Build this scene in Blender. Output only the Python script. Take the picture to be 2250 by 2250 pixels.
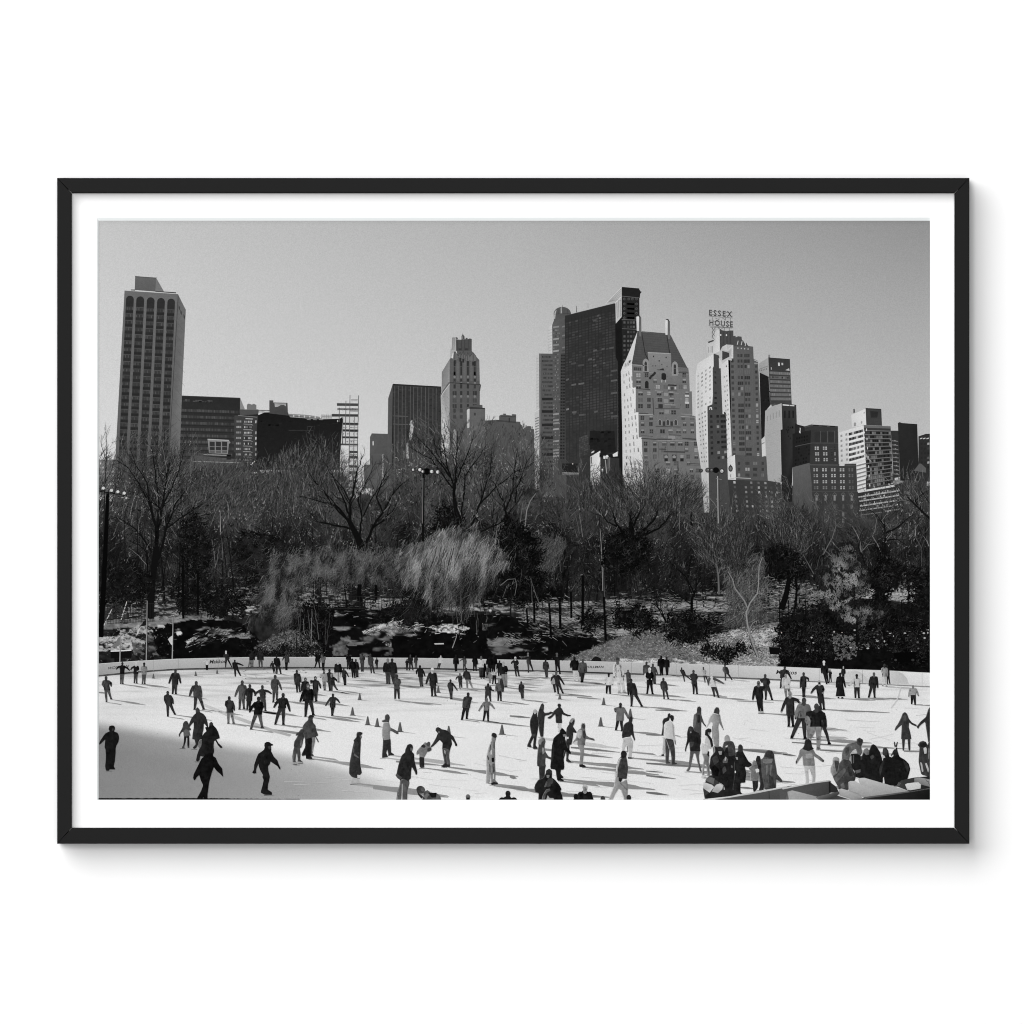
import bpy, math, random
import numpy as np

scene = bpy.context.scene
for o in list(bpy.data.objects):
    bpy.data.objects.remove(o)

# ------------------------------------------------------------------ camera, lamps, exposure
DIST = 10.0                       # camera to wall, metres
MM = 0.0005                       # one photograph pixel on the wall, metres
cam_d = bpy.data.cameras.new("camera")
cam_d.sensor_width = 36.0
cam_d.lens = 36.0 * DIST / (2250 * MM)
cam_d.clip_end = 100.0
cam = bpy.data.objects.new("camera", cam_d)
scene.collection.objects.link(cam)
cam.location = (0.0, -DIST, 0.0)
cam.rotation_euler = (math.radians(90), 0, 0)
scene.camera = cam

world = bpy.data.worlds.new("World")
scene.world = world
world.use_nodes = True
world.node_tree.nodes["Background"].inputs[0].default_value = (1, 1, 1, 1)
world.node_tree.nodes["Background"].inputs[1].default_value = 0.03


def area_lamp(name, loc, target, sx, sy, power):
    d = bpy.data.lights.new(name, 'AREA')
    d.shape = 'RECTANGLE'
    d.size = sx
    d.size_y = sy
    d.energy = power
    o = bpy.data.objects.new(name, d)
    scene.collection.objects.link(o)
    o.location = loc
    from mathutils import Vector
    o.rotation_euler = (Vector(target) - Vector(loc)).to_track_quat('-Z', 'Y').to_euler()
    return o


KEY_POWER = 2740.0
FILL_POWER = 685.0
area_lamp("key_softbox", (-7.6, -11.0, 7.6), (-7.6, 0, 7.6), 13.1, 13.1, KEY_POWER)
area_lamp("front_softbox", (0.0, -11.0, 0.0), (0, 0, 0), 4.0, 4.0, FILL_POWER)

scene.view_settings.view_transform = 'Standard'
scene.view_settings.look = 'None'
scene.view_settings.exposure = 0.0
scene.view_settings.gamma = 1.0
scene.view_settings.use_curve_mapping = False
scene.render.engine = 'CYCLES'
scene.cycles.use_denoising = True
scene.cycles.denoiser = 'OPENIMAGEDENOISE'
scene.cycles.denoising_input_passes = 'RGB_ALBEDO_NORMAL'
scene.cycles.denoising_prefilter = 'ACCURATE'
scene.cycles.filter_width = 1.1
scene.cycles.max_bounces = 4

# ------------------------------------------------------------------ depths from the wall (metres)
FRAME_D = 0.042
MAT_D = 0.0295
MAT_T = 0.0018
PRINT_D = MAT_D - MAT_T - 0.0002
LV = 3.0e-6                       # one layer of ink
KLIGHT = 1.28                     # how bright the lamps make a white surface here


def W(px, py, d):
    s = MM * (DIST - d) / DIST
    return ((px - 1125.0) * s, -d, (1125.0 - py) * s)


# ------------------------------------------------------------------ materials
def new_mat(name):
    m = bpy.data.materials.new(name)
    m.use_nodes = True
    nt = m.node_tree
    return m, nt, nt.nodes, nt.links, nt.nodes["Principled BSDF"]


def plain(name, col, rough=0.7, spec=0.2, noise=0.0, nscale=300.0, bump=0.0):
    m, nt, N, L, b = new_mat(name)
    b.inputs["Base Color"].default_value = (*col, 1)
    b.inputs["Roughness"].default_value = rough
    b.inputs["Specular IOR Level"].default_value = spec
    if noise or bump:
        tc = N.new("ShaderNodeTexCoord")
        nz = N.new("ShaderNodeTexNoise")
        nz.inputs["Scale"].default_value = nscale
        nz.inputs["Detail"].default_value = 4
        L.new(tc.outputs["Object"], nz.inputs["Vector"])
        if noise:
            mr = N.new("ShaderNodeMapRange")
            mr.inputs["To Min"].default_value = 1 - noise
            mr.inputs["To Max"].default_value = 1 + noise
            L.new(nz.outputs["Fac"], mr.inputs["Value"])
            mx = N.new("ShaderNodeVectorMath")
            mx.operation = 'SCALE'
            mx.inputs[0].default_value = col
            L.new(mr.outputs["Result"], mx.inputs["Scale"])
            L.new(mx.outputs[0], b.inputs["Base Color"])
        if bump:
            bp = N.new("ShaderNodeBump")
            bp.inputs["Strength"].default_value = bump
            bp.inputs["Distance"].default_value = 0.0002
            L.new(nz.outputs["Fac"], bp.inputs["Height"])
            L.new(bp.outputs["Normal"], b.inputs["Normal"])
    return m


M_WALL = plain("wall_paint", (0.88, 0.88, 0.88), 0.9, 0.0, 0.006, 40)
M_FRAME = plain("black_frame_lacquer", (0.0085, 0.0085, 0.0085), 0.55, 0.06, 0.05, 60, 0.03)
M_MAT = plain("white_mat_board", (0.88, 0.88, 0.88), 0.9, 0.0, 0.005, 500)
M_BEVEL = plain("mat_core", (0.80, 0.83, 0.83), 0.9, 0.0, 0.01, 500)
M_BACK = plain("backing_board", (0.25, 0.2, 0.15), 0.9, 0.1)

# silver-gelatin ink: the tone of each printed patch plus film grain
M_INK, nt, N, L, b = new_mat("photographic_print")
at = N.new("ShaderNodeAttribute")
at.attribute_name = "tone"
tc = N.new("ShaderNodeTexCoord")
g1 = N.new("ShaderNodeTexNoise")
g1.inputs["Scale"].default_value = 900.0
g1.inputs["Detail"].default_value = 2.0
g1.inputs["Roughness"].default_value = 0.7
L.new(tc.outputs["Object"], g1.inputs["Vector"])
mr = N.new("ShaderNodeMapRange")
mr.inputs["From Min"].default_value = 0.25
mr.inputs["From Max"].default_value = 0.75
mr.inputs["To Min"].default_value = 0.87
mr.inputs["To Max"].default_value = 1.13
L.new(g1.outputs["Fac"], mr.inputs["Value"])
g2 = N.new("ShaderNodeTexNoise")
g2.inputs["Scale"].default_value = 230.0
g2.inputs["Detail"].default_value = 4.0
g2.inputs["Roughness"].default_value = 0.62
L.new(tc.outputs["Object"], g2.inputs["Vector"])
mr2 = N.new("ShaderNodeMapRange")          # cloth and masonry texture, as strong as the patch's alpha says
mr2.clamp = False
mr2.inputs["From Min"].default_value = 0.35
mr2.inputs["From Max"].default_value = 0.65
mr2.inputs["To Min"].default_value = -0.5
mr2.inputs["To Max"].default_value = 0.5
L.new(g2.outputs["Fac"], mr2.inputs["Value"])
ma = N.new("ShaderNodeMath")
ma.operation = 'MULTIPLY_ADD'
L.new(mr2.outputs["Result"], ma.inputs[0])
L.new(at.outputs["Alpha"], ma.inputs[1])
ma.inputs[2].default_value = 1.0
mx_ = N.new("ShaderNodeMath")
mx_.operation = 'MAXIMUM'
L.new(ma.outputs[0], mx_.inputs[0])
mx_.inputs[1].default_value = 0.25
mu = N.new("ShaderNodeMath")
mu.operation = 'MULTIPLY'
L.new(mr.outputs["Result"], mu.inputs[0])
L.new(mx_.outputs[0], mu.inputs[1])
sc = N.new("ShaderNodeVectorMath")
sc.operation = 'SCALE'
L.new(at.outputs["Color"], sc.inputs[0])
L.new(mu.outputs[0], sc.inputs["Scale"])
L.new(sc.outputs[0], b.inputs["Base Color"])
b.inputs["Roughness"].default_value = 0.8
b.inputs["Specular IOR Level"].default_value = 0.0


# ------------------------------------------------------------------ object helpers
def link(o, parent=None):
    scene.collection.objects.link(o)
    if parent is not None:
        o.parent = parent
    return o


def mesh_obj(name, verts, faces, mat, parent=None):
    me = bpy.data.meshes.new(name)
    me.from_pydata(verts, [], faces)
    me.materials.append(mat)
    me.update()
    return link(bpy.data.objects.new(name, me), parent)


# ------------------------------------------------------------------ the wall
wall = mesh_obj("wall", [(-4, 0, -3), (4, 0, -3), (4, 0, 3), (-4, 0, 3)], [(0, 1, 2, 3)], M_WALL)
wall["kind"] = "structure"
wall["label"] = "plain white wall behind the framed photograph"

# ------------------------------------------------------------------ frame, mat
pic = bpy.data.objects.new("framed_photograph", None)
link(pic)
pic["label"] = "black framed photograph of a crowded ice rink below city towers, hanging on white wall"
pic["category"] = "framed picture"

OX0, OY0, OX1, OY1 = 125.5, 391, 2130, 1854      # frame outer edge, photo pixels
IX0, IY0, IX1, IY1 = 157, 424, 2098, 1819.5      # frame inner edge
PX0, PY0, PX1, PY1 = 217, 485, 2043, 1757        # print


def rail(outer_a, outer_b, inner_b, inner_a, name):
    """one mitred rail: front face with eased edges, sides back to the wall"""
    G = 0.55                                        # half of the mitre gap, pixels
    oa, ob, ib, ia = [np.array(p, float) for p in (outer_a, outer_b, inner_b, inner_a)]
    d = (ob - oa) / np.linalg.norm(ob - oa)
    oa2, ia2, ob2, ib2 = oa + d * 0.05, ia + d * 0.9, ob - d * 0.05, ib - d * 0.9
    n = ia - oa
    n = n - d * np.dot(n, d)
    n /= np.linalg.norm(n)
    e = 1.6                                         # eased edge, pixels
    ring_front = [oa2 + n * e + d * e + d * G, ob2 + n * e - d * e - d * G, ib2 - n * e - d * (G - e), ia2 - n * e + d * (G - e)]
    ring_edge = [oa2, ob2, ib2, ia2]
    V, F = [], []
    for r, dep in ((ring_front, FRAME_D), (ring_edge, FRAME_D - e * MM), (ring_edge, 0.0012)):
        for p in r:
            sfix = (DIST - FRAME_D) / DIST
            x, _, z = W(p[0], p[1], FRAME_D)
            V.append((x, -dep, z))
    F.append((0, 1, 2, 3))
    for k in range(2):
        for i in range(4):
            j = (i + 1) % 4
            a, b2 = 4 * k, 4 * (k + 1)
            F.append((a + i, b2 + i, b2 + j, a + j))
    F.append((11, 10, 9, 8))
    o = mesh_obj(name, V, F, M_FRAME, pic)
    return o


rail((OX0, OY0), (OX1, OY0), (IX1, IY0), (IX0, IY0), "frame_rail")
rail((OX1, OY0), (OX1, OY1), (IX1, IY1), (IX1, IY0), "frame_rail")
rail((OX1, OY1), (OX0, OY1), (IX0, IY1), (IX1, IY1), "frame_rail")
rail((OX0, OY1), (OX0, OY0), (IX0, IY0), (IX0, IY1), "frame_rail")


def box_px(name, x0, y0, x1, y1, d0, d1, mat, parent):
    a = [W(x0, y1, d0), W(x1, y1, d0), W(x1, y0, d0), W(x0, y0, d0)]
    b2 = [(p[0], -d1, p[2]) for p in a]
    return mesh_obj(name, a + b2, [(0, 3, 2, 1), (4, 5, 6, 7), (0, 1, 5, 4), (1, 2, 6, 5), (2, 3, 7, 6), (3, 0, 4, 7)], mat, parent)


box_px("backing_board", 150, 417, 2105, 1826, 0.006, PRINT_D - 0.0012, M_BACK, pic)

# mat with a bevelled window: the bevel is seen at the top and on the left
mo = [(150, 417), (2105, 417), (2105, 1826), (150, 1826)]
mw = [(213.8, 478), (2043.6, 478), (2043.6, 1757.4), (213.8, 1757.4)]     # upper edge of the window
mb = [(217, 485), (2043.2, 485), (2043.2, 1757), (217, 1757)]              # lower edge of the bevel
V = [W(x, y, MAT_D) for x, y in mo] + [W(x, y, MAT_D) for x, y in mw] + [W(x, y, MAT_D - MAT_T + 0.0002) for x, y in mb]
F = []
for i in range(4):
    j = (i + 1) % 4
    F.append((i, j, 4 + j, 4 + i))
mat_obj = mesh_obj("mat", V[:8], F, M_MAT, pic)
mesh_obj("mat_bevel", V[4:], [(i, (i + 1) % 4, 4 + (i + 1) % 4, 4 + i) for i in range(4)], M_BEVEL, mat_obj)

# ------------------------------------------------------------------ ink: flat printed patches on the paper
rs = np.random.RandomState(11)
random.seed(5)


def lin(t):
    c = np.clip(np.asarray(t, float), 0, 255) / 255.0
    l = np.where(c <= 0.04045, c / 12.92, ((c + 0.055) / 1.055) ** 2.4)
    return l / KLIGHT


stack = []                        # (x0, y0, x1, y1, top level) of the patches printed so far


class Ink:
    def __init__(self):
        self.v = []
        self.f = []
        self.t = []
        self.l = []
        self.bulk_v = []
        self.bulk_t = []
        self.bulk_l = []

    def poly(self, pts, tone, lv=0):
        n0 = len(self.v)
        n = len(pts)
        self.v += [(float(p[0]), float(p[1])) for p in pts]
        if hasattr(tone, '__len__'):
            tone = [float(q) for q in tone] if len(tone) == n else list(np.interp(np.linspace(0, 1, n), np.linspace(0, 1, len(tone)), tone))
            self.t += tone
        else:
            self.t += [float(tone)] * n
        self.l += [float(lv)] * n
        self.f.append(tuple(range(n0, n0 + n)))

    def rect(self, x0, y0, x1, y1, tone, lv=0):
        self.poly([(x0, y0), (x1, y0), (x1, y1), (x0, y1)], tone, lv)

    def ell(self, cx, cy, rx, ry, tone, lv=0, n=12, rot=0.0):
        c, s = math.cos(rot), math.sin(rot)
        P = []
        for k in range(n):
            a = 2 * math.pi * k / n
            ex, ey = rx * math.cos(a), ry * math.sin(a)
            P.append((cx + ex * c - ey * s, cy + ex * s + ey * c))
        self.poly(P, tone, lv)

    def cap(self, a, b, ra, rb, tone, lv=0, n=5):
        """tapered limb with round ends"""
        dx, dy = b[0] - a[0], b[1] - a[1]
        th = math.atan2(dy, dx)
        P = []
        for k in range(n + 1):
            u = th + math.pi / 2 + math.pi * k / n
            P.append((a[0] + ra * math.cos(u), a[1] + ra * math.sin(u)))
        for k in range(n + 1):
            u = th - math.pi / 2 + math.pi * k / n
            P.append((b[0] + rb * math.cos(u), b[1] + rb * math.sin(u)))
        self.poly(P, tone, lv)

    def line(self, pts, w0, w1, tone, lv=0):
        """tapered ribbon along a polyline"""
        n = len(pts)
        A, B = [], []
        for i, p in enumerate(pts):
            q0 = pts[max(i - 1, 0)]
            q1 = pts[min(i + 1, n - 1)]
            dx, dy = q1[0] - q0[0], q1[1] - q0[1]
            L_ = math.hypot(dx, dy) or 1.0
            w = (w0 + (w1 - w0) * i / max(n - 1, 1)) / 2
            nx, ny = -dy / L_ * w, dx / L_ * w
            A.append((p[0] + nx, p[1] + ny))
            B.append((p[0] - nx, p[1] - ny))
        n0 = len(self.v)
        for a_, b_ in zip(A, B):
            self.v += [a_, b_]
            self.t += [float(tone)] * 2
            self.l += [float(lv)] * 2
        for i in range(n - 1):
            k = n0 + 2 * i
            self.f.append((k, k + 1, k + 3, k + 2))

    def bulk(self, V4, tone, lv):
        """many quads at once: V4 (n,4,2), tone (n,), lv (n,)"""
        self.bulk_v.append(V4)
        self.bulk_t.append(tone)
        self.bulk_l.append(lv)

    def build(self, name, parent, z=None, tex=None):
        if tex is None:
            tex = {'printed_person': 0.85, 'printed_building': 0.16, 'printed_tower': 0.16, 'printed_bench': 0.2, 'printed_bag': .5}.get(name, 0.0)
        vs = [np.array(self.v, float).reshape(-1, 2)]
        ts = [np.array(self.t, float)]
        ls = [np.array(self.l, float)]
        for V4, t, l in zip(self.bulk_v, self.bulk_t, self.bulk_l):
            vs.append(V4.reshape(-1, 2))
            ts.append(np.repeat(t, 4))
            ls.append(np.repeat(l, 4))
        v = np.concatenate(vs)
        t = np.concatenate(ts)
        l = np.concatenate(ls)
        v[:, 0] = np.clip(v[:, 0], 168, 2092)         # the paper ends inside the frame
        v[:, 1] = np.clip(v[:, 1], 434, 1808)
        x0, y0 = v.min(0)
        x1, y1 = v.max(0)
        if z is None:
            z = 3
            for (a, b_, c, d, top) in stack:
                if a < x1 and c > x0 and b_ < y1 and d > y0 and top + 1 > z:
                    z = top + 1
        stack.append((x0, y0, x1, y1, z + l.max()))
        dep = PRINT_D + (z + l) * LV
        s = MM * (DIST - PRINT_D) / DIST
        co = np.stack([(v[:, 0] - 1125) * s, -dep, (1125 - v[:, 1]) * s], 1)
        sizes = [len(f) for f in self.f]
        idx = [i for f in self.f for i in f]
        nb = sum(len(q) for q in self.bulk_v)
        base = len(self.v)
        loops = np.concatenate([np.array(idx, np.int32), np.arange(base, base + 4 * nb, dtype=np.int32)])
        sizes = np.concatenate([np.array(sizes, np.int32), np.full(nb, 4, np.int32)])
        me = bpy.data.meshes.new(name)
        me.vertices.add(len(co))
        me.vertices.foreach_set("co", co.astype(np.float32).ravel())
        me.loops.add(len(loops))
        me.loops.foreach_set("vertex_index", loops)
        me.polygons.add(len(sizes))
        me.polygons.foreach_set("loop_start", np.concatenate([[0], np.cumsum(sizes)[:-1]]).astype(np.int32))
        me.update(calc_edges=True)
        me.validate()
        at_ = me.attributes.new("tone", 'FLOAT_COLOR', 'POINT')
        c = lin(t)
        at_.data.foreach_set("color", np.stack([c, c, c, tex * np.clip(1.15 - t / 190.0, 0.12, 1)], 1).astype(np.float32).ravel())
        me.materials.append(M_INK)
        return link(bpy.data.objects.new(name, me), parent)


# ---- noise and masks for tones
_tab = np.random.RandomState(3).rand(257, 257)


def vnoise(x, y, sx, sy, seed=0):
    u = x / sx + seed * 17.31
    v = y / sy + seed * 9.77
    i = np.floor(u).astype(int)
    j = np.floor(v).astype(int)
    fu = u - i
    fv = v - j
    fu = fu * fu * (3 - 2 * fu)
    fv = fv * fv * (3 - 2 * fv)
    g = lambda a, b_: _tab[(a + seed * 31) % 257, (b_ + seed * 57) % 257]
    return (g(i, j) * (1 - fu) + g(i + 1, j) * fu) * (1 - fv) + (g(i, j + 1) * (1 - fu) + g(i + 1, j + 1) * fu) * fv


def fbm(x, y, sx, sy, seed=0, o=3):
    r = 0
    a = 1.0
    tot = 0
    for k in range(o):
        r = r + a * vnoise(x, y, sx / 2 ** k, sy / 2 ** k, seed + k * 5)
        tot += a
        a *= 0.55
    return r / tot


def inpoly(x, y, P):
    x = np.asarray(x, float)
    y = np.asarray(y, float)
    r = np.zeros(x.shape, bool)
    n = len(P)
    for i in range(n):
        xa, ya = P[i]
        xb, yb = P[(i + 1) % n]
        if ya == yb:
            continue
        c = ((ya > y) != (yb > y)) & (x < (xb - xa) * (y - ya) / (yb - ya) + xa)
        r ^= c
    return r


def interp(x, pts):
    return np.interp(x, [p[0] for p in pts], [p[1] for p in pts])


def sstep(a, b_, x):
    t = np.clip((x - a) / (b_ - a), 0, 1)
    return t * t * (3 - 2 * t)


# tile coordinates used while reading the photograph
def tile(ox, oy, s):
    return lambda x, y: (ox + x * s, oy + y * s)


t1 = tile(217, 590, 360 / 1449)
t2 = tile(530, 840, 300 / 1932)
t3 = tile(800, 720, 390 / 1932)
t4 = tile(1160, 620, 260 / 1142)
t5 = tile(1350, 680, 210 / 1068)
t6 = tile(1510, 660, 250 / 1073)
t7 = tile(1660, 860, 383 / 1932)
r1 = tile(217, 950, 430 / 1629)
r2 = tile(560, 950, 360 / 1364)
r3 = tile(880, 930, 380 / 1385)
r4 = tile(1220, 980, 420 / 1623)
r5 = tile(1600, 1030, 443 / 1861)
A = tile(217, 1400, 350 / 1932)
B = tile(550, 1400, 350 / 1932)
C = tile(880, 1400, 350 / 1932)
D = tile(1210, 1400, 350 / 1932)
E = tile(1540, 1400, 350 / 1932)
E6 = tile(1800, 1400, 250 / 1932)
L1 = tile(217, 1560, 310 / 1932)
L2 = tile(520, 1560, 310 / 1932)
L3 = tile(820, 1560, 310 / 1932)
L4 = tile(1120, 1540, 310 / 1932)
L5 = tile(1420, 1540, 310 / 1932)
L6 = tile(1720, 1560, 330 / 1932)


def TP(t, *c):
    """flat list of tile coordinates -> points"""
    return [t(c[i], c[i + 1]) for i in range(0, len(c), 2)]


BT = [(217, 1459), (300, 1452.5), (390, 1448), (567, 1444), (900, 1446), (1230, 1452), (1400, 1456), (1560, 1461), (1720, 1465.5), (1800, 1469), (1930, 1473), (2043, 1478.5), (2080, 1480)]
BB = [(217, 1485), (300, 1476.5), (390, 1470.5), (567, 1466.5), (900, 1468), (1230, 1475.5), (1400, 1481), (1560, 1487), (1720, 1494), (1800, 1498), (1930, 1503), (2043, 1509), (2080, 1511)]

# ------------------------------------------------------------------ base sheet: sky, park ground and ice tones
GX = np.arange(205, 2056.1, 2.0)
GY = np.concatenate([np.arange(473, 940, 12.0), np.arange(940, 1770.1, 2.0)])
X, Y = np.meshgrid(GX, GY)

sky = 0.0
sl = interp(Y, [(485, 196), (650, 203), (850, 210), (1000, 216)])
sm = interp(Y, [(485, 178), (650, 187), (850, 198), (1000, 207)])
sr = interp(Y, [(485, 148), (650, 166), (850, 184), (1000, 192)])
fx = (X - 217) / 1826.0
sky = np.where(fx < 0.5, sl + (sm - sl) * fx * 2, sm + (sr - sm) * (fx - 0.5) * 2)
edge = np.minimum(np.minimum(X - 217, 2043 - X), Y - 485)
sky = sky - 8 * np.exp(-np.clip(edge, 0, None) / 3.0)
T = sky.copy()

# upper edge of the solid woodland tone
CONT = [(205, 1112), (240, 1100), (300, 1085), (360, 1080), (420, 1075), (480, 1060), (540, 1045), (600, 1030), (660, 1015), (720, 1025), (760, 1060), (800, 1100), (830, 1100), (870, 1060), (910, 1030), (950, 1015), (1000, 1010), (1050, 1005), (1100, 1005), (1150, 1015), (1190, 1045), (1240, 1078), (1290, 1085), (1345, 1085), (1400, 1075), (1450, 1072), (1500, 1085), (1550, 1115), (1600, 1150), (1680, 1150), (1740, 1140), (1790, 1160), (1840, 1165), (1900, 1160), (1950, 1120), (2000, 1085), (2060, 1070)]
ct = np.minimum(interp(X, CONT), np.where(X > 815, 1060, 1200)) + 26 * (fbm(X, Y * 0 + 3, 22, 9, 4) - 0.5)
wood = Y + 70 * (fbm(X, Y, 9, 16, 6) - 0.5) + 30 * (fbm(X, Y, 40, 30, 8) - .5) > ct
park = 62 + 46 * (fbm(X, Y, 7, 10, 1) - 0.5) + 40 * (fbm(X, Y, 50, 42, 2) - 0.5)
park = park - 32 * sstep(1100, 1240, Y)
park = np.clip(park, 9, 255)
T = np.where(wood, park, T)


def paint(P, tone, amp=0.0, sx=8, sy=6, seed=1, thr=None, soft=0.06, jag=5.0, alpha=1.0):
    """ragged patch of tone on the base sheet"""
    global T
    jx = X + jag * 2 * (fbm(X, Y, 14, 10, seed + 3) - 0.5) * 2
    jy = Y + jag * 2 * (fbm(X, Y, 14, 10, seed + 8) - 0.5)
    m = inpoly(jx, jy, P).astype(float) * alpha
    n = fbm(X, Y, sx, sy, seed)
    if thr is not None:
        m = m * sstep(thr - soft, thr + soft, n)
        n = fbm(X, Y, sx / 2, sy / 2, seed + 4)
    T = T + (tone + amp * (n - 0.5) * 2 - T) * m


# darker and lighter parts of the wood
paint([(217, 1190), (560, 1180), (640, 1200), (1140, 1190), (1300, 1180), (1500, 1200), (2060, 1200), (2060, 1300), (217, 1300)], 22, 18, 14, 12, 3)
paint([(880, 1150), (1240, 1150), (1250, 1320), (1080, 1335), (880, 1330)], 14, 10, 18, 16, 5)
paint(TP(r4, 500, 720, 700, 700, 760, 900, 640, 1060, 420, 1060), 10, 8, 12, 12, 6)
# snow seen between the trunks, left
paint([(217, 1240), (600, 1240), (600, 1345), (217, 1350)], 120, 60, 12, 5, 12, thr=0.66)
paint([(217, 1300), (560, 1290), (590, 1345), (420, 1360), (217, 1362)], 140, 60, 18, 4, 13, thr=0.58)
paint([(230, 1362), (330, 1356), (470, 1350), (500, 1362), (330, 1378), (217, 1384)], 120, 50, 10, 4, 14)
paint([(440, 1335), (580, 1330), (600, 1340), (450, 1352)], 190, 50, 16, 4, 15, thr=0.5)
paint([(217, 1318), (285, 1322), (285, 1362), (217, 1362)], 52, 30, 6, 10, 3)
paint([(650, 1270), (760, 1268), (770, 1322), (640, 1330)], 130, 60, 14, 4, 16, thr=0.52)
paint([(640, 1330), (1150, 1318), (1160, 1340), (1000, 1345), (730, 1352), (650, 1350)], 135, 55, 22, 4, 17, thr=0.5)
paint([(800, 1318), (900, 1315), (980, 1332), (900, 1342), (800, 1340)], 150, 40, 20, 4, 18, thr=0.42)
paint([(945, 1330), (1080, 1336), (1080, 1343), (945, 1340)], 175, 40, 30, 3, 18, thr=0.42)
paint([(1100, 1322), (1300, 1322), (1330, 1345), (1300, 1365), (1180, 1362), (1100, 1345)], 150, 40, 60, 5, 19, thr=0.44)
paint([(1170, 1355), (1270, 1362), (1330, 1390), (1290, 1402), (1200, 1385)], 140, 40, 60, 6, 20, thr=0.46)
paint([(1330, 1316), (1430, 1318), (1550, 1300), (1600, 1300), (1610, 1345), (1540, 1372), (1440, 1372), (1340, 1372)], 150, 40, 70, 6, 21, thr=0.46)
paint([(1260, 1380), (1480, 1378), (1500, 1392), (1380, 1396), (1280, 1398)], 150, 40, 26, 4, 22, thr=0.42)
# the path up the slope
paint([(1222, 1455), (1262, 1440), (1300, 1424), (1380, 1396), (1400, 1388), (1460, 1390), (1480, 1404), (1530, 1425), (1580, 1446), (1640, 1475), (1222, 1475)], 104, 44, 5, 3.5, 23)
paint([(1360, 1448), (1480, 1446), (1580, 1462), (1580, 1475), (1360, 1475)], 205, 40, 26, 4, 24, thr=0.40)
paint(TP(r4, 1040, 1660, 1200, 1760, 1360, 1830, 1340, 1850, 1180, 1780), 40, 20, 6, 3, 3, jag=2)
# right bank with trampled snow
paint([(1490, 1412), (1560, 1395), (1640, 1378), (1722, 1368), (1724, 1440), (1712, 1470), (1560, 1458), (1500, 1430)], 128, 75, 12, 4, 25)
paint([(1600, 1388), (1720, 1372), (1724, 1420), (1640, 1428)], 190, 50, 14, 5, 26, thr=0.45)
paint([(1540, 1440), (1730, 1446), (1720, 1470), (1560, 1466)], 150, 70, 6, 3, 27)
paint([(1700, 1282), (1800, 1282), (1800, 1345), (1690, 1345)], 120, 60, 18, 3, 28, thr=0.44)
paint([(1670, 1345), (1720, 1340), (1716, 1372), (1660, 1385)], 95, 60, 14, 4, 29)
paint([(1880, 1285), (1925, 1278), (1925, 1315), (1880, 1318)], 165, 40, 12, 4, 30, thr=0.35)
paint([(1944, 1284), (2000, 1270), (2034, 1284), (2024, 1330), (1948, 1318)], 165, 50, 40, 3.5, 31)
paint([(1712, 1356), (1800, 1345), (2080, 1330), (2080, 1500), (1716, 1500), (1706, 1450), (1722, 1410)], 14, 9, 10, 8, 32, jag=12)
paint([(1770, 1388), (1830, 1384), (1830, 1410), (1770, 1410)], 160, 60, 7, 5, 33, thr=0.55)
paint([(1870, 1390), (1945, 1388), (1950, 1420), (1880, 1428)], 150, 60, 7, 5, 34, thr=0.52)
paint([(1960, 1380), (2040, 1372), (2030, 1428), (1965, 1430)], 125, 60, 7, 5, 35, thr=0.52)
# snowy rock outcrops
paint([(217, 1384), (300, 1380), (340, 1400), (330, 1448), (217, 1456)], 30, 30, 8, 6, 36)
paint([(217, 1402), (280, 1394), (322, 1412), (300, 1428), (217, 1430)], 172, 60, 12, 5, 37, thr=0.36)
paint([(258, 1386), (330, 1372), (350, 1384), (280, 1402)], 160, 40, 12, 5, 38, thr=0.42)
paint([(290, 1408), (378, 1384), (380, 1436), (300, 1440)], 88, 50, 16, 8, 39, thr=0.50)
paint([(330, 1380), (420, 1362), (520, 1366), (562, 1396), (574, 1442), (380, 1447), (350, 1442)], 12, 8, 12, 10, 40)
paint([(380, 1382), (440, 1378), (540, 1385), (560, 1400), (400, 1410)], 130, 50, 40, 9, 41, thr=0.58)
paint(TP(r1, 720, 1740, 800, 1700, 820, 1715, 740, 1760), 200, 30, 8, 5, 42, jag=1)
paint(TP(r1, 640, 1660, 690, 1650, 690, 1680, 650, 1690), 200, 30, 8, 5, 42, jag=1)
paint(TP(r1, 480, 1600, 540, 1600, 560, 1625, 490, 1630), 180, 30, 8, 5, 42, jag=2)
paint([(556, 1446), (575, 1412), (620, 1388), (680, 1386), (706, 1404), (704, 1446)], 78, 80, 5, 3.5, 43, jag=11)
paint([(670, 1344), (760, 1328), (840, 1340), (960, 1352), (1100, 1350), (1210, 1370), (1300, 1396), (1296, 1424), (1225, 1452), (700, 1447), (690, 1400)], 13, 9, 14, 10, 44)
paint(TP(r2, 640, 1870, 640, 1780, 760, 1690, 800, 1720, 740, 1870), 85, 50, 5, 4, 45)
paint([(740, 1342), (900, 1352), (1000, 1378), (900, 1400), (770, 1420), (730, 1390)], 118, 50, 44, 11, 46, thr=0.60)
paint([(795, 1388), (835, 1372), (880, 1366), (884, 1370), (840, 1378), (800, 1394)], 195, 30, 8, 4, 47, jag=1.5)
paint([(945, 1376), (985, 1370), (1030, 1378), (1010, 1392), (965, 1390)], 195, 60, 8, 4, 48, thr=0.40)
paint([(850, 1370), (880, 1366), (860, 1420), (845, 1420)], 140, 60, 5, 6, 49, thr=0.55, jag=3)
paint([(1060, 1370), (1190, 1380), (1200, 1430), (1080, 1440)], 104, 50, 40, 10, 50, thr=0.57)
paint([(660, 1425), (705, 1420), (705, 1444), (660, 1444)], 175, 60, 6, 4, 51, thr=0.50)
paint([(750, 1400), (860, 1395), (860, 1440), (760, 1442)], 84, 40, 26, 12, 52, thr=0.62)
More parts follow.
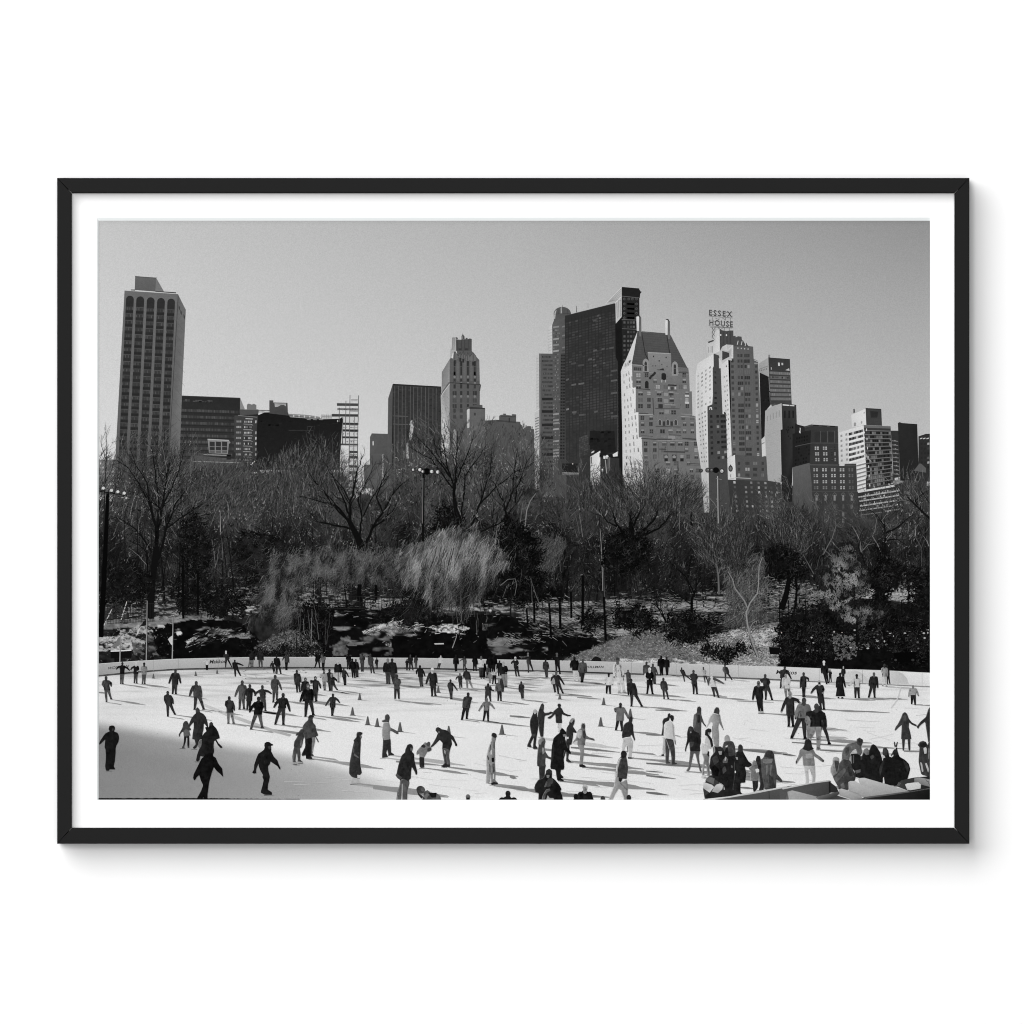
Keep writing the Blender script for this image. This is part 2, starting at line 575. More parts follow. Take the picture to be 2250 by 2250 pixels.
paint(TP(r4, 0, 1640, 100, 1590, 230, 1650, 370, 1660, 380, 1700, 200, 1740, 0, 1790), 12, 6, 9, 6, 53, jag=3)

# the ice
bb = interp(X, BB)
ice_m = Y > bb - 1
dy = Y - bb
ice = 230 + 5 * (fbm(X, Y, 200, 60, 60) - 0.5)
near = np.exp(-np.clip(dy, 0, None) / 34.0) * interp(X, [(217, 0.5), (330, 0.75), (600, 1.0), (1100, 1.0), (1300, 0.6), (1500, 0.25), (2043, 0.18)])
ice = ice - near * (34 + 90 * sstep(0.42, 0.68, fbm(X + 3 * Y, Y, 130, 5, 61)))
stz = sstep(0.60, 0.72, fbm(X + 2.5 * Y, Y, 120, 6, 62)) * np.exp(-np.clip(dy - 10, 0, None) / 40.0) * interp(X, [(217, 0), (430, 0.6), (560, 1), (1200, 1), (1320, 0.2), (2043, 0)])
ice = ice - 40 * stz
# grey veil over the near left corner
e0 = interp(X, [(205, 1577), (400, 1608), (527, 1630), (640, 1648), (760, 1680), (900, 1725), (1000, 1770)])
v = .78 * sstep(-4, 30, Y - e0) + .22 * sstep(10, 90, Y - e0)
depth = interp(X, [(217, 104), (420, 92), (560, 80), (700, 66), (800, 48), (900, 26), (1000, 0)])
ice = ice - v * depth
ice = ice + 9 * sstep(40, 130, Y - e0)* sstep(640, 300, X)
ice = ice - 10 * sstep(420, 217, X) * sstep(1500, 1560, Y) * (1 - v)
ice = ice + 5 * (fbm(X, Y, 26, 16, 63) - 0.5)
# bluish-grey wall shade that bends over the ice at the right, skate lines
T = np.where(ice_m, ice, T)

base = Ink()
ny, nx = X.shape


def build_print():
    v = np.stack([X.ravel(), Y.ravel()], 1)
    t = T.ravel()
    i = np.arange(ny * nx).reshape(ny, nx)
    q = np.stack([i[:-1, :-1], i[:-1, 1:], i[1:, 1:], i[1:, :-1]], -1).reshape(-1, 4)
    s = MM * (DIST - PRINT_D) / DIST
    co = np.stack([(v[:, 0] - 1125) * s, np.full(len(v), -PRINT_D), (1125 - v[:, 1]) * s], 1)
    me = bpy.data.meshes.new("print")
    me.vertices.add(len(co))
    me.vertices.foreach_set("co", co.astype(np.float32).ravel())
    me.loops.add(q.size)
    me.loops.foreach_set("vertex_index", q.astype(np.int32).ravel())
    me.polygons.add(len(q))
    me.polygons.foreach_set("loop_start", np.arange(0, q.size, 4, dtype=np.int32))
    me.update(calc_edges=True)
    at_ = me.attributes.new("tone", 'FLOAT_COLOR', 'POINT')
    c = lin(t)
    at_.data.foreach_set("color", np.stack([c, c, c, np.zeros_like(c)], 1).astype(np.float32).ravel())
    me.materials.append(M_INK)
    o = link(bpy.data.objects.new("print", me), pic)
    o["label"] = "black and white photograph of skaters on an ice rink"
    return o


PRINT = build_print()


# ------------------------------------------------------------------ printed skyline
def bil(Q, u, v):
    (ax, ay), (bx, by), (cx, cy), (dx, dy_) = Q            # TL, TR, BR, BL
    x = (ax * (1 - u) + bx * u) * (1 - v) + (dx * (1 - u) + cx * u) * v
    y = (ay * (1 - u) + by * u) * (1 - v) + (dy_ * (1 - u) + cy * u) * v
    return (x, y)


def patch(k, Q, u0, v0, u1, v1, tone, lv):
    k.poly([bil(Q, u0, v0), bil(Q, u1, v0), bil(Q, u1, v1), bil(Q, u0, v1)], tone, lv)


def wins(k, Q, us, vs, du, dv, tone, amp, lv, p=1.0, lit=0.0, lit_tone=170, sill=None):
    for v in vs:
        for u in us:
            if random.random() > p:
                continue
            tt = tone + amp * (random.random() * 2 - 1)
            if random.random() < lit:
                tt = lit_tone * (0.85 + 0.3 * random.random())
            patch(k, Q, u - du / 2, v - dv / 2, u + du / 2, v + dv / 2, tt, lv)
            if sill:
                patch(k, Q, u - du / 2 - .005, v + dv / 2, u + du / 2 + .005, v + dv / 2 + dv * 0.18, sill, lv)


def lsp(a, b_, n):
    return [a + (b_ - a) * (i + 0.5) / n for i in range(n)]


def mottled(k, Q, nu, nv, tone, amp, lv, g=0.0, h=0.0):
    """a facade face printed as small cells with slightly uneven tone"""
    for i in range(nu):
        for j in range(nv):
            tt = tone + amp * (random.random() * 2 - 1) + g * ((j + .5) / nv - .5) + h * ((i + .5) / nu - .5)
            patch(k, Q, i / nu, j / nv, (i + 1) / nu, (j + 1) / nv, tt, lv)


# far-left low building with windows
k = Ink()
k.poly(TP(t1, -60, 1690, 160, 1690, 160, 2000, -60, 2000), 118, 0)
wins(k, TP(t1, -60, 1690, 160, 1690, 160, 2000, -60, 2000), lsp(0, 1, 10), lsp(.05, 1, 8), .05, .05, 165, 30, 1, .8)
k.build("printed_building", PRINT)

# tall arcaded tower
k = Ink()
k.poly(TP(t1, 228, 195, 700, 226, 626, 1560, 600, 2010, 130, 2010, 145, 1700), [104, 106, 98, 86, 80, 92], 0)
k.poly(TP(t1, 700, 226, 770, 365, 735, 1120, 700, 2010, 590, 2010, 626, 1560), [98, 106, 114, 100, 90, 98], 0)
k.poly(TP(t1, 700, 226, 706, 236, 655, 1100, 605, 2010, 596, 2010, 650, 1100), 66, 1)
k.poly(TP(t1, 322, 66, 508, 82, 500, 204, 318, 190), [100, 98, 92, 94], 1)
k.poly(TP(t1, 508, 82, 578, 206, 500, 204), 116, 1)
k.poly(TP(t1, 320, 62, 330, 68, 508, 80, 512, 76, 510, 88, 322, 74), 84, 2)
k.poly(TP(t1, 285, 185, 320, 185, 320, 196, 285, 194), 80, 1)
k.poly(TP(t1, 500, 198, 684, 210, 684, 220, 500, 206), 70, 2)
tops = [(241, 310), (332, 402), (425, 494), (516, 585), (607, 674)]
bots = [(160, 225), (252, 318), (346, 412), (440, 505), (534, 598)]
for (a0, a1), (b0, b1), yt in zip(tops, bots, (240, 246, 254, 260, 266)):
    rad = (a1 - a0) / 2
    arch = [(a0 + rad - rad * math.cos(math.pi * q / 10), yt + rad - rad * math.sin(math.pi * q / 10)) for q in range(11)]
    k.poly([t1(*p) for p in arch] + TP(t1, b1, 2000, b0, 2000), 47, 2)
    nrow = 29
    for q in range(nrow):
        y = yt + 95 + q * 60.5
        u = (y - yt) / (2000 - yt)
        xa = a0 + (b0 - a0) * u
        xb = a1 + (b1 - a1) * u
        tt = 56 + random.random() * 8
        k.poly(TP(t1, xa + 1, y, xb - 1, y + 2, xb - 1, y + 33, xa + 1, y + 31), tt, 3)
        if random.random() < .75:
            k.poly(TP(t1, xa + 2, y - 1, xb - 2, y + 1, xb - 2, y + 5, xa + 2, y + 3), 66 + random.random() * 30, 4)
        for c in range(5):
            if random.random() < .75:
                w0 = xa + (xb - xa) * (c + .1 + random.random() * .2) / 5
                k.poly(TP(t1, w0, y + 8, w0 + 8, y + 8, w0 + 8, y + 30, w0, y + 30), 56 + random.random() * 30, 4)
            w0 = xa + (xb - xa) * (c + 1) / 5
            if c < 4:
                k.poly(TP(t1, w0 - 1, y + 6, w0 + 1, y + 6, w0 + 1, y + 32, w0 - 1, y + 32), 40, 5)
        if random.random() < .7:
            k.poly(TP(t1, xa + 1, y + 38, xb - 1, y + 40, xb - 1, y + 56, xa + 1, y + 54), 42, 3)
for x0, y0 in ((706, 320), (722, 362), (750, 400)):
    k.poly(TP(t1, x0, y0, x0 + 12, y0 + 22, x0 + 12, y0 + 52, x0, y0 + 32), 62, 2)
for y0 in range(430, 1700, 120):
    k.poly(TP(t1, 655, y0, 760, y0 + 130, 760, y0 + 133, 655, y0 + 3), 82, 2)
k.build("printed_tower", PRINT)

# dark slab beside it
k = Ink()
Q = TP(t1, 735, 1125, 1250, 1145, 1250, 2020, 700, 2020)
k.poly(Q, [44, 42, 58, 62], 0)
k.poly(TP(t1, 1250, 1142, 1292, 1244, 1250, 1250), 134, 1)
k.poly(TP(t1, 735, 1123, 1250, 1143, 1250, 1150, 735, 1130), 58, 1)
for i in range(9):
    v = .13 + i * .062
    for j in range(38):
        u = (j + .5) / 38
        patch(k, Q, u - .010, v, u + .010, v + .026, 60 + random.random() * 26 - 8 * (u > .8), 1)
    patch(k, Q, 0, v + .034, .96, v + .040, 40, 1)
for i in range(14):
    u = random.random() * .5
    patch(k, Q, u, .03 + random.random() * .02, u + .04, .055, 62 + random.random() * 26, 2)
k.build("printed_building", PRINT)

# balconied block
k = Ink()
k.poly(TP(t1, 1245, 1246, 1412, 1246, 1412, 1300, 1250, 1300), 78, 0)
k.poly(TP(t1, 1200, 1300, 1412, 1290, 1412, 1800, 1195, 1800), [66, 60, 60, 64], 0)
k.poly(TP(t1, 1310, 1250, 1310, 1205, 1322, 1195, 1345, 1200, 1352, 1204, 1372, 1197, 1394, 1206, 1394, 1250), 112, 1)
k.poly(TP(t1, 1412, 1250, 1449, 1250, 1449, 1254, 1412, 1254), 120, 1)
for q in range(9):
    u = 1412 + q * 5
    k.poly(TP(t1, u, 1252, u + 2, 1252, u + 2, 1276, u, 1276), 140, 1)
k.poly(TP(t1, 1232, 1296, 1400, 1312, 1400, 1318, 1232, 1302), 120, 1)
k.poly(TP(t1, 1298, 1325, 1362, 1328, 1362, 1334, 1298, 1331), 200, 2)
for q in range(8):
    y = 1342 + q * 48.5
    x = 1284 - q * 1.0
    k.poly(TP(t1, x - 2, y, x + 78, y + 4, x + 78, y + 32, x - 2, y + 28), 52, 1)
    for c in range(6):
        if random.random() < .85:
            xx = x + c * 12 + 3
            k.poly(TP(t1, xx, y + 4, xx + 8, y + 5, xx + 8, y + 22, xx, y + 21), 105 + random.random() * 85, 2)
    k.poly(TP(t1, x - 2, y + 32, x + 78, y + 38, x + 70, y + 48, x, y + 46), 74, 1)
    k.poly(TP(t1, x - 4, y + 31, x + 62, y + 33, x + 80, y + 42, x + 80, y + 45, x + 60, y + 37, x - 4, y + 35), 160, 3)
    for c in range(3):
        xx = 1218 + c * 15 - q * .8
        k.poly(TP(t1, xx, y + 2, xx + 12, y + 3, xx + 12, y + 20, xx, y + 19), 118 + random.random() * 40, 2)
    if random.random() < .9:
        k.poly(TP(t1, 1384, y + 2, 1396, y + 2, 1394, y + 26, 1383, y + 26), 110 + random.random() * 110, 2)
k.build("printed_building", PRINT)

# low roofs with a glazed penthouse, behind the first trees
k = Ink()
k.poly(TP(t1, 820, 1650, 1260, 1690, 1350, 1760, 1350, 1990, 760, 1990), 84, 0)
k.poly(TP(t1, 830, 1702, 1265, 1716, 1265, 1722, 830, 1708), 150, 1)
k.poly(TP(t1, 962, 1508, 1150, 1518, 1165, 1540, 1150, 1552, 1142, 1640, 975, 1632), 132, 1)
for c in range(3):
    x0 = 980 + c * 55
    for (ya, yb) in ((1530, 1572), (1576, 1606), (1610, 1630)):
        k.poly(TP(t1, x0, ya, x0 + 46, ya + 3, x0 + 46, yb + 3, x0, yb), 52 + (ya > 1600) * 40, 2)
k.poly(TP(t1, 962, 1506, 1150, 1516, 1152, 1524, 962, 1514), 170, 2)
k.poly(TP(t1, 1130, 1648, 1172, 1650, 1172, 1690, 1130, 1690), 40, 1)
k.poly(TP(t1, 925, 1640, 1172, 1652, 1172, 1660, 925, 1648), 140, 1)
k.poly(TP(t1, 1182, 1625, 1208, 1625, 1205, 1680, 1182, 1680), 46, 2)
k.line(TP(t1, 1345, 1736, 1392, 1694), 2.4, 2.4, 235, 3)
k.build("printed_building", PRINT)

# nearly black block with rooftop plant
k = Ink()
k.poly(TP(t2, 210, 1240, 222, 640, 240, 465, 330, 425, 395, 425, 660, 420, 690, 492, 930, 510, 1135, 522, 1395, 515, 1430, 488, 1445, 620, 1420, 740, 1390, 1240), [34, 30, 28, 27, 27, 27, 27, 27, 28, 29, 30, 32, 32, 34], 0)
k.poly(TP(t2, 398, 440, 398, 255, 455, 255, 455, 285, 655, 290, 662, 470), [70, 74, 74, 74, 78, 66], 1)
k.poly(TP(t2, 468, 296, 634, 300, 632, 340, 600, 318, 560, 322, 520, 345, 478, 350), 168, 2)
for q in range(10):
    x = 474 + q * 16
    k.poly(TP(t2, x, 296, x + 4, 296, x + 4, 325, x, 325), 80, 3)
k.poly(TP(t2, 662, 445, 780, 452, 900, 458, 1000, 470, 1135, 492, 1135, 520, 930, 508, 690, 490), 132, 1)
for q in range(6):
    x = 735 + q * 76
    k.poly(TP(t2, x, 460 + q * 5, x + 16, 461 + q * 5, x + 16, 492 + q * 5, x, 490 + q * 5), 205, 2)
k.line(TP(t2, 660, 470, 1135, 515), 1.0, 1.0, 60, 3)
for q in range(3):
    x = 930 + q * 85
    k.poly(TP(t2, x, 524, x + 55, 527, x + 55, 534, x, 531), 150, 2)
k.poly(TP(t2, 1135, 455, 1280, 462, 1280, 515, 1135, 515), 176, 1)
for q in range(5):
    k.line(TP(t2, 1140 + q * 33, 455, 1140 + q * 33, 515), .8, .8, 120, 2)
k.line(TP(t2, 1135, 486, 1395, 492), .8, .8, 110, 3)
k.line(TP(t2, 240, 395, 398, 400), 1.6, 1.6, 90, 2)
for q in range(9):
    k.line(TP(t2, 248 + q * 17, 398, 248 + q * 17, 428), .7, .7, 100, 2)
k.poly(TP(t2, 1358, 535, 1370, 535, 1370, 562, 1358, 562), 190, 2)
k.line(TP(t2, 935, 625, 1020, 630), 1.2, 1.2, 60, 2)
k.line(TP(t2, 935, 625, 935, 680), 1.2, 1.2, 52, 2)
k.line(TP(t2, 670, 680, 1020, 685), 1.4, 1.4, 52, 2)
for q in range(70):
    x = 250 + random.random() * 1100
    y = 540 + random.random() * 480
    k.rect(*t2(x, y), *t2(x + 20 + random.random() * 60, y + 8 + random.random() * 20), 24 + random.random() * 14, 1)
k.build("printed_building", PRINT)

# skeleton of a building going up
k = Ink()
k.poly(TP(t2, 1440, 490, 1660, 490, 1640, 1540, 1515, 1540, 1520, 870, 1410, 870), 196, 0)
for y, x0, th, tt in ((295, 1355, 42, 70), (365, 1360, 32, 116), (448, 1282, 40, 60), (570, 1440, 36, 56), (664, 1430, 36, 50), (764, 1425, 32, 52), (866, 1410, 30, 74), (968, 1522, 36, 60), (1040, 1522, 40, 64), (1172, 1522, 36, 56), (1256, 1520, 44, 58), (1380, 1520, 40, 70), (1470, 1520, 40, 70)):
    k.poly(TP(t2, x0, y, 1664 - (y - 300) * .016, y + 4, 1664 - (y - 300) * .016, y + th, x0, y + th - 4), tt, 1)
for q in range(26):
    x = 1400 + random.random() * 250
    y = 364 + random.random() * 26
    k.rect(*t2(x, y), *t2(x + 14, y + 10), 70 + random.random() * 60, 2)
for x, y0, y1 in ((1482, 262, 870), (1540, 180, 1500), (1600, 490, 1500), (1660, 185, 560), (1388, 360, 560), (1652, 560, 1500), (1440, 490, 870)):
    k.line(TP(t2, x, y0, x - (y1 - y0) * .014, y1), 1.5, 1.8, 96 if y0 < 300 else 84, 2)
for q in range(9):
    x = 1562 + q * 10
    k.line(TP(t2, x, 240, x, 268), .8, .8, 140, 2)
k.line(TP(t2, 1555, 242, 1660, 246), .9, .9, 140, 3)
for y in (610, 640, 400, 410, 700, 820, 910, 1020, 1100, 1210, 1300):
    k.line(TP(t2, 1535, y, 1655, y + 3), 1, 1, 120, 3)
for q in range(80):
    x = 1525 + random.random() * 115
    y = 1000 + random.random() * 520
    k.rect(*t2(x, y), *t2(x + 4 + random.random() * 16, y + 4 + random.random() * 16), 60 + random.random() * 80, 4)
for q in range(20):
    x = 1440 + random.random() * 195
    y = random.choice((540, 630, 720, 830))
    k.rect(*t2(x, y), *t2(x + 4 + random.random() * 12, y + 20), 90 + random.random() * 60, 4)
k.build("printed_building", PRINT)

# small grey block, low roofs in front of it
k = Ink()
k.poly(TP(t3, 62, 1490, 64, 1190, 84, 1150, 262, 1156, 300, 1750, 62, 1750), [92, 86, 82, 82, 78, 84], 0)
k.poly(TP(t3, 92, 1238, 104, 1236, 104, 1280, 93, 1282), 205, 1)
k.poly(TP(t3, 0, 1490, 190, 1490, 190, 1750, 0, 1750), 92, 1)
k.build("printed_building", PRINT)

# dark curtain-wall slab
k = Ink()
k.poly(TP(t3, 312, 612, 840, 642, 845, 1750, 300, 1750), [52, 54, 62, 60], 0)
k.poly(TP(t3, 312, 612, 312, 1750, 250, 1750, 262, 770), [80, 78, 86, 86], 0)
k.poly(TP(t3, 312, 610, 840, 640, 840, 652, 312, 624), 42, 1)
Q = TP(t3, 312, 626, 840, 654, 840, 1700, 306, 1700)
for q in range(16):
    for j in range(34):
        if random.random() < .7:
            patch(k, Q, (q + .1) / 16, (j + .15) / 34, (q + .9) / 16, (j + .6) / 34, 46 + random.random() * 18 + 8 * (j in (13, 17)), 1)
for x in (335, 372, 415, 455, 503, 540, 585, 622, 668, 705, 750, 785):
    k.line(TP(t3, x, 630 + (x - 312) * .055, x - 4, 1700), 1.0, 1.0, 96, 2)
for y in (960, 1048):
    k.line(TP(t3, 312, y, 480, y + 6), 1.5, 1.5, 92, 2)
k.build("printed_building", PRINT)

# stepped stone tower with a spired crown
k = Ink()
k.poly(TP(t3, 930, 345, 1000, 250, 1170, 250, 1215, 310, 1255, 352, 1260, 640, 1256, 1750, 930, 1750), [92, 88, 84, 84, 88, 88, 90, 96], 0)
k.poly(TP(t3, 930, 345, 845, 490, 846, 620, 834, 760, 842, 970, 880, 1020, 930, 1125), [150, 132, 140, 176, 186, 190, 170], 0)
for q in range(7):
    u = q / 7
    x = 852 + q * 11
    k.line(TP(t3, x, 470 - q * 18, x - 6, 640), .8, .8, 100, 2)
for q in range(34):
    u = random.random()
    x = 842 + u * 78
    y = 680 + random.random() * 330
    k.rect(*t3(x, y), *t3(x + 5, y + 12), 110 + random.random() * 45, 2)
k.line(TP(t3, 834, 740, 862, 690, 930, 596), 3.0, 3.6, 108, 2)
k.line(TP(t3, 836, 752, 864, 702, 932, 612), 1.2, 1.2, 205, 3)
# crown
k.poly(TP(t3, 936, 330, 940, 236, 956, 228, 958, 110, 972, 98, 998, 102, 1002, 250, 960, 330), 168, 1)
for x in (962, 972, 984):
    k.line(TP(t3, x, 108, x - 6, 240), 1.0, 1.0, 108, 2)
k.poly(TP(t3, 998, 102, 1018, 108, 1022, 124, 1060, 126, 1100, 128, 1108, 110, 1126, 112, 1128, 126, 1150, 116, 1172, 122, 1172, 250, 1002, 252), 76, 2)
for x in (1020, 1062, 1096, 1140):
    k.line(TP(t3, x, 126, x, 246), 1.4, 1.4, 60, 3)
k.poly(TP(t3, 1028, 225, 1058, 225, 1058, 246, 1028, 246), 56, 3)
k.poly(TP(t3, 1098, 225, 1130, 225, 1130, 246, 1098, 246), 56, 3)
k.line(TP(t3, 1004, 124, 1060, 130), 1.0, 1.0, 190, 4)
k.poly(TP(t3, 1060, 126, 1060, 90, 1070, 80, 1074, 54, 1080, 80, 1092, 92, 1096, 126), 78, 3)
k.poly(TP(t3, 1064, 122, 1068, 92, 1074, 92, 1074, 122), 130, 4)
for (xa, xb, yt, yb) in ((952, 1024, 258, 356), (1060, 1100, 252, 340), (1150, 1224, 268, 372), (1024, 1070, 262, 330), (1106, 1150, 268, 366)):
    xm = (xa + xb) / 2
    k.poly(TP(t3, xa, yb - 20, xa + 4, yt + 44, xm, yt, xb - 4, yt + 44, xb, yb - 20, xm + 10, yb, xm - 10, yb), 104, 2)
    k.line(TP(t3, xm, yt + 6, xm, yb - 8), 1.6, 1.6, 72, 3.4)
    k.line(TP(t3, xa + 3, yt + 46, xm, yt, xb - 3, yt + 46), 1.1, 1.1, 60, 3)
    k.poly(TP(t3, xm - 10, yb - 4, xm + 10, yb - 4, xm + 10, yb + 40, xm - 10, yb + 40), 50, 3)
k.poly(TP(t3, 950, 330, 962, 280, 976, 270, 968, 335), 205, 4)
k.poly(TP(t3, 996, 262, 1008, 250, 1014, 290), 190, 4)
# piers and windows
for x in (1020, 1094, 1168, 1240):
    k.poly(TP(t3, x - 14, 380, x, 350, x + 14, 380, x + 12, 580, x - 12, 580), 99, 3)
for x in (985, 1057, 1130, 1205):
    k.poly(TP(t3, x - 11, 365, x + 11, 365, x + 10, 420, x - 10, 420), 48, 4)
    k.poly(TP(t3, x - 9, 425, x + 9, 425, x + 9, 520, x - 9, 520), 60 if x in (985, 1205) else 50, 4)
    for y in (480, 556, 616, 690, 770, 832):
        if y < 520 and x in (1057, 1130):
            continue
        wide = 22 if (y > 680 and x in (985, 1205)) else 12
        k.poly(TP(t3, x - wide, y, x + wide, y, x + wide, y + 46, x - wide, y + 46), 52 + random.random() * 10 + (16 if y == 770 else 0), 4)
        if wide > 20:
            k.line(TP(t3, x, y, x, y + 46), 1, 1, 84, 5)
    for y in (535, 602, 748):
        k.ell(*t3(x, y), 2.6, 3.0, 118, 5, 8)
k.line(TP(t3, 930, 598, 1266, 622), 2.4, 2.4, 66, 5)
k.line(TP(t3, 1255, 615, 1268, 622, 1258, 690), 2, 2, 66, 5)
for y in (884, 950):
    for x in (985, 1057, 1130):
        k.poly(TP(t3, x - 16, y, x + 16, y, x + 16, y + 40, x - 16, y + 40), 70, 4)
k.build("printed_tower", PRINT)

# low blocks right of the spired tower
k = Ink()
k.poly(TP(t3, 1122, 890, 1148, 872, 1290, 872, 1318, 882, 1318, 1750, 1122, 1750), [110, 100, 94, 96, 92, 96], 0)
k.poly(TP(t3, 1118, 895, 1148, 878, 1146, 1090, 1120, 1090), [190, 200, 190, 180], 1)
k.poly(TP(t3, 1140, 875, 1160, 862, 1316, 874, 1318, 884, 1150, 884), 54, 2)
k.poly(TP(t3, 1100, 870, 1220, 838, 1288, 842, 1290, 872, 1120, 884), 84, 1)
k.poly(TP(t3, 1196, 926, 1216, 926, 1216, 956, 1196, 956), 66, 2)
k.poly(TP(t3, 1275, 990, 1296, 990, 1296, 1020, 1275, 1020), 74, 2)
k.build("printed_building", PRINT)
k = Ink()
k.poly(TP(t3, 1318, 1010, 1440, 1004, 1470, 1008, 1470, 960, 1486, 950, 1515, 945, 1515, 934, 1545, 936, 1546, 950, 1610, 956, 1612, 940, 1655, 944, 1655, 1022, 1700, 1024, 1702, 1050, 1722, 1066, 1730, 1100, 1780, 1070, 1816, 1072, 1820, 1100, 1850, 1104, 1862, 1750, 1318, 1750), 84, 0)
k.poly(TP(t3, 1440, 1002, 1655, 1022, 1655, 1040, 1440, 1020), 66, 1)
k.poly(TP(t3, 1574, 980, 1588, 980, 1588, 1030, 1574, 1030), 52, 2)
k.poly(TP(t3, 1490, 960, 1655, 966, 1655, 974, 1490, 968), 66, 2)
for q in range(30):
    x = 1500 + random.random() * 340
    y = 1060 + random.random() * 140
    k.rect(*t3(x, y), *t3(x + 12, y + 22), 60 + random.random() * 30, 2)
k.build("printed_building", PRINT)
# sunlit slivers of walls among the crowns
for P, tt in ((TP(t3, 505, 1014, 524, 1008, 528, 1060, 540, 1080, 530, 1130, 520, 1210, 500, 1222, 490, 1180, 500, 1110), 186), (TP(t3, 462, 1256, 480, 1250, 486, 1425, 460, 1425), 172), (TP(t3, 428, 1340, 440, 1340, 440, 1425, 426, 1425), 140), (TP(t3, 968, 1130, 980, 1104, 1000, 1112, 1006, 1250, 1016, 1430, 1010, 1520, 980, 1520, 964, 1300), 158), (TP(t4, 254, 1722, 290, 1700, 284, 1800, 268, 1895, 256, 1860), 196), (TP(t3, 196, 1376, 210, 1372, 212, 1640, 194, 1700), 168)):
    k = Ink()
    k.poly(P, tt, 0)
    for q in range(26):
        u, v_ = random.random(), random.random()
        xs = [p[0] for p in P]
        ys = [p[1] for p in P]
        x = min(xs) + u * (max(xs) - min(xs))
        y = min(ys) + v_ * (max(ys) - min(ys))
        k.rect(x, y, x + .8, y + 2.5, tt - 50, 1)
    k.build("printed_wall", PRINT)

# twin glass tower: stepped left half
k = Ink()
k.poly(TP(t4, 78, 716, 108, 688, 110, 1216, 112, 2000, 66, 2000, 66, 1250, 80, 1236), [184, 190, 196, 186, 170, 188, 190], 0)
Q = TP(t4, 108, 688, 240, 690, 248, 2050, 112, 2050)
k.poly(Q, [88, 90, 84, 84], 0)
for q in range(33):
    v = .016 + q * .0298
    patch(k, Q, .2 + .1 * random.random(), v, .98, v + .014, 62 + random.random() * 14, 1)
    for c in range(10):
        if random.random() < .5:
            u = .22 + c * .076
            patch(k, Q, u, v + .001, u + .06, v + .0135, 38 + random.random() * 62, 2)
for y0 in (1115, 1235, 1365, 1490, 1650):
    k.poly(TP(t4, 135, y0, 242, y0, 242, y0 + 26, 135, y0 + 26), 42, 3)
k.line(TP(t4, 120, 690, 118, 1700), 2.2, 2.2, 104, 3)
for q in range(16):
    y = 730 + q * 31
    k.line(TP(t4, 82, y + 10, 106, y), .8, .8, 160, 2)
for q in range(9):
    y = 1300 + q * 26
    k.poly(TP(t4, 70, y + 14, 105, y, 105, y + 9, 70, y + 24), 112, 2)
k.line(TP(t4, 66, 1252, 112, 1222), 1.6, 1.6, 210, 3)
k.build("printed_tower", PRINT)

# twin glass tower: domed half
k = Ink()
k.poly(TP(t4, 190, 460, 206, 424, 236, 410, 236, 690, 194, 690), [188, 196, 204, 196, 186], 0)
for q in range(8):
    k.line(TP(t4, 194, 470 + q * 28, 234, 455 + q * 28), .7, .7, 150, 1)
Q = TP(t4, 234, 414, 372, 340, 372, 1760, 250, 1760)
k.poly(TP(t4, 234, 414, 246, 380, 262, 350, 372, 330, 372, 2050, 250, 2050), [88, 90, 88, 86, 80, 80], 0)
dome = [(332 - 84 * math.cos(math.pi * q / 14), 306 - 68 * math.sin(math.pi * q / 14)) for q in range(15)]
k.poly(TP(t4, 250, 372, 248, 306) + [t4(*p) for p in dome] + TP(t4, 416, 306, 412, 330, 360, 345), 84, 1)
k.poly(TP(t4, 248, 350, 250, 310, 262, 278, 276, 268, 268, 310, 262, 358), 170, 2)
k.poly(TP(t4, 316, 246, 326, 240, 328, 300, 316, 302), 160, 2)
for a in (300, 350, 385):
    k.line(TP(t4, a, 262, a - 4, 310), .8, .8, 62, 2)
k.line(TP(t4, 335, 244, 335, 222), 1.2, .6, 100, 2)
k.line(TP(t4, 250, 308, 414, 304), 1.2, 1.2, 62, 3)
for q in range(46):
    y = 430 + q * 29
    for c in range(5):
        if random.random() < .8:
            x = 246 + c * 13
            k.poly(TP(t4, x, y, x + 9, y - 3, x + 9, y + 9, x, y + 12), (56, 70, 110)[random.randrange(3)] + random.random() * 26, 2)
    if y < 690:
        k.poly(TP(t4, 330, y - 6, 356, y - 12, 356, y + 2, 330, y + 8), 60 + random.random() * 60, 2)
    if random.random() < .25:
        k.poly(TP(t4, 243, y - 2, 300, y - 10, 300, y + 6, 243, y + 14), 128 + random.random() * 24, 3)
k.poly(TP(t4, 316, 690, 362, 684, 368, 1720, 306, 1720), 66, 2)
for q in range(34):
    y = 700 + q * 30
    for c in range(2):
        k.poly(TP(t4, 318 + c * 23 - q * .2, y, 336 + c * 23 - q * .2, y, 336 + c * 23 - q * .2, y + 15, 318 + c * 23 - q * .2, y + 15), 34 + random.random() * 12, 3)
k.poly(TP(t4, 290, 1720, 372, 1720, 372, 1860, 290, 1860), 66, 3)
k.build("printed_tower", PRINT)

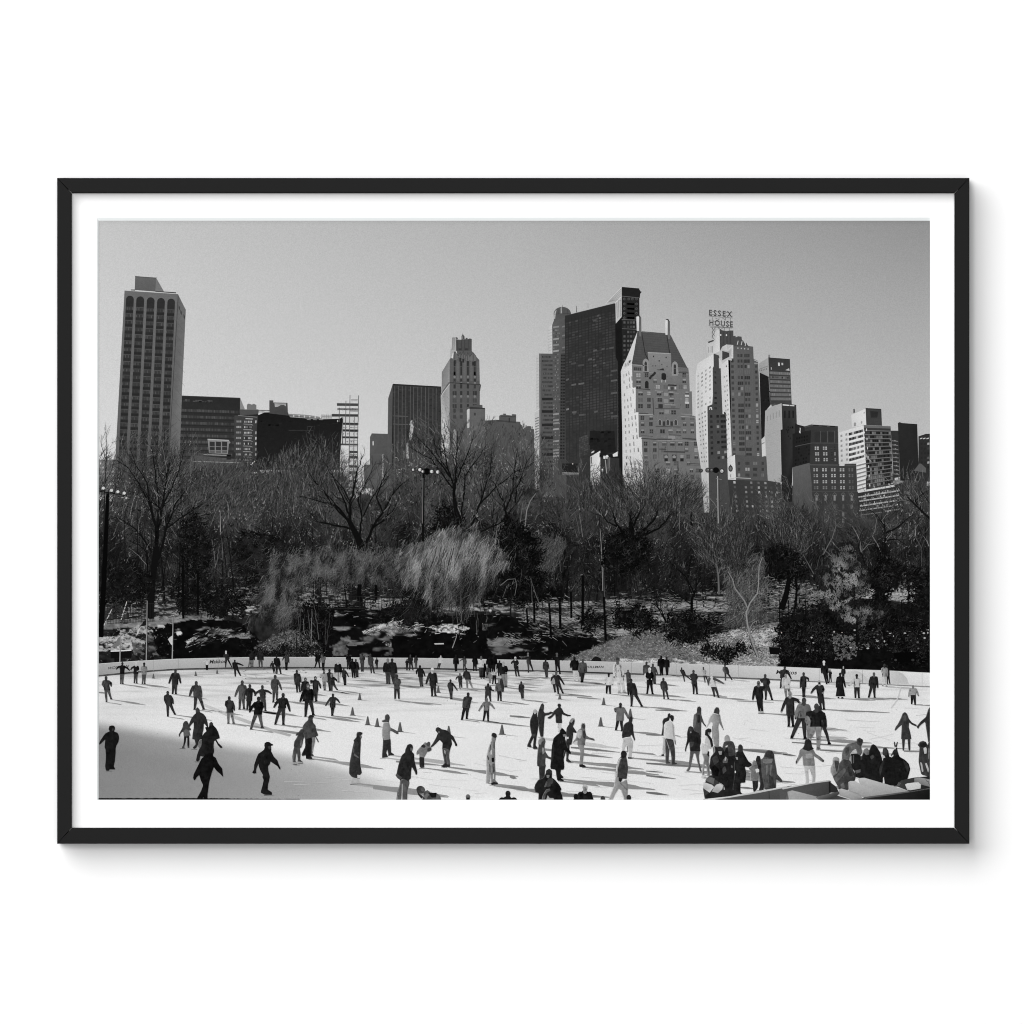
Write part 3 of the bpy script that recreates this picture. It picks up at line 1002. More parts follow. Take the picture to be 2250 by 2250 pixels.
# narrow tower with a heavy cornice (behind the glass slab)
k = Ink()
k.poly(TP(t4, 905, 45, 1075, 60, 1078, 470, 930, 1000, 905, 760), [38, 38, 44, 40, 38], 0)
k.poly(TP(t4, 905, 45, 740, 216, 838, 204, 848, 390, 905, 335), [186, 182, 176, 196, 190], 0)
for q in range(6):
    k.line(TP(t4, 760 + q * 10, 202 - q * 4, 900, 66 + q * 22), .9, .9, 148, 1)
for q in range(4):
    k.line(TP(t4, 842 + q * 16, 190 + q * -8, 846 + q * 16, 360 - q * 10), .9, .9, 126, 1)
k.line(TP(t4, 745, 214, 905, 48), 1.4, 1.4, 205, 2)
k.line(TP(t4, 838, 206, 905, 140), 1.4, 1.4, 212, 2)
k.poly(TP(t4, 905, 45, 1075, 60, 1076, 72, 1090, 92, 1100, 92, 1084, 112, 1080, 150, 905, 132), 34, 1)
k.line(TP(t4, 905, 134, 1080, 152), 1.2, 1.2, 98, 2)
for j, y in enumerate((148, 196, 242, 286, 330)):
    for i, x in enumerate((930, 972, 1008, 1048)):
        ww = 22
        if j and i in (1, 2):
            k.poly(TP(t4, 958, y + 4, 1026, y + 10, 1026, y + 26, 958, y + 20), 100, 2)
            for m in range(4):
                k.poly(TP(t4, 960 + m * 17, y + 6, 972 + m * 17, y + 7, 972 + m * 17, y + 23, 960 + m * 17, y + 22), 122, 3)
        else:
            k.ell(*t4(x, y + 14), 2.6, 3.0, 84, 2, 8)
            k.ell(*t4(x, y + 15), 1.3, 1.6, 40, 3, 6)
k.line(TP(t4, 905, 362, 1072, 366), 1.1, 1.1, 116, 3)
k.line(TP(t4, 905, 448, 1052, 456), 1.1, 1.1, 98, 3)
for y in (378, 420, 470, 512, 556, 600, 644, 690, 740, 790):
    for x in (922, 958, 986, 1012):
        if x < 1050 - max(0, y - 480) * .36 and random.random() < .9:
            k.poly(TP(t4, x, y, x + 20, y, x + 20, y + 22, x, y + 22), 52 + random.random() * 44, 2)
k.build("printed_tower", PRINT)

# big dark glass slab
k = Ink()
Q = TP(t4, 357, 325, 838, 205, 868, 1700, 370, 1760)
k.poly(TP(t4, 357, 325, 838, 205, 844, 715, 868, 768, 868, 1680, 870, 2050, 372, 2050), [48, 46, 52, 54, 44, 40, 56], 0)
k.poly(TP(t4, 838, 205, 842, 206, 848, 400, 905, 335, 912, 780, 905, 860, 916, 2050, 870, 2050, 868, 768, 844, 715), [30, 30, 26, 28, 26, 24, 22, 24, 28, 26], 0)
ncol = 15
for j in range(54):
    for i in range(ncol):
        u = (i + .5) / ncol
        v = .045 + (j + .5) / 57
        nz = float(vnoise(np.array(u * 10), np.array(v * 40), 2.2, 2.0, 7))
        if u > .52 and v > .79 and v < .96:
            continue
        if random.random() < .86:
            tt = 50 + 26 * max(0, nz - .42) + random.random() * 7
            if random.random() < .02:
                tt += 18
            patch(k, Q, u - .026, v - .0056, u + .026, v + .0050, tt, 1)
for i in range(ncol + 1):
    k.line([bil(Q, i / ncol, .02), bil(Q, i / ncol, .97)], .8, .8, 42, 2)
for (xa, ya, wd, tt) in ((420, 985, 45, 92), (488, 975, 55, 96), (370, 935, 26, 92), (628, 800, 34, 84), (580, 740, 38, 84), (418, 780, 44, 74), (482, 798, 60, 74), (630, 365, 32, 78), (668, 318, 22, 82), (425, 1250, 44, 92), (370, 1222, 26, 120), (492, 1276, 54, 82), (640, 1245, 34, 86), (800, 945, 62, 92), (800, 1065, 62, 86), (800, 850, 62, 80), (800, 1290, 64, 80), (630, 655, 34, 88), (710, 640, 30, 84), (785, 630, 44, 80)):
    k.poly(TP(t4, xa, ya, xa + wd, ya - 8, xa + wd, ya + 9, xa, ya + 17), tt, 3)
for j in range(10):
    for i in range(6):
        y = 1500 + j * 19 - i * 5
        k.poly(TP(t4, 494 + i * 15, y, 507 + i * 15, y - 4, 507 + i * 15, y + 12, 494 + i * 15, y + 15), 62 + random.random() * 22 - j, 3)
k.poly(TP(t4, 594, 1500, 600, 1436, 640, 1430, 700, 1446, 760, 1430, 836, 1440, 840, 1520, 850, 1640, 700, 1660, 630, 1650, 630, 1580, 590, 1570), 33, 3.2)
for q in range(46):
    x = 600 + 34 * random.randrange(7)
    y = 1440 + 22 * random.randrange(9)
    k.poly(TP(t4, x, y, x + 30, y - 5, x + 30, y + 15, x, y + 20), 24 + random.random() * 14, 3.4 + q * .02)
k.line(TP(t4, 357, 325, 838, 205), 1.3, 1.3, 62, 5)
k.line(TP(t4, 470, 292, 470, 228), 1.6, 1.0, 80, 5)
k.line(TP(t4, 580, 250, 580, 205), 1.0, .6, 110, 5)
k.build("printed_tower", PRINT)

# low white block and roof plant at its foot
k = Ink()
k.poly(TP(t4, 700, 1680, 880, 1640, 885, 2050, 700, 2050), 52, 0)
k.poly(TP(t4, 600, 1686, 698, 1626, 698, 1960, 606, 1960), [200, 226, 220, 200], 1)
k.poly(TP(t4, 604, 1690, 616, 1682, 616, 1750, 606, 1755), 70, 2)
k.poly(TP(t4, 612, 1640, 640, 1624, 640, 1640, 614, 1652), 205, 2)
k.poly(TP(t4, 818, 1662, 866, 1634, 866, 1680, 822, 1684), 215, 2)
k.poly(TP(t4, 690, 1650, 880, 1660, 880, 1700, 690, 1690), 30, 1)
k.line(TP(t4, 775, 1690, 775, 1820), 3.2, 3.2, 92, 2)
k.line(TP(t4, 790, 1690, 788, 1820), 1.2, 1.2, 128, 3)
k.poly(TP(t4, 712, 1802, 726, 1802, 726, 1826, 712, 1826), 210, 2)
for q in range(5):
    k.ell(*t4(735 + q * 9, 1682 + (q % 2) * 14), 1.8, 1.8, 215, 3, 7)
k.poly(TP(t4, 330, 1838, 490, 1842, 494, 1864, 332, 1860), 110, 2)
k.poly(TP(t4, 330, 1836, 490, 1840, 490, 1846, 330, 1842), 160, 3)
k.poly(TP(t4, 330, 1750, 480, 1750, 480, 1832, 330, 1832), 34, 1)
k.ell(*t4(432, 1754), 1.3, 1.3, 225, 3, 6)
k.build("printed_building", PRINT)

# steep-roofed stepped apartment tower
k = Ink()
lit = TP(t5, 72, 690, 195, 606, 205, 876, 238, 870, 238, 1150, 268, 1148, 272, 1430, 304, 1428, 316, 1700, 340, 2100, 104, 2100, 96, 1700)
k.poly(lit, [206, 220, 222, 218, 222, 222, 220, 218, 216, 206, 200, 190, 206], 0)
k.poly(TP(t5, 195, 606, 825, 650, 835, 720, 842, 915, 865, 915, 872, 1190, 905, 1190, 922, 1470, 950, 1470, 960, 1738, 990, 1750, 1010, 2100, 340, 2100, 316, 1700, 304, 1428, 272, 1430, 268, 1148, 238, 1150, 238, 870, 205, 876), 112, 0)
Q = TP(t5, 80, 700, 205, 640, 330, 1900, 100, 1900)
for j in range(17):
    for u in (.14, .36, .58, .8):
        if random.random() < .75:
            v = .03 + j * .058
            patch(k, Q, u + .02 * random.random(), v + (.0 if u < .5 else -.01), u + .085, v + .028, 135 + random.random() * 45, 1)
            if random.random() < .4:
                patch(k, Q, u + .03, v + .006, u + .06, v + .022, 84, 2)
# roof
k.poly(TP(t5, 262, 248, 588, 270, 626, 284, 815, 652, 195, 606), [80, 84, 84, 76, 74], 1)
k.poly(TP(t5, 258, 246, 199, 604, 105, 604, 130, 560), [212, 206, 196, 206], 1)
k.poly(TP(t5, 72, 690, 105, 602, 150, 570, 185, 568, 199, 604), 206, 2)
for q in range(3):
    k.poly(TP(t5, 118 + q * 20, 604 + q * -8, 128 + q * 20, 600 + q * -8, 124 + q * 20, 640 - q * 8, 114 + q * 20, 644 - q * 8), 140, 3)
k.poly(TP(t5, 158, 572, 186, 566, 176, 600, 160, 590), 84, 3)
for q in range(26):
    v_ = q / 26
    k.line(TP(t5, 262 - 60 * v_, 262 + 340 * v_, 640 + 170 * v_, 300 + 345 * v_), .5, .5, 70 + 14 * (q % 2), 2)
k.line(TP(t5, 302, 250, 345, 500, 380, 560), 2.0, 2.0, 50, 3)
k.line(TP(t5, 583, 272, 618, 490), 2.0, 2.0, 52, 3)
k.line(TP(t5, 305, 246, 590, 270), 1.0, 1.0, 66, 3)
# chimneys
for dx, dy_, sc_ in ((0, 0, 1.0), (320, 42, .92)):
    k.poly(TP(t5, 245 + dx, 82 + dy_, 276 + dx, 72 + dy_, 274 + dx, 240 + dy_, 262 + dx, 244 + dy_, 250 + dx, 240 + dy_), [212, 218, 214, 200, 204], 4)
    k.poly(TP(t5, 276 + dx, 72 + dy_, 300 + dx, 90 + dy_, 303 + dx, 300 + dy_ * .7, 280 + dx, 300 + dy_ * .7, 274 + dx, 240 + dy_), [92, 96, 104, 110, 96], 4)
    k.poly(TP(t5, 250 + dx, 72 + dy_, 268 + dx, 62 + dy_, 288 + dx, 70 + dy_, 296 + dx, 92 + dy_, 278 + dx, 80 + dy_), 62, 5)
# central gable
k.poly(TP(t5, 372, 486, 380, 474, 628, 488, 634, 520, 636, 700, 690, 740, 690, 820, 440, 812, 420, 700, 392, 690), [132, 134, 132, 130, 124, 116, 112, 116, 120, 128], 3)
k.line(TP(t5, 372, 482, 628, 494), 1.4, 1.4, 162, 4)
for x, y in ((437, 524), (578, 536), (500, 574)):
    k.ell(*t5(x, y), 1.5, 2.0, 44, 4, 7)
for x, y in ((430, 630), (460, 630), (588, 640), (530, 616)):
    k.ell(*t5(x, y), 1.6, 1.4, 80, 4, 6)
k.poly(TP(t5, 488, 676, 520, 664, 548, 656, 556, 680, 490, 680), 42, 4)
k.poly(TP(t5, 526, 720, 540, 710, 566, 712, 578, 730, 578, 790, 526, 786), 40, 4)
k.poly(TP(t5, 524, 786, 535, 780, 535, 815, 524, 815), 170, 5)
k.poly(TP(t5, 568, 786, 577, 784, 577, 815, 568, 815), 170, 5)
for (x, y) in ((350, 560), (676, 590)):
    k.poly(TP(t5, x - 34, y + 150, x - 34, y + 26, x - 24, y + 2, x, y - 12, x + 22, y + 2, x + 32, y + 26, x + 34, y + 150), 142, 4)
    k.poly(TP(t5, x - 14, y + 130, x - 14, y + 36, x, y + 18, x + 14, y + 36, x + 14, y + 130), 60, 5)
    k.line(TP(t5, x - 14, y + 66, x + 14, y + 68), 1, 1, 120, 6)
k.line(TP(t5, 197, 618, 330, 628), 2.0, 2.0, 142, 4)
k.line(TP(t5, 197, 606, 320, 616), 1.2, 1.2, 60, 5)
k.line(TP(t5, 215, 690, 460, 712), 1.6, 1.6, 140, 4)
k.poly(TP(t5, 718, 648, 822, 654, 826, 690, 716, 684), 106, 4)
for q in range(9):
    k.poly(TP(t5, 722 + q * 11, 690, 729 + q * 11, 690, 729 + q * 11, 716, 722 + q * 11, 716), 60, 5)
k.line(TP(t5, 640, 712, 832, 722), 1.6, 1.6, 140, 5)
k.line(TP(t5, 700, 688, 826, 692), 1.2, 1.2, 146, 5)
k.poly(TP(t5, 216, 644, 300, 650, 300, 684, 216, 680), 66, 4)
for q in range(3):
    k.line(TP(t5, 240 + q * 20, 646, 240 + q * 20, 682), 1, 1, 100, 5)
k.poly(TP(t5, 342, 880, 342, 815, 352, 797, 368, 797, 382, 816, 382, 884), 42, 4)
# windows of the shaded front, floor by floor
rows = [(735, [268, 360, 780]), (800, [270, 455, 780]), (865, [270, 485, 575, 740, 790]), (938, [292, 386, 500, 636, 812]), (1010, [292, 386, 508, 640, 810]), (1080, [292, 386, 516, 655, 815]), (1150, [526, 662]), (1212, [312, 410, 770, 868]), (1280, [315, 408, 785, 868]), (1362, [316, 414, 537, 628, 716, 784, 872]), (1500, [348, 450, 558, 648, 736, 808, 910]), (1572, [350, 452, 550, 808, 912]), (1645, [352, 452, 575, 668, 755, 824, 914]), (1720, [360, 600, 690, 830]), (1800, [480, 600, 690, 860, 930]), (1870, [460, 560, 690, 870, 930])]
for y, xs in rows:
    for x in xs:
        wd = 24 if 470 < x < 740 or x < 300 else 18
        if x in (268, 270, 292):
            wd = 24
        k.poly(TP(t5, x - wd - 4, y - 26, x + wd + 4, y - 25, x + wd + 4, y + 25, x - wd - 4, y + 24), 92 + random.random() * 14, 4)
        tt = random.choice((54, 58, 62, 78, 84, 96)) if random.random() > .13 else 158
        k.poly(TP(t5, x - wd, y - 22, x + wd, y - 21, x + wd, y + 21, x - wd, y + 20), tt, 5)
        if random.random() < .75:
            k.line(TP(t5, x, y - 22, x, y + 20), .8, .8, 110, 6)
        if random.random() < .5:
            k.line(TP(t5, x - wd, y, x + wd, y), .7, .7, 104, 6.5)
        if random.random() < .35:
            k.poly(TP(t5, x - wd, y - 22, x + wd, y - 21, x + wd, y - 6, x - wd, y - 6), 126 + random.random() * 24, 7)
# lighter spandrels and terraces
for (xa, ya, xb, yb, tt) in ((555, 930, 600, 968, 140), (550, 1000, 600, 1045, 134), (560, 1118, 610, 1165, 134), (600, 1410, 680, 1450, 138), (520, 1405, 580, 1430, 120)):
    k.poly(TP(t5, xa, ya, xb, ya + 4, xb, yb, xa, yb - 3), tt, 4)
for (xa, ya, xb, yb, wd, tt) in ((250, 884, 400, 896, 2.2, 50), (450, 908, 545, 914, 1.4, 150), (270, 1172, 440, 1178, 2.0, 160), (270, 1160, 380, 1164, 2.4, 60), (450, 1104, 560, 1110, 2.2, 60), (560, 1104, 730, 1110, 2.0, 66), (740, 1196, 900, 1204, 1.2, 160), (750, 1168, 870, 1176, 1.6, 138), (300, 1440, 470, 1452, 2.4, 46), (470, 1450, 640, 1450, 3.2, 52), (760, 1440, 920, 1452, 3.4, 56), (300, 1410, 430, 1418, 1.6, 62), (610, 1400, 745, 1406, 1.8, 52), (500, 1560, 580, 1566, 2.6, 58), (550, 1588, 790, 1594, 3.6, 52), (460, 1306, 740, 1314, 2.4, 62), (835, 1720, 960, 1728, 2.2, 62), (840, 1738, 960, 1744, 2.4, 84), (480, 672, 556, 680, 1.6, 60), (600, 840, 700, 846, 2.2, 46), (600, 905, 700, 910, 1.4, 60), (600, 930, 720, 936, 1.0, 150), (470, 985, 560, 990, 1.0, 146), (560, 1060, 690, 1068, 1.2, 150), (470, 1460, 930, 1474, 1.2, 150)):
    k.line(TP(t5, xa, ya, xb, yb), wd * .85, wd * .85, tt + 16 if tt < 100 else tt, 7.3)
for x in (508, 597, 686):
    k.poly(TP(t5, x - 16, 1290, x - 16, 1245, x, 1228, x + 16, 1245, x + 16, 1290), 66, 6)
    k.line(TP(t5, x - 19, 1290, x - 19, 1245, x, 1225, x + 19, 1245, x + 19, 1290), 1.2, 1.2, 150, 7.6)
for x in (555, 640):
    k.poly(TP(t5, x - 14, 1300, x - 14, 1250, x + 14, 1250, x + 14, 1300), 60, 6)
for x in (578, 668, 755):
    k.poly(TP(t5, x - 22, 1700, x - 22, 1640, x, 1622, x + 22, 1640, x + 22, 1700), 92, 6.2)
    k.poly(TP(t5, x - 18, 1660, x - 18, 1640, x, 1628, x + 18, 1640, x + 18, 1660), 140, 7.8)
    k.poly(TP(t5, x - 18, 1664, x + 18, 1664, x + 18, 1696, x - 18, 1696), 44, 7.8)
k.poly(TP(t5, 598, 850, 692, 852, 692, 905, 598, 902), 108, 7)
k.poly(TP(t5, 598, 848, 692, 850, 692, 858, 598, 856), 40, 8)
k.poly(TP(t5, 600, 862, 618, 862, 618, 892, 600, 892), 176, 8)
k.poly(TP(t5, 672, 862, 690, 862, 690, 892, 672, 892), 176, 8)
k.poly(TP(t5, 630, 865, 662, 866, 662, 898, 630, 898), 70, 8)
for (x, y) in ((810, 962), (810, 1040)):
    k.poly(TP(t5, x - 22, y - 10, x + 24, y - 8, x + 24, y + 14, x - 22, y + 12), 190, 8)
for q in range(44):
    x = 420 + random.random() * 330
    y = 740 + random.random() * 800
    k.rect(*t5(x, y), *t5(x + 6 + random.random() * 14, y + 6 + random.random() * 16), random.choice((84, 92, 98, 122, 126)), 3.5 + q * .003)
for (x, y) in ((415, 745), (435, 730), (450, 712), (400, 765)):
    k.ell(*t5(x, y), 3.0, 3.4, 48, 8.2, 7)
for q in range(5):
    k.line(TP(t5, 395 + q * 96, 1480, 400 + q * 98, 1700), 1.0, 1.0, 94, 4)
k.line(TP(t5, 430, 990, 440, 1180), 2.2, 2.2, 74, 8)
k.build("printed_tower", PRINT)

# stepped hotel tower that carries the roof sign
k = Ink()
k.poly(TP(t6, 80, 700, 96, 598, 248, 500, 250, 620, 240, 640, 242, 890, 236, 980, 190, 1000, 200, 1560, 210, 2000, 160, 2000, 125, 1540, 86, 1310, 80, 1060), [214, 206, 214, 220, 220, 222, 220, 216, 210, 180, 170, 196, 206, 214], 0)
k.poly(TP(t6, 248, 500, 300, 520, 316, 640, 332, 1040, 370, 1050, 382, 1480, 384, 1700, 430, 2000, 210, 2000, 200, 1560, 190, 1000, 236, 980, 242, 890, 240, 640, 250, 620), 72, 0)
k.poly(TP(t6, 330, 590, 386, 545, 404, 560, 420, 1452, 378, 1486, 366, 1060, 332, 1040, 316, 640, 300, 640, 298, 540), [206, 214, 220, 222, 212, 206, 206, 206, 200, 206], 1)
k.poly(TP(t6, 386, 545, 430, 548, 430, 420, 480, 412, 590, 432, 622, 436, 626, 550, 668, 572, 684, 900, 706, 1472, 420, 1472), [94, 96, 90, 90, 90, 90, 92, 94, 94, 92, 98], 1)
# upper stages
k.poly(TP(t6, 176, 545, 180, 405, 255, 365, 255, 292, 305, 272, 308, 480, 250, 505), [180, 190, 190, 196, 204, 214, 206], 2)
k.poly(TP(t6, 305, 272, 330, 282, 372, 290, 400, 284, 435, 284, 436, 420, 370, 416, 330, 436, 308, 480), 72, 2)
k.poly(TP(t6, 330, 440, 372, 414, 374, 470, 434, 420, 434, 546, 398, 540, 396, 490, 330, 474), [190, 206, 200, 212, 214, 190, 150, 180], 3)
k.poly(TP(t6, 330, 476, 394, 494, 398, 530, 330, 565), 64, 3)
k.poly(TP(t6, 330, 575, 380, 545, 420, 548, 420, 568, 380, 560, 332, 600), 190, 4)
for x in (222, 236, 200):
    k.poly(TP(t6, x, 440 - (x - 200) * .3, x + 6, 438 - (x - 200) * .3, x + 6, 490, x, 496), 140, 3)
k.poly(TP(t6, 195, 390, 240, 374, 252, 376, 252, 384, 200, 404), 66, 3)
for x, y in ((316, 326), (370, 328)):
    k.ell(*t6(x, y), 1.6, 2.2, 214, 4, 7)
for q in range(8):
    k.line(TP(t6, 312 + q * 16, 296, 312 + q * 16, 412), 1.0, 1.0, 60 + 22 * (q % 2), 3)
k.poly(TP(t6, 435, 336, 455, 334, 458, 348, 480, 338, 512, 342, 516, 372, 530, 384, 546, 412, 554, 390, 566, 416, 578, 434, 590, 440, 435, 430), 76, 3)
for x, y in ((478, 392), (515, 396), (552, 405)):
    k.poly(TP(t6, x - 10, y + 26, x - 2, y - 10, x + 6, y - 12, x - 2, y + 26), 190, 4)
for q in range(4):
    k.ell(*t6(478 + q * 32, 450 + q * 3), 1.3, 1.6, 190, 4, 6)
# scaffold of the sign
for x0, y0, x1, y1 in ((235, 250, 235, 360), (262, 250, 262, 300), (300, 252, 300, 275), (350, 255, 350, 288), (235, 260, 262, 300), (262, 260, 235, 300), (235, 300, 262, 340), (262, 300, 235, 340), (235, 340, 258, 372), (215, 252, 425, 262), (290, 258, 330, 285), (345, 255, 300, 282), (400, 262, 400, 284), (240, 160, 240, 182), (300, 162, 300, 184), (360, 164, 360, 190), (410, 166, 410, 196), (262, 165, 300, 182), (330, 165, 362, 185)):
    k.line(TP(t6, x0, y0, x1, y1), .9, .9, 92, 4)
# windows of the sunlit faces
Q = TP(t6, 86, 700, 236, 590, 236, 980, 84, 1040)
wins(k, Q, (.12, .36, .6, .86), lsp(.02, .98, 9), .09, .05, 150, 30, 3, .85)
Q = TP(t6, 90, 1060, 188, 1010, 200, 1560, 128, 1560)
wins(k, Q, (.2, .5, .78), lsp(.02, .96, 12), .12, .03, 130, 34, 3, .85)
Q = TP(t6, 320, 600, 398, 570, 416, 1440, 372, 1470)
wins(k, Q, (.3, .62), lsp(.02, .96, 18), .16, .02, 142, 34, 3, .8)
# recess windows
Q = TP(t6, 196, 1060, 360, 1060, 376, 1500, 205, 1520)
wins(k, Q, (.18, .55, .78, .93), lsp(.02, 1, 9), .14, .055, 44, 10, 3, .9, .12, 150)
Q = TP(t6, 250, 640, 300, 660, 330, 1050, 242, 1050)
wins(k, Q, (.3,), lsp(.02, .98, 8), .3, .05, 46, 8, 3, .9)
k.poly(TP(t6, 208, 1032, 212, 1008, 232, 1008, 236, 1032, 228, 1032, 226, 1016, 216, 1018, 214, 1032), 220, 4)
k.poly(TP(t6, 332, 1046, 344, 1044, 346, 1072, 334, 1072), 216, 4)
# front windows
for j in range(19):
    y = 505 + j * 52
    for x, wd in ((424, 12), (497, 26), (562, 26), (648, 11)):
        x = x + (y - 505) * .022
        if y < 560 and x > 620 or y < 530 and x < 460:
            continue
        if wd > 20:
            pair = random.random() < .4
            tt = random.choice((50, 54, 60, 66, 96, 102)) if random.random() > .06 else 135
            if pair:
                for d in (-14, 14):
                    k.poly(TP(t6, x + d - 10, y, x + d + 10, y, x + d + 10, y + 30, x + d - 10, y + 30), random.choice((56, 62, 70, 74, 130)), 3)
            else:
                k.poly(TP(t6, x - wd, y, x + wd, y, x + wd, y + 32, x - wd, y + 32), tt, 3)
                k.line(TP(t6, x - 8, y, x - 8, y + 32), .8, .8, 84, 4)
                k.line(TP(t6, x + 9, y, x + 9, y + 32), .8, .8, 84, 4)
        else:
            k.poly(TP(t6, x - wd, y, x + wd, y, x + wd, y + 28, x - wd, y + 28), random.choice((56, 60, 70, 74, 120, 160)) if x > 600 else random.choice((56, 62, 70, 120)), 3)
            k.line(TP(t6, x - wd, y + 14, x + wd, y + 14), .8, .8, 62, 4)
k.line(TP(t6, 532, 560, 552, 1470), 1.2, 1.2, 72, 5)
k.line(TP(t6, 456, 560, 476, 1470), .8, .8, 98, 5)
k.line(TP(t6, 610, 560, 630, 1470), .8, .8, 98, 5)
k.line(TP(t6, 628, 560, 668, 580), 1.4, 1.4, 180, 5)
k.poly(TP(t6, 632, 588, 664, 590, 664, 600, 632, 598), 150, 5)
# base blocks
k.poly(TP(t6, 450, 1458, 750, 1470, 762, 1702, 460, 1694), 84, 5)
k.poly(TP(t6, 378, 1492, 450, 1456, 460, 1692, 384, 1692), [206, 218, 214, 200], 5)
k.line(TP(t6, 384, 1690, 460, 1672, 600, 1680), 1.6, 1.6, 170, 7)
for y in (1536, 1592, 1646):
    for x, wd in ((488, 11), (568, 20), (640, 20), (712, 11)):
        k.poly(TP(t6, x - wd, y - 14, x + wd, y - 13, x + wd, y + 16, x - wd, y + 15), random.choice((60, 66, 110, 150)), 6)
        k.line(TP(t6, x, y - 14, x, y + 15), .8, .8, 64, 7)
k.ell(*t6(409, 1586), 5.0, 7.2, 62, 7, 10)
k.ell(*t6(409, 1586), 2.6, 4.2, 108, 8, 8)
k.poly(TP(t6, 400, 1560, 409, 1546, 418, 1560), 62, 8.5)
k.poly(TP(t6, 407, 1642, 414, 1640, 414, 1668, 407, 1668), 110, 7)
Q = TP(t6, 384, 1692, 880, 1704, 892, 2060, 420, 2060)
k.poly(Q, [58, 64, 58, 50], 6)
wins(k, Q, (.12, .33, .44, .58, .71, .82, .93), lsp(.0, .98, 8), .04, .058, 96, 34, 7.5, .85, .10, 160)
k.build("printed_tower", PRINT)

# roof sign lettering
def text_ink(body, x, y, height, width, tone, skew=0.0, slope=0.0, bold=0.0, space=1.0):
    """letters as printed shapes: baseline starts at (x, y), photo pixels"""
    cu = bpy.data.curves.new("letters", 'FONT')
    cu.body = body
    cu.size = 1.0
    cu.offset = bold
    cu.space_character = space
    cu.resolution_u = 3
    ob = bpy.data.objects.new("letters", cu)
    scene.collection.objects.link(ob)
    bpy.context.view_layer.update()
    me = bpy.data.meshes.new_from_object(ob.evaluated_get(bpy.context.evaluated_depsgraph_get()))
    P = np.array([v.co[:2] for v in me.vertices])
    F = [tuple(p.vertices) for p in me.polygons]
    bpy.data.objects.remove(ob)
    bpy.data.curves.remove(cu)
    mn, mxx = P.min(0), P.max(0)
    sx = width / (mxx[0] - mn[0])
    cap_h = [p for p in P]
    sy = height / (mxx[1] - mn[1])
    out = []
    for px, py in P:
        u = (px - mn[0]) * sx
        w_ = (py - mn[1]) * sy
        out.append((x + u + w_ * skew, y - w_ + u * slope))
    bpy.data.meshes.remove(me)
    return out, F


def add_text(k, body, *a, tone=60, lv=0, **kw):
    P, F = text_ink(body, *a, tone, **kw)
    for f in F:
        k.poly([P[i] for i in f], tone, lv)


k = Ink()
add_text(k, "ESSEX", 1558.2, 693.5, 13.2, 50.5, tone=60, slope=.075, bold=.012, space=1.35)
add_text(k, "HOUSE", 1558.8, 715.0, 13.2, 51.5, tone=60, slope=.085, bold=.012, space=1.22)
for y in (683.6, 690.5, 705, 711.5):
    k.line([(1557.5, y), (1610, y + 4.2)], .8, .8, 84, 1)
k.line([(1557, 694.6), (1610, 698.8)], .9, .9, 84, 1)
k.line([(1557, 715.8), (1611, 720.4)], .9, .9, 84, 1)
k.build("printed_sign", PRINT)

# banded office tower behind
k = Ink()
Q = TP(t6, 765, 540, 968, 556, 986, 985, 782, 985)
k.poly(Q, [56, 58, 70, 64], 0)
k.poly(TP(t6, 676, 595, 765, 540, 768, 722, 682, 682), [158, 166, 158, 150], 0)
k.poly(TP(t6, 682, 680, 768, 720, 782, 990, 735, 1050, 730, 1280, 700, 1310, 690, 1000), 33, 0)
k.poly(TP(t6, 765, 512, 782, 512, 782, 542, 765, 540), 130, 0)
for q in range(7):
    v = .29 + q * .092
    patch(k, Q, .03, v, .985, v + .06, 108, 1)
    for c in range(22):
        if random.random() < .5:
            patch(k, Q, .04 + c * .043, v + .006, .04 + c * .043 + .03, v + .054, 96 + random.random() * 34, 2)
        patch(k, Q, .03 + c * .043, v, .034 + c * .043, v + .06, 84, 3)
for q in range(26):
    u = .04 + random.random() * .9
    patch(k, Q, u, .39, u + .02, .43, 36 + random.random() * 20, 3)
patch(k, Q, .44, .09, .52, .16, 205, 2)
patch(k, Q, .60, .09, .68, .14, 180, 2)
k.poly(TP(t6, 925, 658, 960, 640, 966, 664), 190, 2)
patch(k, Q, .1, .2, .13, .25, 190, 2)
for q in range(5):
    k.line(TP(t6, 684 + q * 16, 656 - q * 4, 684 + q * 16, 670 - q * 4), 1.6, 1.6, 100, 1)
k.line(TP(t6, 678, 650, 765, 618), 1.2, 1.2, 120, 2)
k.line(TP(t6, 765, 540, 968, 556), 1, 1, 40, 4)
for q in range(40):
    x = 690 + random.random() * 80
    y = 720 + random.random() * 330
    k.rect(*t6(x, y), *t6(x + 14, y + 6), 26 + random.random() * 18, 1)
k.build("printed_tower", PRINT)

# blank-sided block with a lit flank
k = Ink()
k.poly(TP(t6, 735, 1042, 800, 1000, 890, 970, 898, 1215, 876, 1222, 890, 1880, 884, 1720, 760, 1700, 735, 1290), [168, 166, 172, 170, 168, 172, 168, 164, 166], 0)
k.poly(TP(t6, 702, 1345, 730, 1325, 740, 1465, 706, 1475), 206, 0)
k.poly(TP(t6, 702, 1350, 728, 1335, 728, 1345, 702, 1360), 130, 1)
k.poly(TP(t6, 890, 970, 1028, 985, 1034, 1180, 1080, 1190, 1080, 1560, 990, 1580, 990, 1900, 895, 1900, 880, 1222, 898, 1216), [58, 60, 58, 44, 40, 36, 34, 34, 36, 40], 0)
k.poly(TP(t6, 790, 995, 820, 972, 835, 975, 835, 986, 800, 1000), 84, 1)
k.line(TP(t6, 900, 985, 960, 990), 2.4, 2.4, 215, 1)
k.line(TP(t6, 965, 990, 1010, 994), 2.4, 2.4, 200, 1)
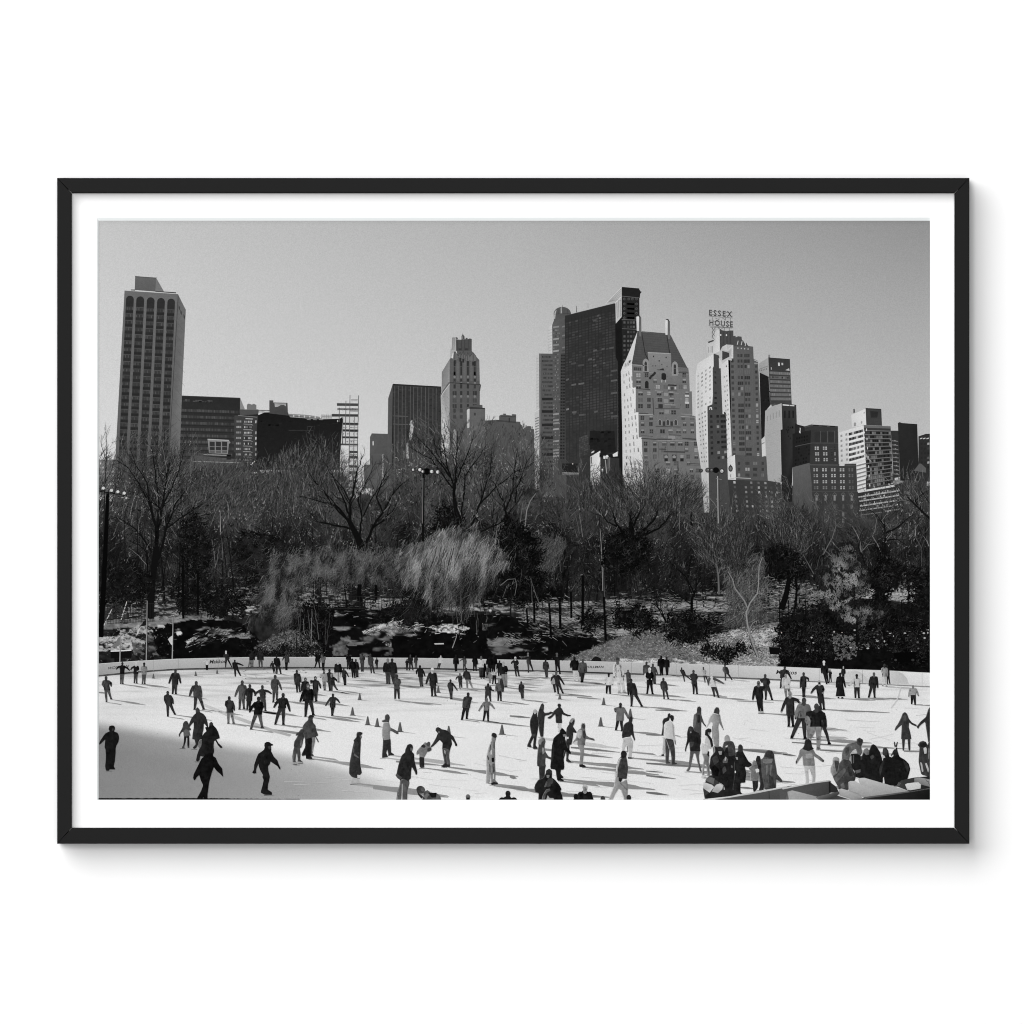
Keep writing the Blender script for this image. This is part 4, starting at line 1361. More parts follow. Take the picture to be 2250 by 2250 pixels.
for q in range(5):
    k.poly(TP(t6, 752 + q * 28, 1092 - q * 14, 758 + q * 28, 1089 - q * 14, 758 + q * 28, 1140 - q * 11, 752 + q * 28, 1143 - q * 11), 132, 1)
for x in (920, 962, 1000):
    k.poly(TP(t6, x - 8, 1040, x + 8, 1040, x + 8, 1110, x - 8, 1110), 34, 1)
k.line(TP(t6, 735, 1285, 876, 1222), .8, .8, 156, 1)
k.line(TP(t6, 742, 1462, 880, 1420), .8, .8, 156, 1)
k.line(TP(t6, 898, 1216, 1060, 1200), 1.2, 1.2, 44, 1)
for q in range(12):
    k.ell(*t6(930 + random.random() * 80, 1190 + random.random() * 110), 1.6, 1.8, 30, 1, 6)
k.build("printed_building", PRINT)

# corniced block with paired lit windows
k = Ink()
k.poly(TP(t7, 440, 352, 470, 368, 540, 386, 560, 384, 620, 366, 910, 384, 914, 430, 924, 830, 600, 840, 420, 850), [40, 40, 44, 50, 60, 62, 60, 58, 56, 36], 0)
k.poly(TP(t7, 410, 470, 615, 430, 602, 800, 412, 850), [34, 38, 40, 34], 1)
k.poly(TP(t7, 540, 388, 620, 366, 912, 384, 914, 400, 620, 384, 545, 404), 72, 1)
k.poly(TP(t7, 545, 404, 620, 384, 914, 400, 914, 430, 620, 428, 548, 440), 56, 2)
for q in range(3):
    k.poly(TP(t7, 640 + q * 92, 372 + q * 5, 700 + q * 92, 375 + q * 5, 700 + q * 92, 386 + q * 5, 640 + q * 92, 383 + q * 5), 36, 2)
for q, x in enumerate((660, 735, 815)):
    k.poly(TP(t7, x - 8, 450, x + 58, 448, x + 56, 560, x - 6, 560), 50, 2)
    k.line(TP(t7, x + 62, 440, x + 62, 580), 1.6, 1.6, 82, 3)
k.line(TP(t7, 440, 610, 620, 572, 916, 574), 1.6, 1.6, 78, 3)
for j, y in enumerate((612, 674, 738)):
    for i, x in enumerate((657, 683, 747, 775, 833, 868)):
        x += j * 4
        tt = 178 if i < 4 else (70 if j < 1 or i == 4 else 140)
        k.poly(TP(t7, x, y, x + 17, y, x + 17, y + 36, x, y + 36), tt - random.random() * 26, 3)
        k.line(TP(t7, x, y + 18, x + 17, y + 18), 1, 1, 80, 4)
k.poly(TP(t7, 490, 402, 500, 405, 498, 440, 500, 465, 486, 460, 482, 445, 492, 430), 205, 3)
Q = TP(t7, 440, 470, 615, 432, 602, 790, 420, 830)
wins(k, Q, lsp(.05, 1, 6), lsp(.1, 1, 8), .09, .06, 30, 8, 2, .8)
k.build("printed_building", PRINT)
k = Ink()
k.poly(TP(t7, 408, 842, 598, 792, 622, 1010, 640, 1400, 430, 1400), [92, 94, 84, 70, 74], 0)
k.poly(TP(t7, 598, 792, 640, 812, 1115, 800, 1132, 1110, 1150, 1500, 640, 1500, 622, 1010), [62, 64, 62, 62, 54, 52, 62], 0)
k.line(TP(t7, 600, 812, 1115, 820), 2.4, 2.4, 80, 1)
for j, y in enumerate((852, 916, 984, 1050)):
    for i, x in enumerate((642, 672, 740, 771, 838, 868, 934, 966, 1031, 1064)):
        x += j * 2
        tt = (150 if i == 0 else 180) - (70 if i > 7 else 0) - (50 if j == 3 and i < 6 else 0)
        k.poly(TP(t7, x, y, x + 18, y, x + 18, y + 34, x, y + 34), tt - random.random() * 30, 1)
        k.line(TP(t7, x, y + 17, x + 18, y + 17), 1, 1, 74, 2)
for i, x in enumerate((660, 760, 860, 955, 1050)):
    k.poly(TP(t7, x, 1200, x, 1150, x + 16, 1130, x + 34, 1150, x + 34, 1215, x, 1215), 62, 1)
    k.poly(TP(t7, x + 6, 1200, x + 6, 1152, x + 16, 1145, x + 28, 1152, x + 28, 1210, x + 6, 1210), 128, 2)
    k.line(TP(t7, x - 4, 1160, x - 2, 1138, x + 16, 1122, x + 36, 1138, x + 38, 1160), 1.2, 1.2, 100, 3)
    for y in (1255, 1340, 1410):
        k.poly(TP(t7, x + 4, y, x + 30, y, x + 30, y + 44, x + 4, y + 44), 60 + random.random() * 60, 1)
k.line(TP(t7, 622, 1108, 1134, 1108), 1.2, 1.2, 76, 1)
k.build("printed_building", PRINT)

# balconied white apartment tower
k = Ink()
k.poly(TP(t7, 925, 455, 1200, 373, 1200, 500, 1216, 700, 1226, 1100, 1130, 1115, 1118, 800, 990, 800, 985, 826, 930, 826), [210, 222, 222, 216, 210, 196, 206, 200, 196, 196], 0)
Q = TP(t7, 1200, 373, 1497, 388, 1526, 1010, 1240, 1068)
k.poly(Q, [58, 60, 50, 52], 0)
k.poly(TP(t7, 1060, 262, 1222, 190, 1228, 372, 1070, 400), [212, 220, 222, 206], 0)
k.poly(TP(t7, 1220, 184, 1394, 195, 1402, 380, 1228, 372), [62, 60, 66, 62], 0)
k.poly(TP(t7, 1270, 215, 1360, 225, 1350, 290, 1280, 290), 46, 1)
k.poly(TP(t7, 1220, 184, 1394, 194, 1394, 202, 1220, 194), 40, 2)
k.poly(TP(t7, 1084, 236, 1086, 208, 1084, 196, 1098, 192, 1102, 236), 56, 1)
k.poly(TP(t7, 1192, 240, 1210, 232, 1210, 244), 60, 1)
k.poly(TP(t7, 1090, 350, 1105, 340, 1115, 352, 1112, 385, 1090, 388), 150, 1)
k.poly(TP(t7, 1168, 332, 1184, 328, 1184, 355, 1168, 360), 160, 1)
k.poly(TP(t7, 1200, 373, 1497, 386, 1500, 412, 1202, 402), 104, 1)
for j in range(14):
    v = .085 + j * .066
    k.line([bil(Q, -.01, v), bil(Q, 1.0, v)], 1.9, 1.7, 112, 3)
    k.line([bil(Q, 0.02, v + .008), bil(Q, 1.0, v + .008)], 1.0, 1.0, 38, 2)
    for c in range(12):
        u = .06 + c * .078
        r = random.random()
        tt = 30 if r < .34 else (62 if r < .6 else 100 + random.random() * 20)
        if c in (8, 9, 10):
            tt = 28 + random.random() * 8
        patch(k, Q, u, v + .016, u + .066, v + .058, tt, 2)
        if random.random() < .4:
            patch(k, Q, u + .03, v + .016, u + .036, v + .058, 84, 3.5)
for j in range(7):
    k.ell(*t7(1230 + j * 6, 425 + j * 102), 1.0, 3.2, 215, 4, 7)
    patch(k, Q, .95, .1 + j * .12, .99, .13 + j * .12, 128, 4)
# balconies of the lit face
for j in range(6):
    y = 420 + j * 57
    k.poly(TP(t7, 1032 + j * 2, y + 42, 1190 + j * 3, y + 0, 1192 + j * 3, y + 28, 1034 + j * 2, y + 72), 96, 1)
    for c in range(4):
        x = 1034 + c * 38 + random.random() * 8
        k.poly(TP(t7, x, y + 40 - c * 9, x + 18, y + 36 - c * 9, x + 18, y + 64 - c * 9, x, y + 69 - c * 9), random.choice((44, 60, 140, 190)), 2)
    k.poly(TP(t7, 1030 + j * 2, y + 74, 1210, y + 24, 1212, y + 44, 1030 + j * 2, y + 92), 226, 3)
for j in range(7):
    y = 772 + j * 44
    k.poly(TP(t7, 1118 + j * 2, y + 44, 1222, y + 18, 1222, y + 36, 1120 + j * 2, y + 62), 126, 1)
    k.poly(TP(t7, 1118 + j * 2, y + 30, 1222, y + 4, 1222, y + 20, 1118 + j * 2, y + 46), 222, 3)
Q2 = TP(t7, 930, 470, 1030, 440, 1040, 780, 935, 800)
for j in range(6):
    for u in (.1, .65):
        patch(k, Q2, u, .05 + j * .165, u + .22, .13 + j * .165, 164, 1)
        patch(k, Q2, u + .04, .06 + j * .165, u + .18, .11 + j * .165, 140, 2)
k.line(TP(t7, 1215, 690, 1245, 740, 1285, 780), 4.2, 1.0, 150, 5)
k.build("printed_tower", PRINT)

# planted terraces below it
k = Ink()
k.poly(TP(t7, 1130, 1110, 1540, 1036, 1640, 1000, 1640, 1420, 1140, 1420), 50, 0)
for (x0, y0, x1, y1, wd, tt) in ((1136, 1115, 1542, 1046, 4.0, 205), (1140, 1172, 1600, 1098, 3.2, 168), (1150, 1218, 1590, 1152, 2.8, 176), (1160, 1272, 1570, 1208, 3.0, 180), (1150, 1322, 1560, 1262, 2.6, 160), (1440, 1330, 1600, 1304, 3.0, 168), (1160, 1370, 1400, 1340, 2.0, 120)):
    k.line(TP(t7, x0, y0, x1, y1), wd, wd, tt, 1)
for q in range(170):
    u = random.random()
    b_ = random.choice(((1140, 1165, 1600, 1090), (1150, 1205, 1600, 1140), (1160, 1262, 1580, 1195), (1150, 1310, 1570, 1250)))
    x, y = b_[0] + (b_[2] - b_[0]) * u, b_[1] + (b_[3] - b_[1]) * u
    k.rect(*t7(x, y - 8 - random.random() * 14), *t7(x + 8, y), random.choice((40, 60, 90, 150, 190)), 2 + q * .003)
k.ell(*t7(1570, 1254), 1.6, 1.8, 230, 3, 7)
k.ell(*t7(1162, 1266), 1.4, 1.6, 225, 3, 7)
k.poly(TP(t7, 1525, 992, 1640, 956, 1640, 1006, 1540, 1038), [120, 176, 172, 130], 3)
k.poly(TP(t7, 1640, 1010, 1900, 960, 1900, 1300, 1640, 1300), 62, 0)
for y in (1105, 1160, 1220):
    k.poly(TP(t7, 1650, y, 1710, y - 8, 1710, y + 26, 1650, y + 32), 110, 1)
k.build("printed_building", PRINT)

# dark blocks at the right edge
k = Ink()
k.poly(TP(t7, 1500, 435, 1582, 436, 1600, 950, 1530, 960), 52, 0)
for j in range(9):
    y = 540 + j * 46
    k.line(TP(t7, 1512 + j * 3, y + 6, 1578 + j * 2, y + 14), 2.0, 2.0, 118, 1)
    k.ell(*t7(1545 + j * 3, y + 4), 1.6, 1.0, 150, 2, 6)
k.build("printed_building", PRINT)
k = Ink()
k.poly(TP(t7, 1578, 350, 1600, 340, 1620, 350, 1792, 362, 1812, 990, 1604, 990), [44, 44, 44, 40, 38, 36], 0)
k.build("printed_building", PRINT)
k = Ink()
k.poly(TP(t7, 1806, 498, 1890, 470, 2000, 470, 2000, 1000, 1806, 1000), 48, 0)
for x in (1836, 1870, 1908, 1950):
    k.poly(TP(t7, x - 13, 520, x + 13, 512, x + 13, 524, x - 13, 530), 200, 1)
for j in range(6):
    for x in (1842, 1880, 1916, 1955):
        k.poly(TP(t7, x - 12, 570 + j * 52, x + 12, 566 + j * 52, x + 12, 590 + j * 52, x - 12, 594 + j * 52), random.choice((40, 60, 86, 150)) if x > 1890 else 42, 1)
k.poly(TP(t7, 1755, 880, 1815, 800, 1835, 800, 1890, 850, 1890, 900), 92, 2)
k.build("printed_building", PRINT)


# ------------------------------------------------------------------ printed woodland and trees
def strokes(k, n, P, len_rng, w_rng, ang, spread, tone, lv0=0.0, lvs=5.0, dens=None, taper=.35, jit=9.0):
    """many short tapered strokes inside polygon P; ang in degrees (0 = right, 90 = up)"""
    xs = [p[0] for p in P]
    ys = [p[1] for p in P]
    got = []
    tot = 0
    for _ in range(60):
        m = max(4 * n, 2000)
        x = rs.uniform(min(xs) - 2 * jit, max(xs) + 2 * jit, m)
        y = rs.uniform(min(ys) - 2 * jit, max(ys) + 2 * jit, m)
        jx = x + rs.normal(0, jit * .55, m) + jit * 3.2 * (fbm(x, y, 26, 26, 44) - .5)
        jy = y + rs.normal(0, jit * .55, m) + jit * 3.2 * (fbm(x, y, 26, 26, 47) - .5)
        ok = inpoly(jx, jy, P)
        if dens is not None:
            ok &= rs.rand(m) < dens(x, y)
        got.append(np.stack([x[ok], y[ok]], 1))
        tot += ok.sum()
        if tot >= n:
            break
    p = np.concatenate(got)[:n]
    n = len(p)
    if n == 0:
        return
    x, y = p[:, 0], p[:, 1]
    a = ang(x, y) if callable(ang) else np.full(n, float(ang))
    a = np.radians(a + rs.normal(0, 1, n) * spread)
    L_ = rs.uniform(len_rng[0], len_rng[1], n)
    w = rs.uniform(w_rng[0], w_rng[1], n) / 2
    dx, dy_ = np.cos(a), -np.sin(a)
    nx_, ny_ = -dy_, dx
    x2, y2 = x + dx * L_, y + dy_ * L_
    V4 = np.stack([np.stack([x + nx_ * w, y + ny_ * w], 1), np.stack([x - nx_ * w, y - ny_ * w], 1),
                   np.stack([x2 - nx_ * w * taper, y2 - ny_ * w * taper], 1), np.stack([x2 + nx_ * w * taper, y2 + ny_ * w * taper], 1)], 1)
    t = tone(x, y, n) if callable(tone) else np.full(n, float(tone))
    k.bulk(V4, np.clip(t, 6, 240), lv0 + rs.rand(n) * lvs)


def mix(*parts):
    """random tone chooser: (weight, low, high) triples"""
    w = np.array([p[0] for p in parts], float)
    w /= w.sum()

    def f(x, y, n):
        c = rs.choice(len(parts), n, p=w)
        lo = np.array([p[1] for p in parts])[c]
        hi = np.array([p[2] for p in parts])[c]
        return lo + (hi - lo) * rs.rand(n)
    return f


def limb(k, pts, w0, w1, tone, depth=2, twigs=1.0, lv=6.0, tlen=46, lit=0.12, spread=34, up=0.35, fine=(28, 62)):
    """a branch with side branches; pts from the trunk outwards"""
    # subdivide with slight wobble
    Q = []
    for a, b_ in zip(pts[:-1], pts[1:]):
        L_ = math.hypot(b_[0] - a[0], b_[1] - a[1])
        m = max(2, int(L_ / 9))
        for q in range(m):
            u = q / m
            Q.append((a[0] + (b_[0] - a[0]) * u + random.gauss(0, .7), a[1] + (b_[1] - a[1]) * u + random.gauss(0, .7)))
    Q.append(pts[-1])
    k.line(Q, w0, w1, tone, lv + random.random() * 1.5)
    if lit and random.random() < lit * 1.6 and 1.2 < w0 < 3.0:
        off = [(p[0] - w0 * .22, p[1] - .2) for p in Q[len(Q) // 4:]]
        k.line(off, .8, .5, random.uniform(90, 150), lv + 2)
    if depth <= 0:
        return
    total = sum(math.hypot(b_[0] - a[0], b_[1] - a[1]) for a, b_ in zip(Q[:-1], Q[1:]))
    nb = max(1, int(total / 8.5 * twigs))
    for q in range(nb):
        u = .25 + .75 * (q + random.random()) / nb
        i = min(int(u * (len(Q) - 1)), len(Q) - 2)
        a, b_ = Q[i], Q[i + 1]
        th = math.degrees(math.atan2(-(b_[1] - a[1]), b_[0] - a[0]))
        th2 = th + random.choice((-1, 1)) * random.uniform(16, spread + 14)
        th2 = th2 + (90 - th2) * up * random.random() if -30 < th2 < 210 else th2
        ll = tlen * random.uniform(.45, 1.15) * (.6 if depth == 1 else 1)
        ww = max(.6, (w0 + (w1 - w0) * u) * random.uniform(.38, .6))
        mid = math.radians(th2 + random.gauss(0, 9))
        e1 = (a[0] + math.cos(mid) * ll * .5, a[1] - math.sin(mid) * ll * .5)
        end = math.radians(th2 + (90 - th2) * .25 + random.gauss(0, 12))
        e2 = (e1[0] + math.cos(end) * ll * .5, e1[1] - math.sin(end) * ll * .5)
        tt = tone + random.uniform(-6, 12) if random.random() > lit * .6 else random.uniform(70, 120)
        if depth == 1:
            tt = random.uniform(*fine) if random.random() > lit else random.uniform(90, 150)
        limb(k, [a, e1, e2], ww, max(.4, ww * .4), tt, depth - 1, twigs, lv, tlen * .62, lit, spread, up, fine)


CTOP = [(205, 1000), (240, 985), (280, 955), (320, 945), (380, 950), (430, 985), (470, 1015), (520, 1022), (560, 1008), (600, 995), (640, 978), (680, 962), (710, 968), (740, 990), (770, 1000), (790, 1025), (820, 1025), (850, 1010), (880, 975), (915, 930), (950, 915), (1000, 925), (1050, 928), (1100, 935), (1150, 950), (1175, 965), (1200, 985), (1230, 1015), (1270, 1030), (1310, 1035), (1345, 1030), (1375, 1035), (1400, 1022), (1440, 1024), (1480, 1040), (1520, 1052), (1545, 1078), (1580, 1098), (1620, 1110), (1650, 1112), (1690, 1078), (1740, 1062), (1790, 1085), (1840, 1120), (1880, 1110), (1920, 1095), (1950, 1060), (1985, 1032), (2060, 1025)]


def wood_dens(x, y):
    c = interp(x, CTOP) - 8 + 34 * (vnoise(x, y * 0, 26, 9, 9) - .5)
    d = y - c
    return .20 * sstep(-6, 22, d) + .8 * sstep(18, 110, d)


def wood_tone(x, y, n):
    b_ = 61 + 16 * sstep(110, 20, y - interp(x, CTOP)) + 66 * (fbm(x, y, 30, 34, 21) - .5) - 26 * sstep(1100, 1230, y) + rs.normal(0, 10, n)
    lit = rs.rand(n) < .07 * sstep(1270, 1060, y) + .008
    return np.where(lit, 84 + 50 * rs.rand(n), b_)


def wood_ang(x, y):
    return 90 + 110 * (vnoise(x, y, 46, 120, 12) - .5)


k = Ink()
band = [(205, 900), (2056, 900), (2056, 1300), (205, 1300)]
strokes(k, 56000, band, (8, 24), (.55, 1.2), wood_ang, 24, wood_tone, 0, 8, dens=wood_dens)
strokes(k, 3800, band, (2, 6), (.7, 1.4), wood_ang, 40, lambda x, y, n: 80 + 105 * rs.rand(n) ** 2, 8, 3, dens=lambda x, y: wood_dens(x, y) * (.12 + .88 * sstep(1260, 1060, y)) * sstep(.40, .62, fbm(x, y, 40, 30, 29)))
strokes(k, 12000, [(205, 1020), (2056, 1020), (2056, 1330), (205, 1330)], (3, 8), (.8, 2.0), 60, 50, lambda x, y, n: np.clip(26 + 90 * (fbm(x, y, 16, 14, 23) - .4) + rs.normal(0, 14, n), 8, 150), 8, 3, dens=lambda x, y: sstep(50, 130, y - interp(x, CTOP)))
# trunks and stems low in the wood
for q in range(130):
    x = rs.uniform(215, 2045)
    y = rs.uniform(1270, 1345)
    h_ = rs.uniform(50, 170)
    lean = rs.normal(0, 10)
    k.line([(x, y), (x + lean * .4, y - h_ * .5), (x + lean, y - h_)], rs.uniform(1.8, 4.5), .8, rs.uniform(10, 30), 9 + rs.rand() * 3)
for q in range(60):
    x = rs.uniform(215, 2045)
    y = rs.uniform(1120, 1250)
    h_ = rs.uniform(18, 60)
    lean = rs.normal(0, 16)
    k.line([(x, y), (x + lean * .4, y - h_ * .5), (x + lean, y - h_)], rs.uniform(1.0, 1.8), .6, rs.uniform(80, 150), 9 + rs.rand() * 3)
o = k.build("printed_woodland", PRINT)
o["kind"] = "stuff"


def tree(name, trunk, w0, w1, limbs, tone=20, **kw):
    k = Ink()
    k.line(trunk, w0, w1, tone, 8)
    for pts, wa, wb in limbs:
        limb(k, pts, wa, wb, tone, **kw)
    return k.build(name, PRINT)


# trampled snow, fallen leaves and thin shade lines on the ground
k = Ink()
snow_mix = mix((5, 24, 56), (4, 70, 110), (2, 130, 175))
strokes(k, 1500, [(217, 1295), (600, 1285), (640, 1340), (420, 1362), (217, 1365)], (3, 12), (.6, 1.5), 4, 12, mix((7, 14, 40), (2, 50, 90), (1, 130, 190)), 0, 3)
strokes(k, 700, [(640, 1275), (1150, 1315), (1160, 1350), (900, 1355), (640, 1350)], (3, 14), (.6, 1.4), 2, 9, snow_mix, 0, 3)
strokes(k, 1400, [(1100, 1322), (1340, 1322), (1340, 1400), (1180, 1392)], (4, 18), (.6, 1.4), -14, 10, snow_mix, 0, 3)
strokes(k, 1500, [(1330, 1315), (1620, 1300), (1640, 1375), (1480, 1390), (1330, 1380)], (4, 16), (.6, 1.4), 3, 9, snow_mix, 0, 3)
strokes(k, 2400, [(1225, 1452), (1300, 1424), (1390, 1390), (1470, 1392), (1540, 1430), (1620, 1460), (1400, 1464)], (1.5, 4), (.7, 1.6), 10, 40, mix((3, 60, 90), (3, 100, 140), (1, 150, 190)), 0, 3, jit=4)
strokes(k, 2600, [(1480, 1410), (1640, 1378), (1716, 1368), (1708, 1462), (1560, 1458)], (1.5, 6), (.7, 1.7), 14, 34, mix((3, 44, 84), (3, 110, 160), (2, 180, 222)), 0, 3, jit=5)
strokes(k, 1500, [(1650, 1280), (1800, 1282), (1800, 1350), (1710, 1370), (1650, 1385)], (3, 12), (.6, 1.3), 2, 10, mix((4, 22, 60), (3, 80, 130), (2, 140, 190)), 0, 3)
strokes(k, 300, [(217, 1384), (330, 1376), (390, 1385), (380, 1445), (217, 1456)], (1.5, 6), (.7, 1.7), 12, 36, mix((5, 14, 44), (2, 70, 110), (1, 150, 200)), 0, 3, jit=5)
strokes(k, 1500, [(556, 1446), (575, 1412), (620, 1388), (690, 1388), (706, 1444)], (1.5, 4), (.8, 1.7), 16, 34, mix((4, 26, 60), (4, 90, 140), (1, 150, 180)), 0, 3, jit=5)
strokes(k, 166, [(690, 1350), (900, 1345), (1200, 1390), (1290, 1420), (1225, 1448), (700, 1445)], (1.5, 6), (.6, 1.4), 20, 40, mix((9, 10, 30), (2, 40, 80), (1, 120, 190)), 0, 3, jit=5)
strokes(k, 500, [(1720, 1385), (2043, 1370), (2043, 1440), (1730, 1440)], (1.5, 6), (.8, 2.0), 10, 60, mix((9, 8, 28), (2, 40, 80), (1, 110, 180)), 0, 3, jit=5)
o = k.build("printed_ground", PRINT)
o["kind"] = "stuff"

# far-left tall tree
tree("printed_tree", TP(r1, 425, 1550, 440, 1250, 465, 1100, 480, 950), 17, 13, [
    (TP(r1, 480, 1000, 490, 830, 520, 650, 560, 420, 590, 250), 8, 1.6),
    (TP(r1, 480, 960, 470, 760, 420, 580, 330, 420, 250, 300, 150, 230), 6, 1.2),
    (TP(r1, 475, 900, 500, 700, 490, 520, 470, 330, 440, 120), 6, 1.2),
    (TP(r1, 500, 1050, 560, 800, 640, 600, 740, 460, 820, 340), 6, 1.0),
    (TP(r1, 440, 1000, 380, 900, 300, 800, 180, 720, 100, 700), 4.5, 1.0),
    (TP(r1, 480, 820, 430, 650, 400, 420, 300, 250, 260, 130), 4, 1.0),
    (TP(r1, 560, 800, 700, 700, 860, 600, 1000, 480), 3, .8),
    (TP(r1, 520, 640, 600, 480, 660, 330, 720, 120), 3.4, .8),
    (TP(r1, 560, 420, 560, 250, 520, 60), 2.4, .7),
    (TP(r1, 410, 1330, 400, 1000, 340, 940, 250, 900), 5, 1.2),
], tone=17, twigs=.85, tlen=52, lit=.06)
# slim saplings at the left edge
tree("printed_tree", TP(r1, 40, 900, 50, 500, 62, 200), 3.4, 1.2, [
    (TP(r1, 50, 500, 20, 380, 0, 330), 1.6, .6), (TP(r1, 55, 420, 110, 300, 140, 180), 1.8, .6), (TP(r1, 60, 300, 66, 120, 60, -60), 1.6, .5), (TP(r1, 62, 230, 30, 120, 20, 20), 1.2, .5), (TP(r1, 100, 620, 150, 420, 220, 300), 2.4, .6)], tone=34, depth=1, twigs=.9, tlen=34, lit=.03, fine=(50, 100))
# light twiggy shrubs right of it
k = Ink()
strokes(k, 2880, [(400, 1075), (440, 1030), (500, 1020), (560, 1012), (590, 1040), (600, 1090), (520, 1120), (420, 1110)], (6, 16), (.5, 1.05), lambda x, y: 80 + 60 * (vnoise(x, y, 30, 40, 3) - .5), 26, mix((6, 44, 82), (4, 26, 44), (1, 90, 140)), 0, 5)
k.build("printed_tree", PRINT)
# pale feathery crown over the black block
k = Ink()
strokes(k, 3360, [(560, 1080), (610, 1010), (660, 985), (700, 950), (740, 950), (750, 1010), (760, 1080), (700, 1120), (600, 1120)], (8, 24), (.5, 1.05), lambda x, y: 82 + 50 * (vnoise(x, y, 24, 60, 5) - .5), 16, mix((6, 48, 86), (4, 30, 48), (1, 92, 140)), 0, 5, dens=lambda x, y: .15 + .85 * sstep(960, 1050, y))
k.build("printed_tree", PRINT)

# broad elm left of the lamp mast
tree("printed_tree", TP(r2, 880, 985, 880, 930, 850, 860, 810, 790, 785, 735), 17, 10, [
    (TP(r2, 785, 740, 800, 560, 830, 440, 850, 330, 900, 200), 6.5, 1.0),
    (TP(r2, 785, 740, 700, 640, 560, 480, 480, 380, 440, 330), 6.0, 1.0),
    (TP(r2, 760, 720, 640, 600, 500, 560, 370, 530), 4.6, 1.0),
    (TP(r2, 790, 800, 660, 770, 520, 740, 430, 640), 4.6, 1.0),
    (TP(r2, 780, 680, 740, 560, 680, 430, 640, 340), 4.4, .9),
    (TP(r2, 800, 600, 740, 470, 620, 330, 560, 220), 3.6, .8),
    (TP(r2, 930, 920, 980, 790, 1070, 660, 1120, 560, 1200, 450, 1290, 380), 6.5, 1.0),
    (TP(r2, 980, 800, 1060, 740, 1160, 640, 1200, 540), 4.2, 1.0),
    (TP(r2, 870, 880, 890, 700, 860, 560, 930, 400, 1010, 240), 4.4, .8),
    (TP(r2, 1060, 660, 1010, 540, 1060, 400, 1140, 280), 3.6, .8),
    (TP(r2, 900, 700, 980, 540, 1060, 420, 1100, 300), 3.2, .7),
    (TP(r2, 640, 600, 560, 470, 400, 380, 350, 350), 2.8, .8),
], tone=16, twigs=.7, tlen=44, lit=.07, fine=(26, 70))

# twin elms behind the bright willow
tree("printed_tree", TP(r3, 470, 880, 470, 780, 445, 700, 430, 600), 13, 8, [
    (TP(r3, 430, 640, 420, 480, 370, 330, 350, 200, 330, 90), 5.2, .9),
    (TP(r3, 430, 600, 440, 440, 450, 260, 460, 60), 5, .9),
    (TP(r3, 420, 520, 330, 400, 250, 290, 120, 220, 60, 180), 3.6, .8),
    (TP(r3, 400, 430, 300, 300, 200, 170, 110, 80), 3.2, .7),
    (TP(r3, 440, 480, 500, 330, 560, 180, 600, 60), 3.4, .7),
    (TP(r3, 480, 800, 500, 620, 520, 420, 640, 250, 700, 160), 4.2, .8),
    (TP(r3, 380, 380, 290, 240, 250, 60), 2.6, .6),
], tone=18, twigs=.75, tlen=50, lit=.12, fine=(30, 78))
tree("printed_tree", TP(r3, 555, 910, 570, 830, 590, 760), 7.5, 5.5, [
    (TP(r3, 590, 760, 640, 640, 680, 500, 720, 380, 730, 220), 4.2, .9),
    (TP(r3, 585, 740, 660, 820, 620, 860), 4, 1.6),
    (TP(r3, 560, 900, 680, 850, 800, 800, 930, 640, 1000, 520), 3.8, .8),
    (TP(r3, 640, 640, 760, 520, 900, 400, 1060, 330), 3.4, .8),
    (TP(r3, 860, 780, 820, 620, 760, 500, 720, 430), 4.6, 1.0),
    (TP(r3, 840, 700, 900, 540, 910, 380, 940, 200), 4.2, .9),
    (TP(r3, 920, 640, 930, 520, 1000, 340, 1080, 200), 3.2, .7),
    (TP(r3, 740, 860, 740, 700, 750, 620), 3.0, 1.2),
], tone=18, twigs=.75, tlen=46, lit=.16, fine=(32, 84))
# a pale leaning bough
k = Ink()
k.line(TP(r3, 985, 930, 1000, 800, 1010, 700, 1040, 620, 1085, 560), 2.8, 1.2, 128, 8)
k.build("printed_branch", PRINT)
k = Ink()
strokes(k, 700, TP(r3, 1090, 980, 1160, 960, 1300, 980, 1260, 1180, 1160, 1200, 1080, 1120), (9, 24), (.7, 1.2), lambda x, y: 70 + .5 * (x - 1215), 16, mix((4, 46, 80), (1, 84, 110)), 0, 4)
k.build("printed_tree", PRINT)

# dark elms before the right-hand towers
tree("printed_tree", TP(r4, 620, 1060, 640, 860, 650, 720, 640, 640), 15, 9, [
    (TP(r4, 640, 720, 640, 560, 610, 400, 590, 330), 6, 1.0),
    (TP(r4, 650, 720, 720, 560, 740, 420, 760, 300), 5.6, 1.0),
    (TP(r4, 600, 780, 520, 660, 470, 520, 380, 400, 320, 330), 5.4, .9),
    (TP(r4, 700, 760, 830, 640, 900, 480, 960, 380), 5.4, .9),
    (TP(r4, 760, 760, 880, 700, 1000, 560, 1080, 440), 4.6, .8),
    (TP(r4, 560, 700, 440, 640, 340, 500, 240, 420), 3.8, .8),
    (TP(r4, 640, 600, 560, 430, 480, 330, 440, 250), 3.6, .7),
    (TP(r4, 720, 560, 820, 430, 860, 300, 900, 230), 3.6, .7),
    (TP(r4, 1160, 720, 1150, 560, 1170, 400, 1200, 330), 3.2, .7),
], tone=15, twigs=.85, tlen=44, lit=.07, fine=(24, 78))
k = Ink()
strokes(k, 4160, [(1270, 1075), (1310, 1048), (1345, 1035), (1380, 1040), (1405, 1022), (1450, 1026), (1500, 1048), (1540, 1075), (1540, 1120), (1400, 1130), (1280, 1120)], (8, 22), (.5, 1.05), lambda x, y: 90 - .22 * (x - 1395) + 50 * (vnoise(x, y, 20, 50, 6) - .5), 18, mix((6, 42, 82), (5, 24, 42), (1, 88, 140)), 0, 5, dens=lambda x, y: .12 + .88 * sstep(1035, 1100, y))
